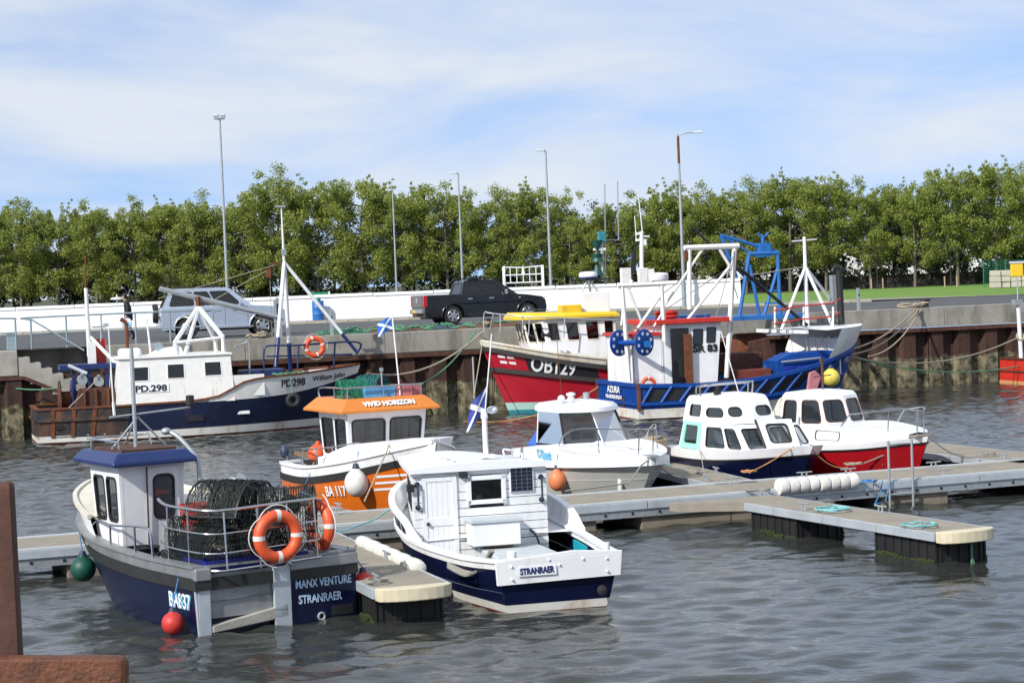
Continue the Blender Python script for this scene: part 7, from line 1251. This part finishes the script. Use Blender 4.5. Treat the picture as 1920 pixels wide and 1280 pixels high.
pm('net_brown', (0.14, 0.06, 0.03), 0.95, var=0.5, scale=12, dirt=(.05, .12, .08), damt=.8, dscale=(3, 3, 3), bump=1, bscale=25); pm('net_greenpile', (0.02, 0.13, 0.085), 0.95, var=0.5, scale=14, bump=1, bscale=25); pm('net_bluepile', (0.05, 0.07, 0.11), 0.95, var=0.5, scale=14, bump=1, bscale=25)
xq = lambda px, py: (qp(px, py, -1.0)-Q0).dot(QX)
net_pile('fishing_net', xq(598, 620), xq(690, 618), -1.4, 1.0, 'net_greenpile', 'green fishing net spread on the quay below the barrel', 5); net_pile('fishing_net', xq(685, 618), xq(800, 614), -1.4, 1.0, 'net_brown', 'brown fishing net spread on the quay before the pickup rear wheel', 6); net_pile('fishing_net', xq(795, 612), xq(865, 610), -1.7, .9, 'net_bluepile', 'blue grey fishing net heaped under the pickup', 7); net_pile('fishing_net', xq(860, 612), xq(1080, 604), -1.3, .9, 'net_brown', 'long brown fishing net lying beyond the red trawler', 8)
# white goal-like rack behind the wall
gt = thing('gate_rack', Vector((atY(982, 540, 108).x, 108, QZ)), 0, 'white barred rack standing behind the wall', 'rack')
for x in (-.98, .98): MB().box((x, 0, 1.2), (.14, .1, 2.4)).build('upright', 'white', gt)
for z in (1.55, 1.95, 2.36): tb('bar', [(-.98, 0, z), (0, 0, z-.06*(z > 2)), (.98, 0, z)], .035, 'white', gt)
for i in range(5): tb('rod', [(-.65+.325*i, 0, 1.55), (-.65+.325*i, 0, 2.34)], .025, 'white', gt)
MB().prism([(-.1, -.03, 1.95), (.1, -.03, 1.95), (0, -.03, 2.45)], (0, .06, 0)).build('cone', 'white', gt)
# foreground: rusty guard rail close to the camera
rl = thing('guard_rail', (-1.2, 5.0, 2.6), 0, 'rusty brown steel guard rail at the lower left corner, close to the camera', 'railing')
def cam_px(px, py, Y): return atY(px, py, Y)-Vector((-1.2, 5.0, 2.6))
a, b, c, d = cam_px(-30, 905, 5), cam_px(19, 905, 5), cam_px(37, 1245, 5), cam_px(-30, 1245, 5)
MB().prism([d, c, b, a], (0, .05, 0)).build('upright', 'rusty_rail' if 'rusty_rail' in MATS else 'rust_dark', rl, bevel=.012)
pm('rusty_rail', (0.13, 0.045, 0.02), 0.7, var=0.35, scale=25, dirt=(.05, .02, .012), damt=.6, dscale=(14, 14, 14), bump=.4, bscale=80)
a, b, c, d = cam_px(-60, 1233, 4.95), cam_px(236, 1233, 4.95), cam_px(236, 1330, 4.95), cam_px(-60, 1330, 4.95)
MB().prism([d, c, b, a], (0, .06, 0)).build('cross_bar', 'rusty_rail', rl, bevel=.02); MB().box((-.2, .03, .45), (.1, .05, .9)).build('post', 'rusty_rail', rl)
rl.children[0].data.materials[0] = MATS['rusty_rail']
# ================================================================== trees and what shows between them
def leaf_mat(name, c0, c1):
    m = bpy.data.materials.new(name); m.use_nodes = True; t = m.node_tree; b = t.nodes['Principled BSDF']; L = t.links.new; b.inputs['Roughness'].default_value = .55
    g = t.nodes.new('ShaderNodeNewGeometry'); r = t.nodes.new('ShaderNodeValToRGB'); r.color_ramp.elements[0].color = (*c0, 1); r.color_ramp.elements[1].color = (*c1, 1); L(g.outputs['Random Per Island'], r.inputs[0]); L(r.outputs[0], b.inputs['Base Color'])
    tl = t.nodes.new('ShaderNodeBsdfTranslucent'); L(r.outputs[0], tl.inputs[0]); mx = t.nodes.new('ShaderNodeMixShader'); mx.inputs[0].default_value = .42; L(b.outputs[0], mx.inputs[1]); L(tl.outputs[0], mx.inputs[2]); L(mx.outputs[0], t.nodes['Material Output'].inputs[0]); MATS[name] = m
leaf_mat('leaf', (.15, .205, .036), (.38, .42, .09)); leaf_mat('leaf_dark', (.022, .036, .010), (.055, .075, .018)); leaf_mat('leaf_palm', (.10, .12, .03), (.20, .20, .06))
pm('bark', (0.16, 0.14, 0.11), 0.9, var=0.4, scale=6, bump=.5); pm('bark_dark', (0.05, 0.045, 0.035), 0.9, var=0.4, scale=6)
def leaves_mesh(name, centers, rad, per, size, m, seed):
    rs = np.random.RandomState(seed); cnt = np.maximum(6, per*(np.array(rad)/max(rad))**1.6).astype(int); C = np.repeat(np.array(centers), cnt, 0); Rr = np.repeat(np.array(rad), cnt)[:, None]; n = len(C)
    d = rs.normal(size=(n, 3)); d /= np.linalg.norm(d, axis=1)[:, None]; P = C+d*Rr*rs.uniform(.25, 1.0, (n, 1))*np.array([1, 1, .85])
    a = rs.normal(size=(n, 3)); a /= np.linalg.norm(a, axis=1)[:, None]; b = np.cross(a, rs.normal(size=(n, 3))); b /= np.linalg.norm(b, axis=1)[:, None]
    s = size*rs.uniform(.65, 1.35, (n, 1)); V = np.stack([P-a*s*.5, P+b*s*.32, P+a*s*.5, P-b*s*.32], 1).reshape(-1, 3); Fq = np.arange(n*4).reshape(n, 4)
    me = bpy.data.meshes.new(name); me.vertices.add(len(V)); me.vertices.foreach_set('co', V.ravel()); me.loops.add(Fq.size); me.loops.foreach_set('vertex_index', Fq.ravel()); me.polygons.add(n); me.polygons.foreach_set('loop_start', np.arange(0, Fq.size, 4)); me.update(calc_edges=True); me.materials.append(MATS[m]); return me
def make_tree(seed, h, w_, m='leaf', clear=1.7, per=250, size=.14):
    rn = random.Random(seed); tr = MB(); lean = rn.uniform(-.25, .25); top = Vector((lean, rn.uniform(-.2, .2), h*.72)); tr.tube(smooth_path([(0, 0, -.1), (lean*.2, .05, h*.25), (lean*.7, 0, h*.5), top], 3), .15, 7, r2=.04); cs = []; rd = []
    nl = 24
    for i in range(nl):
        t = .16+.70*i/nl; z = h*t*.86+rn.uniform(-.25, .25); a = i*2.4+rn.uniform(-.5, .5); f = z/h; prof = min(1, .55+f*1.3) if f < .45 else max(.38, 1.12-(f-.45)*1.25)
        ln = w_*.5*prof*rn.uniform(.7, 1.12); p0 = Vector((lean*t, 0, z)); p2 = p0+Vector((math.cos(a)*ln, math.sin(a)*ln, ln*rn.uniform(.25, .75))); p1 = p0.lerp(p2, .5)+Vector((0, 0, -.08*ln)); tr.tube(smooth_path([p0, p1, p2], 3), .05, 5, r2=.012)
        for k in range(5):
            q_ = p0.lerp(p2, .42+.68*k/4)+Vector((rn.gauss(0, .3), rn.gauss(0, .3), rn.gauss(.12, .3)))
            if q_.z > clear: cs.append(tuple(q_)); rd.append(rn.uniform(.32, .72))
    for i in range(9):                                             # upright shoots that make the ragged top
        a = rn.uniform(0, 6.28); r_ = w_*.34*math.sqrt(rn.random()); x, y = lean+r_*math.cos(a), r_*math.sin(a); zt = h*(.84+.15*rn.random())-r_*.35; z = h*.66
        tr.tube([(x*.6, y*.6, z), (x, y, zt)], .022, 4, r2=.006)
        while z < zt: cs.append((x*(.6+.4*z/zt)+rn.gauss(0, .16), y+rn.gauss(0, .16), z)); rd.append(max(.12, .55*(1-(z-h*.6)/(h*.42)))); z += .30
    return tr, leaves_mesh('crown', cs, rd, per, size, m, seed)
TREES = []
for i in range(6):
    tr, cm = make_tree(50+i, 9.2+.35*(i % 3), 5.9+.4*(i % 2)); TREES.append((tr, cm))
DARK = []  # back-row trees, canopy shade put into their leaf and bark colours
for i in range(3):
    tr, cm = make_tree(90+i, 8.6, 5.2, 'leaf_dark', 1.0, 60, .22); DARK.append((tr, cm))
TM = {}
def put_tree(kind, i, x, y, s, rz, label, group, name='tree'):
    tr, cm = kind[i]; o = thing(name, (x, y, QZ-.05), rz, label, 'tree', group); o.scale = (s, s, s); key = (id(kind), i)
    if key not in TM: t_ = tr.build('trunk', 'bark' if kind is TREES else 'bark_dark', o, smooth=60); TM[key] = t_.data
    else: t_ = bpy.data.objects.new('trunk', TM[key]); COL.objects.link(t_); t_.parent = o
    c = bpy.data.objects.new('crown', cm); COL.objects.link(c); c.parent = o
rn = random.Random(3)
def row_y(x): return 183-(x+50)*.29
xs_ = []; x = -47.5
while x < 44: xs_.append(x); x += rn.uniform(2.9, 3.7)*(1.0 if x < 10 else .92)
n_ = len(xs_)
ordn = ['first', 'second', 'third', 'fourth', 'fifth', 'sixth', 'seventh', 'eighth', 'ninth', 'tenth', 'eleventh', 'twelfth', 'thirteenth', 'fourteenth', 'fifteenth', 'sixteenth', 'seventeenth', 'eighteenth', 'nineteenth', 'twentieth', 'twenty-first', 'twenty-second', 'twenty-third', 'twenty-fourth', 'twenty-fifth', 'twenty-sixth', 'twenty-seventh', 'twenty-eighth', 'twenty-ninth', 'thirtieth', 'thirty-first', 'thirty-second']
for i, x in enumerate(xs_):
    s = rn.choice((.86, .93, .98, 1.02, 1.06, 1.12))*(1.1 if x < 4 else .93); put_tree(TREES, rn.randrange(6), x, row_y(x)+rn.uniform(-1, 1), s, rn.uniform(0, 6.28), '%s light green tree from the left in the front row behind the wall' % ordn[i], 'front row of trees')
for r_ in range(2):
    for i in range(24):
        x = -52+i*4.3+rn.uniform(-.8, .8); put_tree(DARK, rn.randrange(3), x, row_y(x)+7+6*r_+rn.uniform(-1, 1), rn.uniform(.8, .95), rn.uniform(0, 6.28), 'tree coloured dark for shade in the wood behind the front row', 'dark trees behind the front row')
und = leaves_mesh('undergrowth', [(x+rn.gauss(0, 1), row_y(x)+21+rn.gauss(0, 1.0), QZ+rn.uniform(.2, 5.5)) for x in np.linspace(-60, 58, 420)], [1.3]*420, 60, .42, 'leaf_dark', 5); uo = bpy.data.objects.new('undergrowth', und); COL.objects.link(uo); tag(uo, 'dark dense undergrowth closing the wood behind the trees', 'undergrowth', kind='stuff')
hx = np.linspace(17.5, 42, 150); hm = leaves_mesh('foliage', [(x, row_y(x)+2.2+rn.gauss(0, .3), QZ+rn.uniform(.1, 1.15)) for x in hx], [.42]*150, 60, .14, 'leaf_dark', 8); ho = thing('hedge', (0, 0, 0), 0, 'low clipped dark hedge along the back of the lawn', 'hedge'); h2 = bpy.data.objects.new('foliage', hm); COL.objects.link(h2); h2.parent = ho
MB().box((29.7, row_y(29.7)+2.2, QZ+.5), (24, .5, .9), rz=math.atan(-.29)).build('branches', 'bark_dark', ho)
# palm-like plant by the parked car
pl = thing('cabbage_palm', (atY(318, 520, 150).x, 150, QZ), 0, 'spiky pale palm standing among the trees above the silver car', 'palm'); MB().tube([(0, 0, 0), (0, 0, 2.3)], .12, 7).build('trunk', 'bark', pl); b = MB(); r7 = random.Random(7)
for i in range(90):
    a = r7.uniform(0, 6.28); e = r7.uniform(-.9, 1.3); d = Vector((math.cos(a)*math.cos(e), math.sin(a)*math.cos(e), math.sin(e))); s_ = Vector((-math.sin(a), math.cos(a), 0))*.035; p0 = Vector((0, 0, 2.4)); p1 = p0+d*.7; p2 = p0+d*1.25+Vector((0, 0, -.3)); b.add([p0-s_, p0+s_, p1+s_, p1-s_, p2], [(0, 1, 2, 3), (3, 2, 4)])
b.build('fronds', 'leaf_palm', pl)
# saplings with stakes on the lawn
for px, py, lab in ((1645, 541, 'young sapling between two pale stakes on the lawn, left one'), (1783, 538, 'young sapling between two pale stakes on the lawn, right one')):
    p = at(px, py, QZ); o = thing('sapling', p, 0, lab, 'tree', 'staked saplings'); tb('trunk', [(0, 0, 0), (.05, 0, 2.6)], .035, 'bark_dark', o, r2=.015)
    for d in (-.42, .42): tb('stake', [(d, 0, 0), (d, 0, .75)], .05, 'tub_tan', o)
    c = bpy.data.objects.new('crown', leaves_mesh('crown', [(random.gauss(0, .4), random.gauss(0, .4), random.uniform(1.7, 3)) for _ in range(16)], [.3]*16, 20, .14, 'leaf_dark', int(px))); COL.objects.link(c); c.parent = o
# buildings glimpsed between the trunks on the right
bl = thing('white_building', (30.5, 196, QZ), R(-8), 'long low white building glimpsed between the tree trunks', 'building'); MB().box((0, 0, 1.7), (26, 8, 3.4)).build('wall', 'white_wall', bl)
for i in range(9): w_ = MB().box((-11+2.7*i, -4.03, 1.6), (1.2, .06, 1.3)).build('window', 'galv_blue', bl); MB().box((-11+2.7*i, -4.07, 1.6), (1.0, .04, 1.1)).build('pane', 'dark_glass', w_)
MB().prism([(-13.4, -4.5, 3.4), (-13.4, 4.5, 3.4), (-13.4, 0, 5.2)], (26.8, 0, 0)).build('roof', 'galv_blue', bl)
pt = thing('play_tower', (atY(1243, 520, 172).x, 172, QZ), .3, 'wooden play tower with a blue roof and red panels under the trees', 'play tower')
for x in (-.8, .8):
    for y in (-.8, .8): MB().box((x, y, 1.4), (.14, .14, 2.8)).build('post', 'rope_orange', pt)
MB().box((0, 0, 1.1), (1.7, 1.7, .1)).build('floor', 'wood', pt)
for y in (-.82, .82): MB().box((0, y, 1.5), (1.5, .05, .7)).build('panel', 'antifoul_red', pt)
MB().loft([[(-1.1, -1.1, 2.6), (1.1, -1.1, 2.6), (1.1, 1.1, 2.6), (-1.1, 1.1, 2.6)], [(-.1, -.1, 3.7), (.1, -.1, 3.7), (.1, .1, 3.7), (-.1, .1, 3.7)]]).build('roof', 'roof_blue', pt)
fc = thing('mesh_fence', at(1845, 540, QZ), R(-3), 'green mesh site fence at the right end of the lawn', 'fence'); L = 7.0
for i in range(6): tb('post', [(L*i/5, 0, 0), (L*i/5, 0, 1.75)], .035, 'net_green', fc)
b = MB()
for i in range(60): b.tube([(L*i/59, 0, .05), (L*i/59, 0, 1.7)], .006, 3)
for i in range(16): b.tube([(0, 0, .05+1.65*i/15), (L, 0, .05+1.65*i/15)], .008, 3)
b.build('mesh', 'net_green', fc)['kind'] = 'stuff'
rk = thing('stone_pallets', at(1895, 540, QZ)+Vector((0, 1.5, 0)), 0, 'stacked pale stone blocks behind the green fence', 'stone blocks'); r8 = random.Random(8)
for i in range(4):
    for j in range(3):
        if j < 3-(i == 3): MB().box((i*.62-.6, r8.uniform(-.1, .1), .2+.36*j), (.58, .6, .34), rz=r8.uniform(-.08, .08)).build('block', 'path', rk, bevel=.03)
yb = atY(1908, 552, 84); lb_ = thing('yellow_lifebelt_post', (yb.x, yb.y, QZ), 0, 'yellow topped lifebelt post at the right edge of the quay', 'post'); tb('post', [(0, 0, 0), (0, 0, 1.0)], .03, 'galv', lb_); MB().box((0, 0, 1.3), (.5, .15, .55)).build('housing', 'yellow', lb_, bevel=.05); MB().box((0, 0, 1.6), (.55, .2, .08)).build('cap', 'pale_grey', lb_)
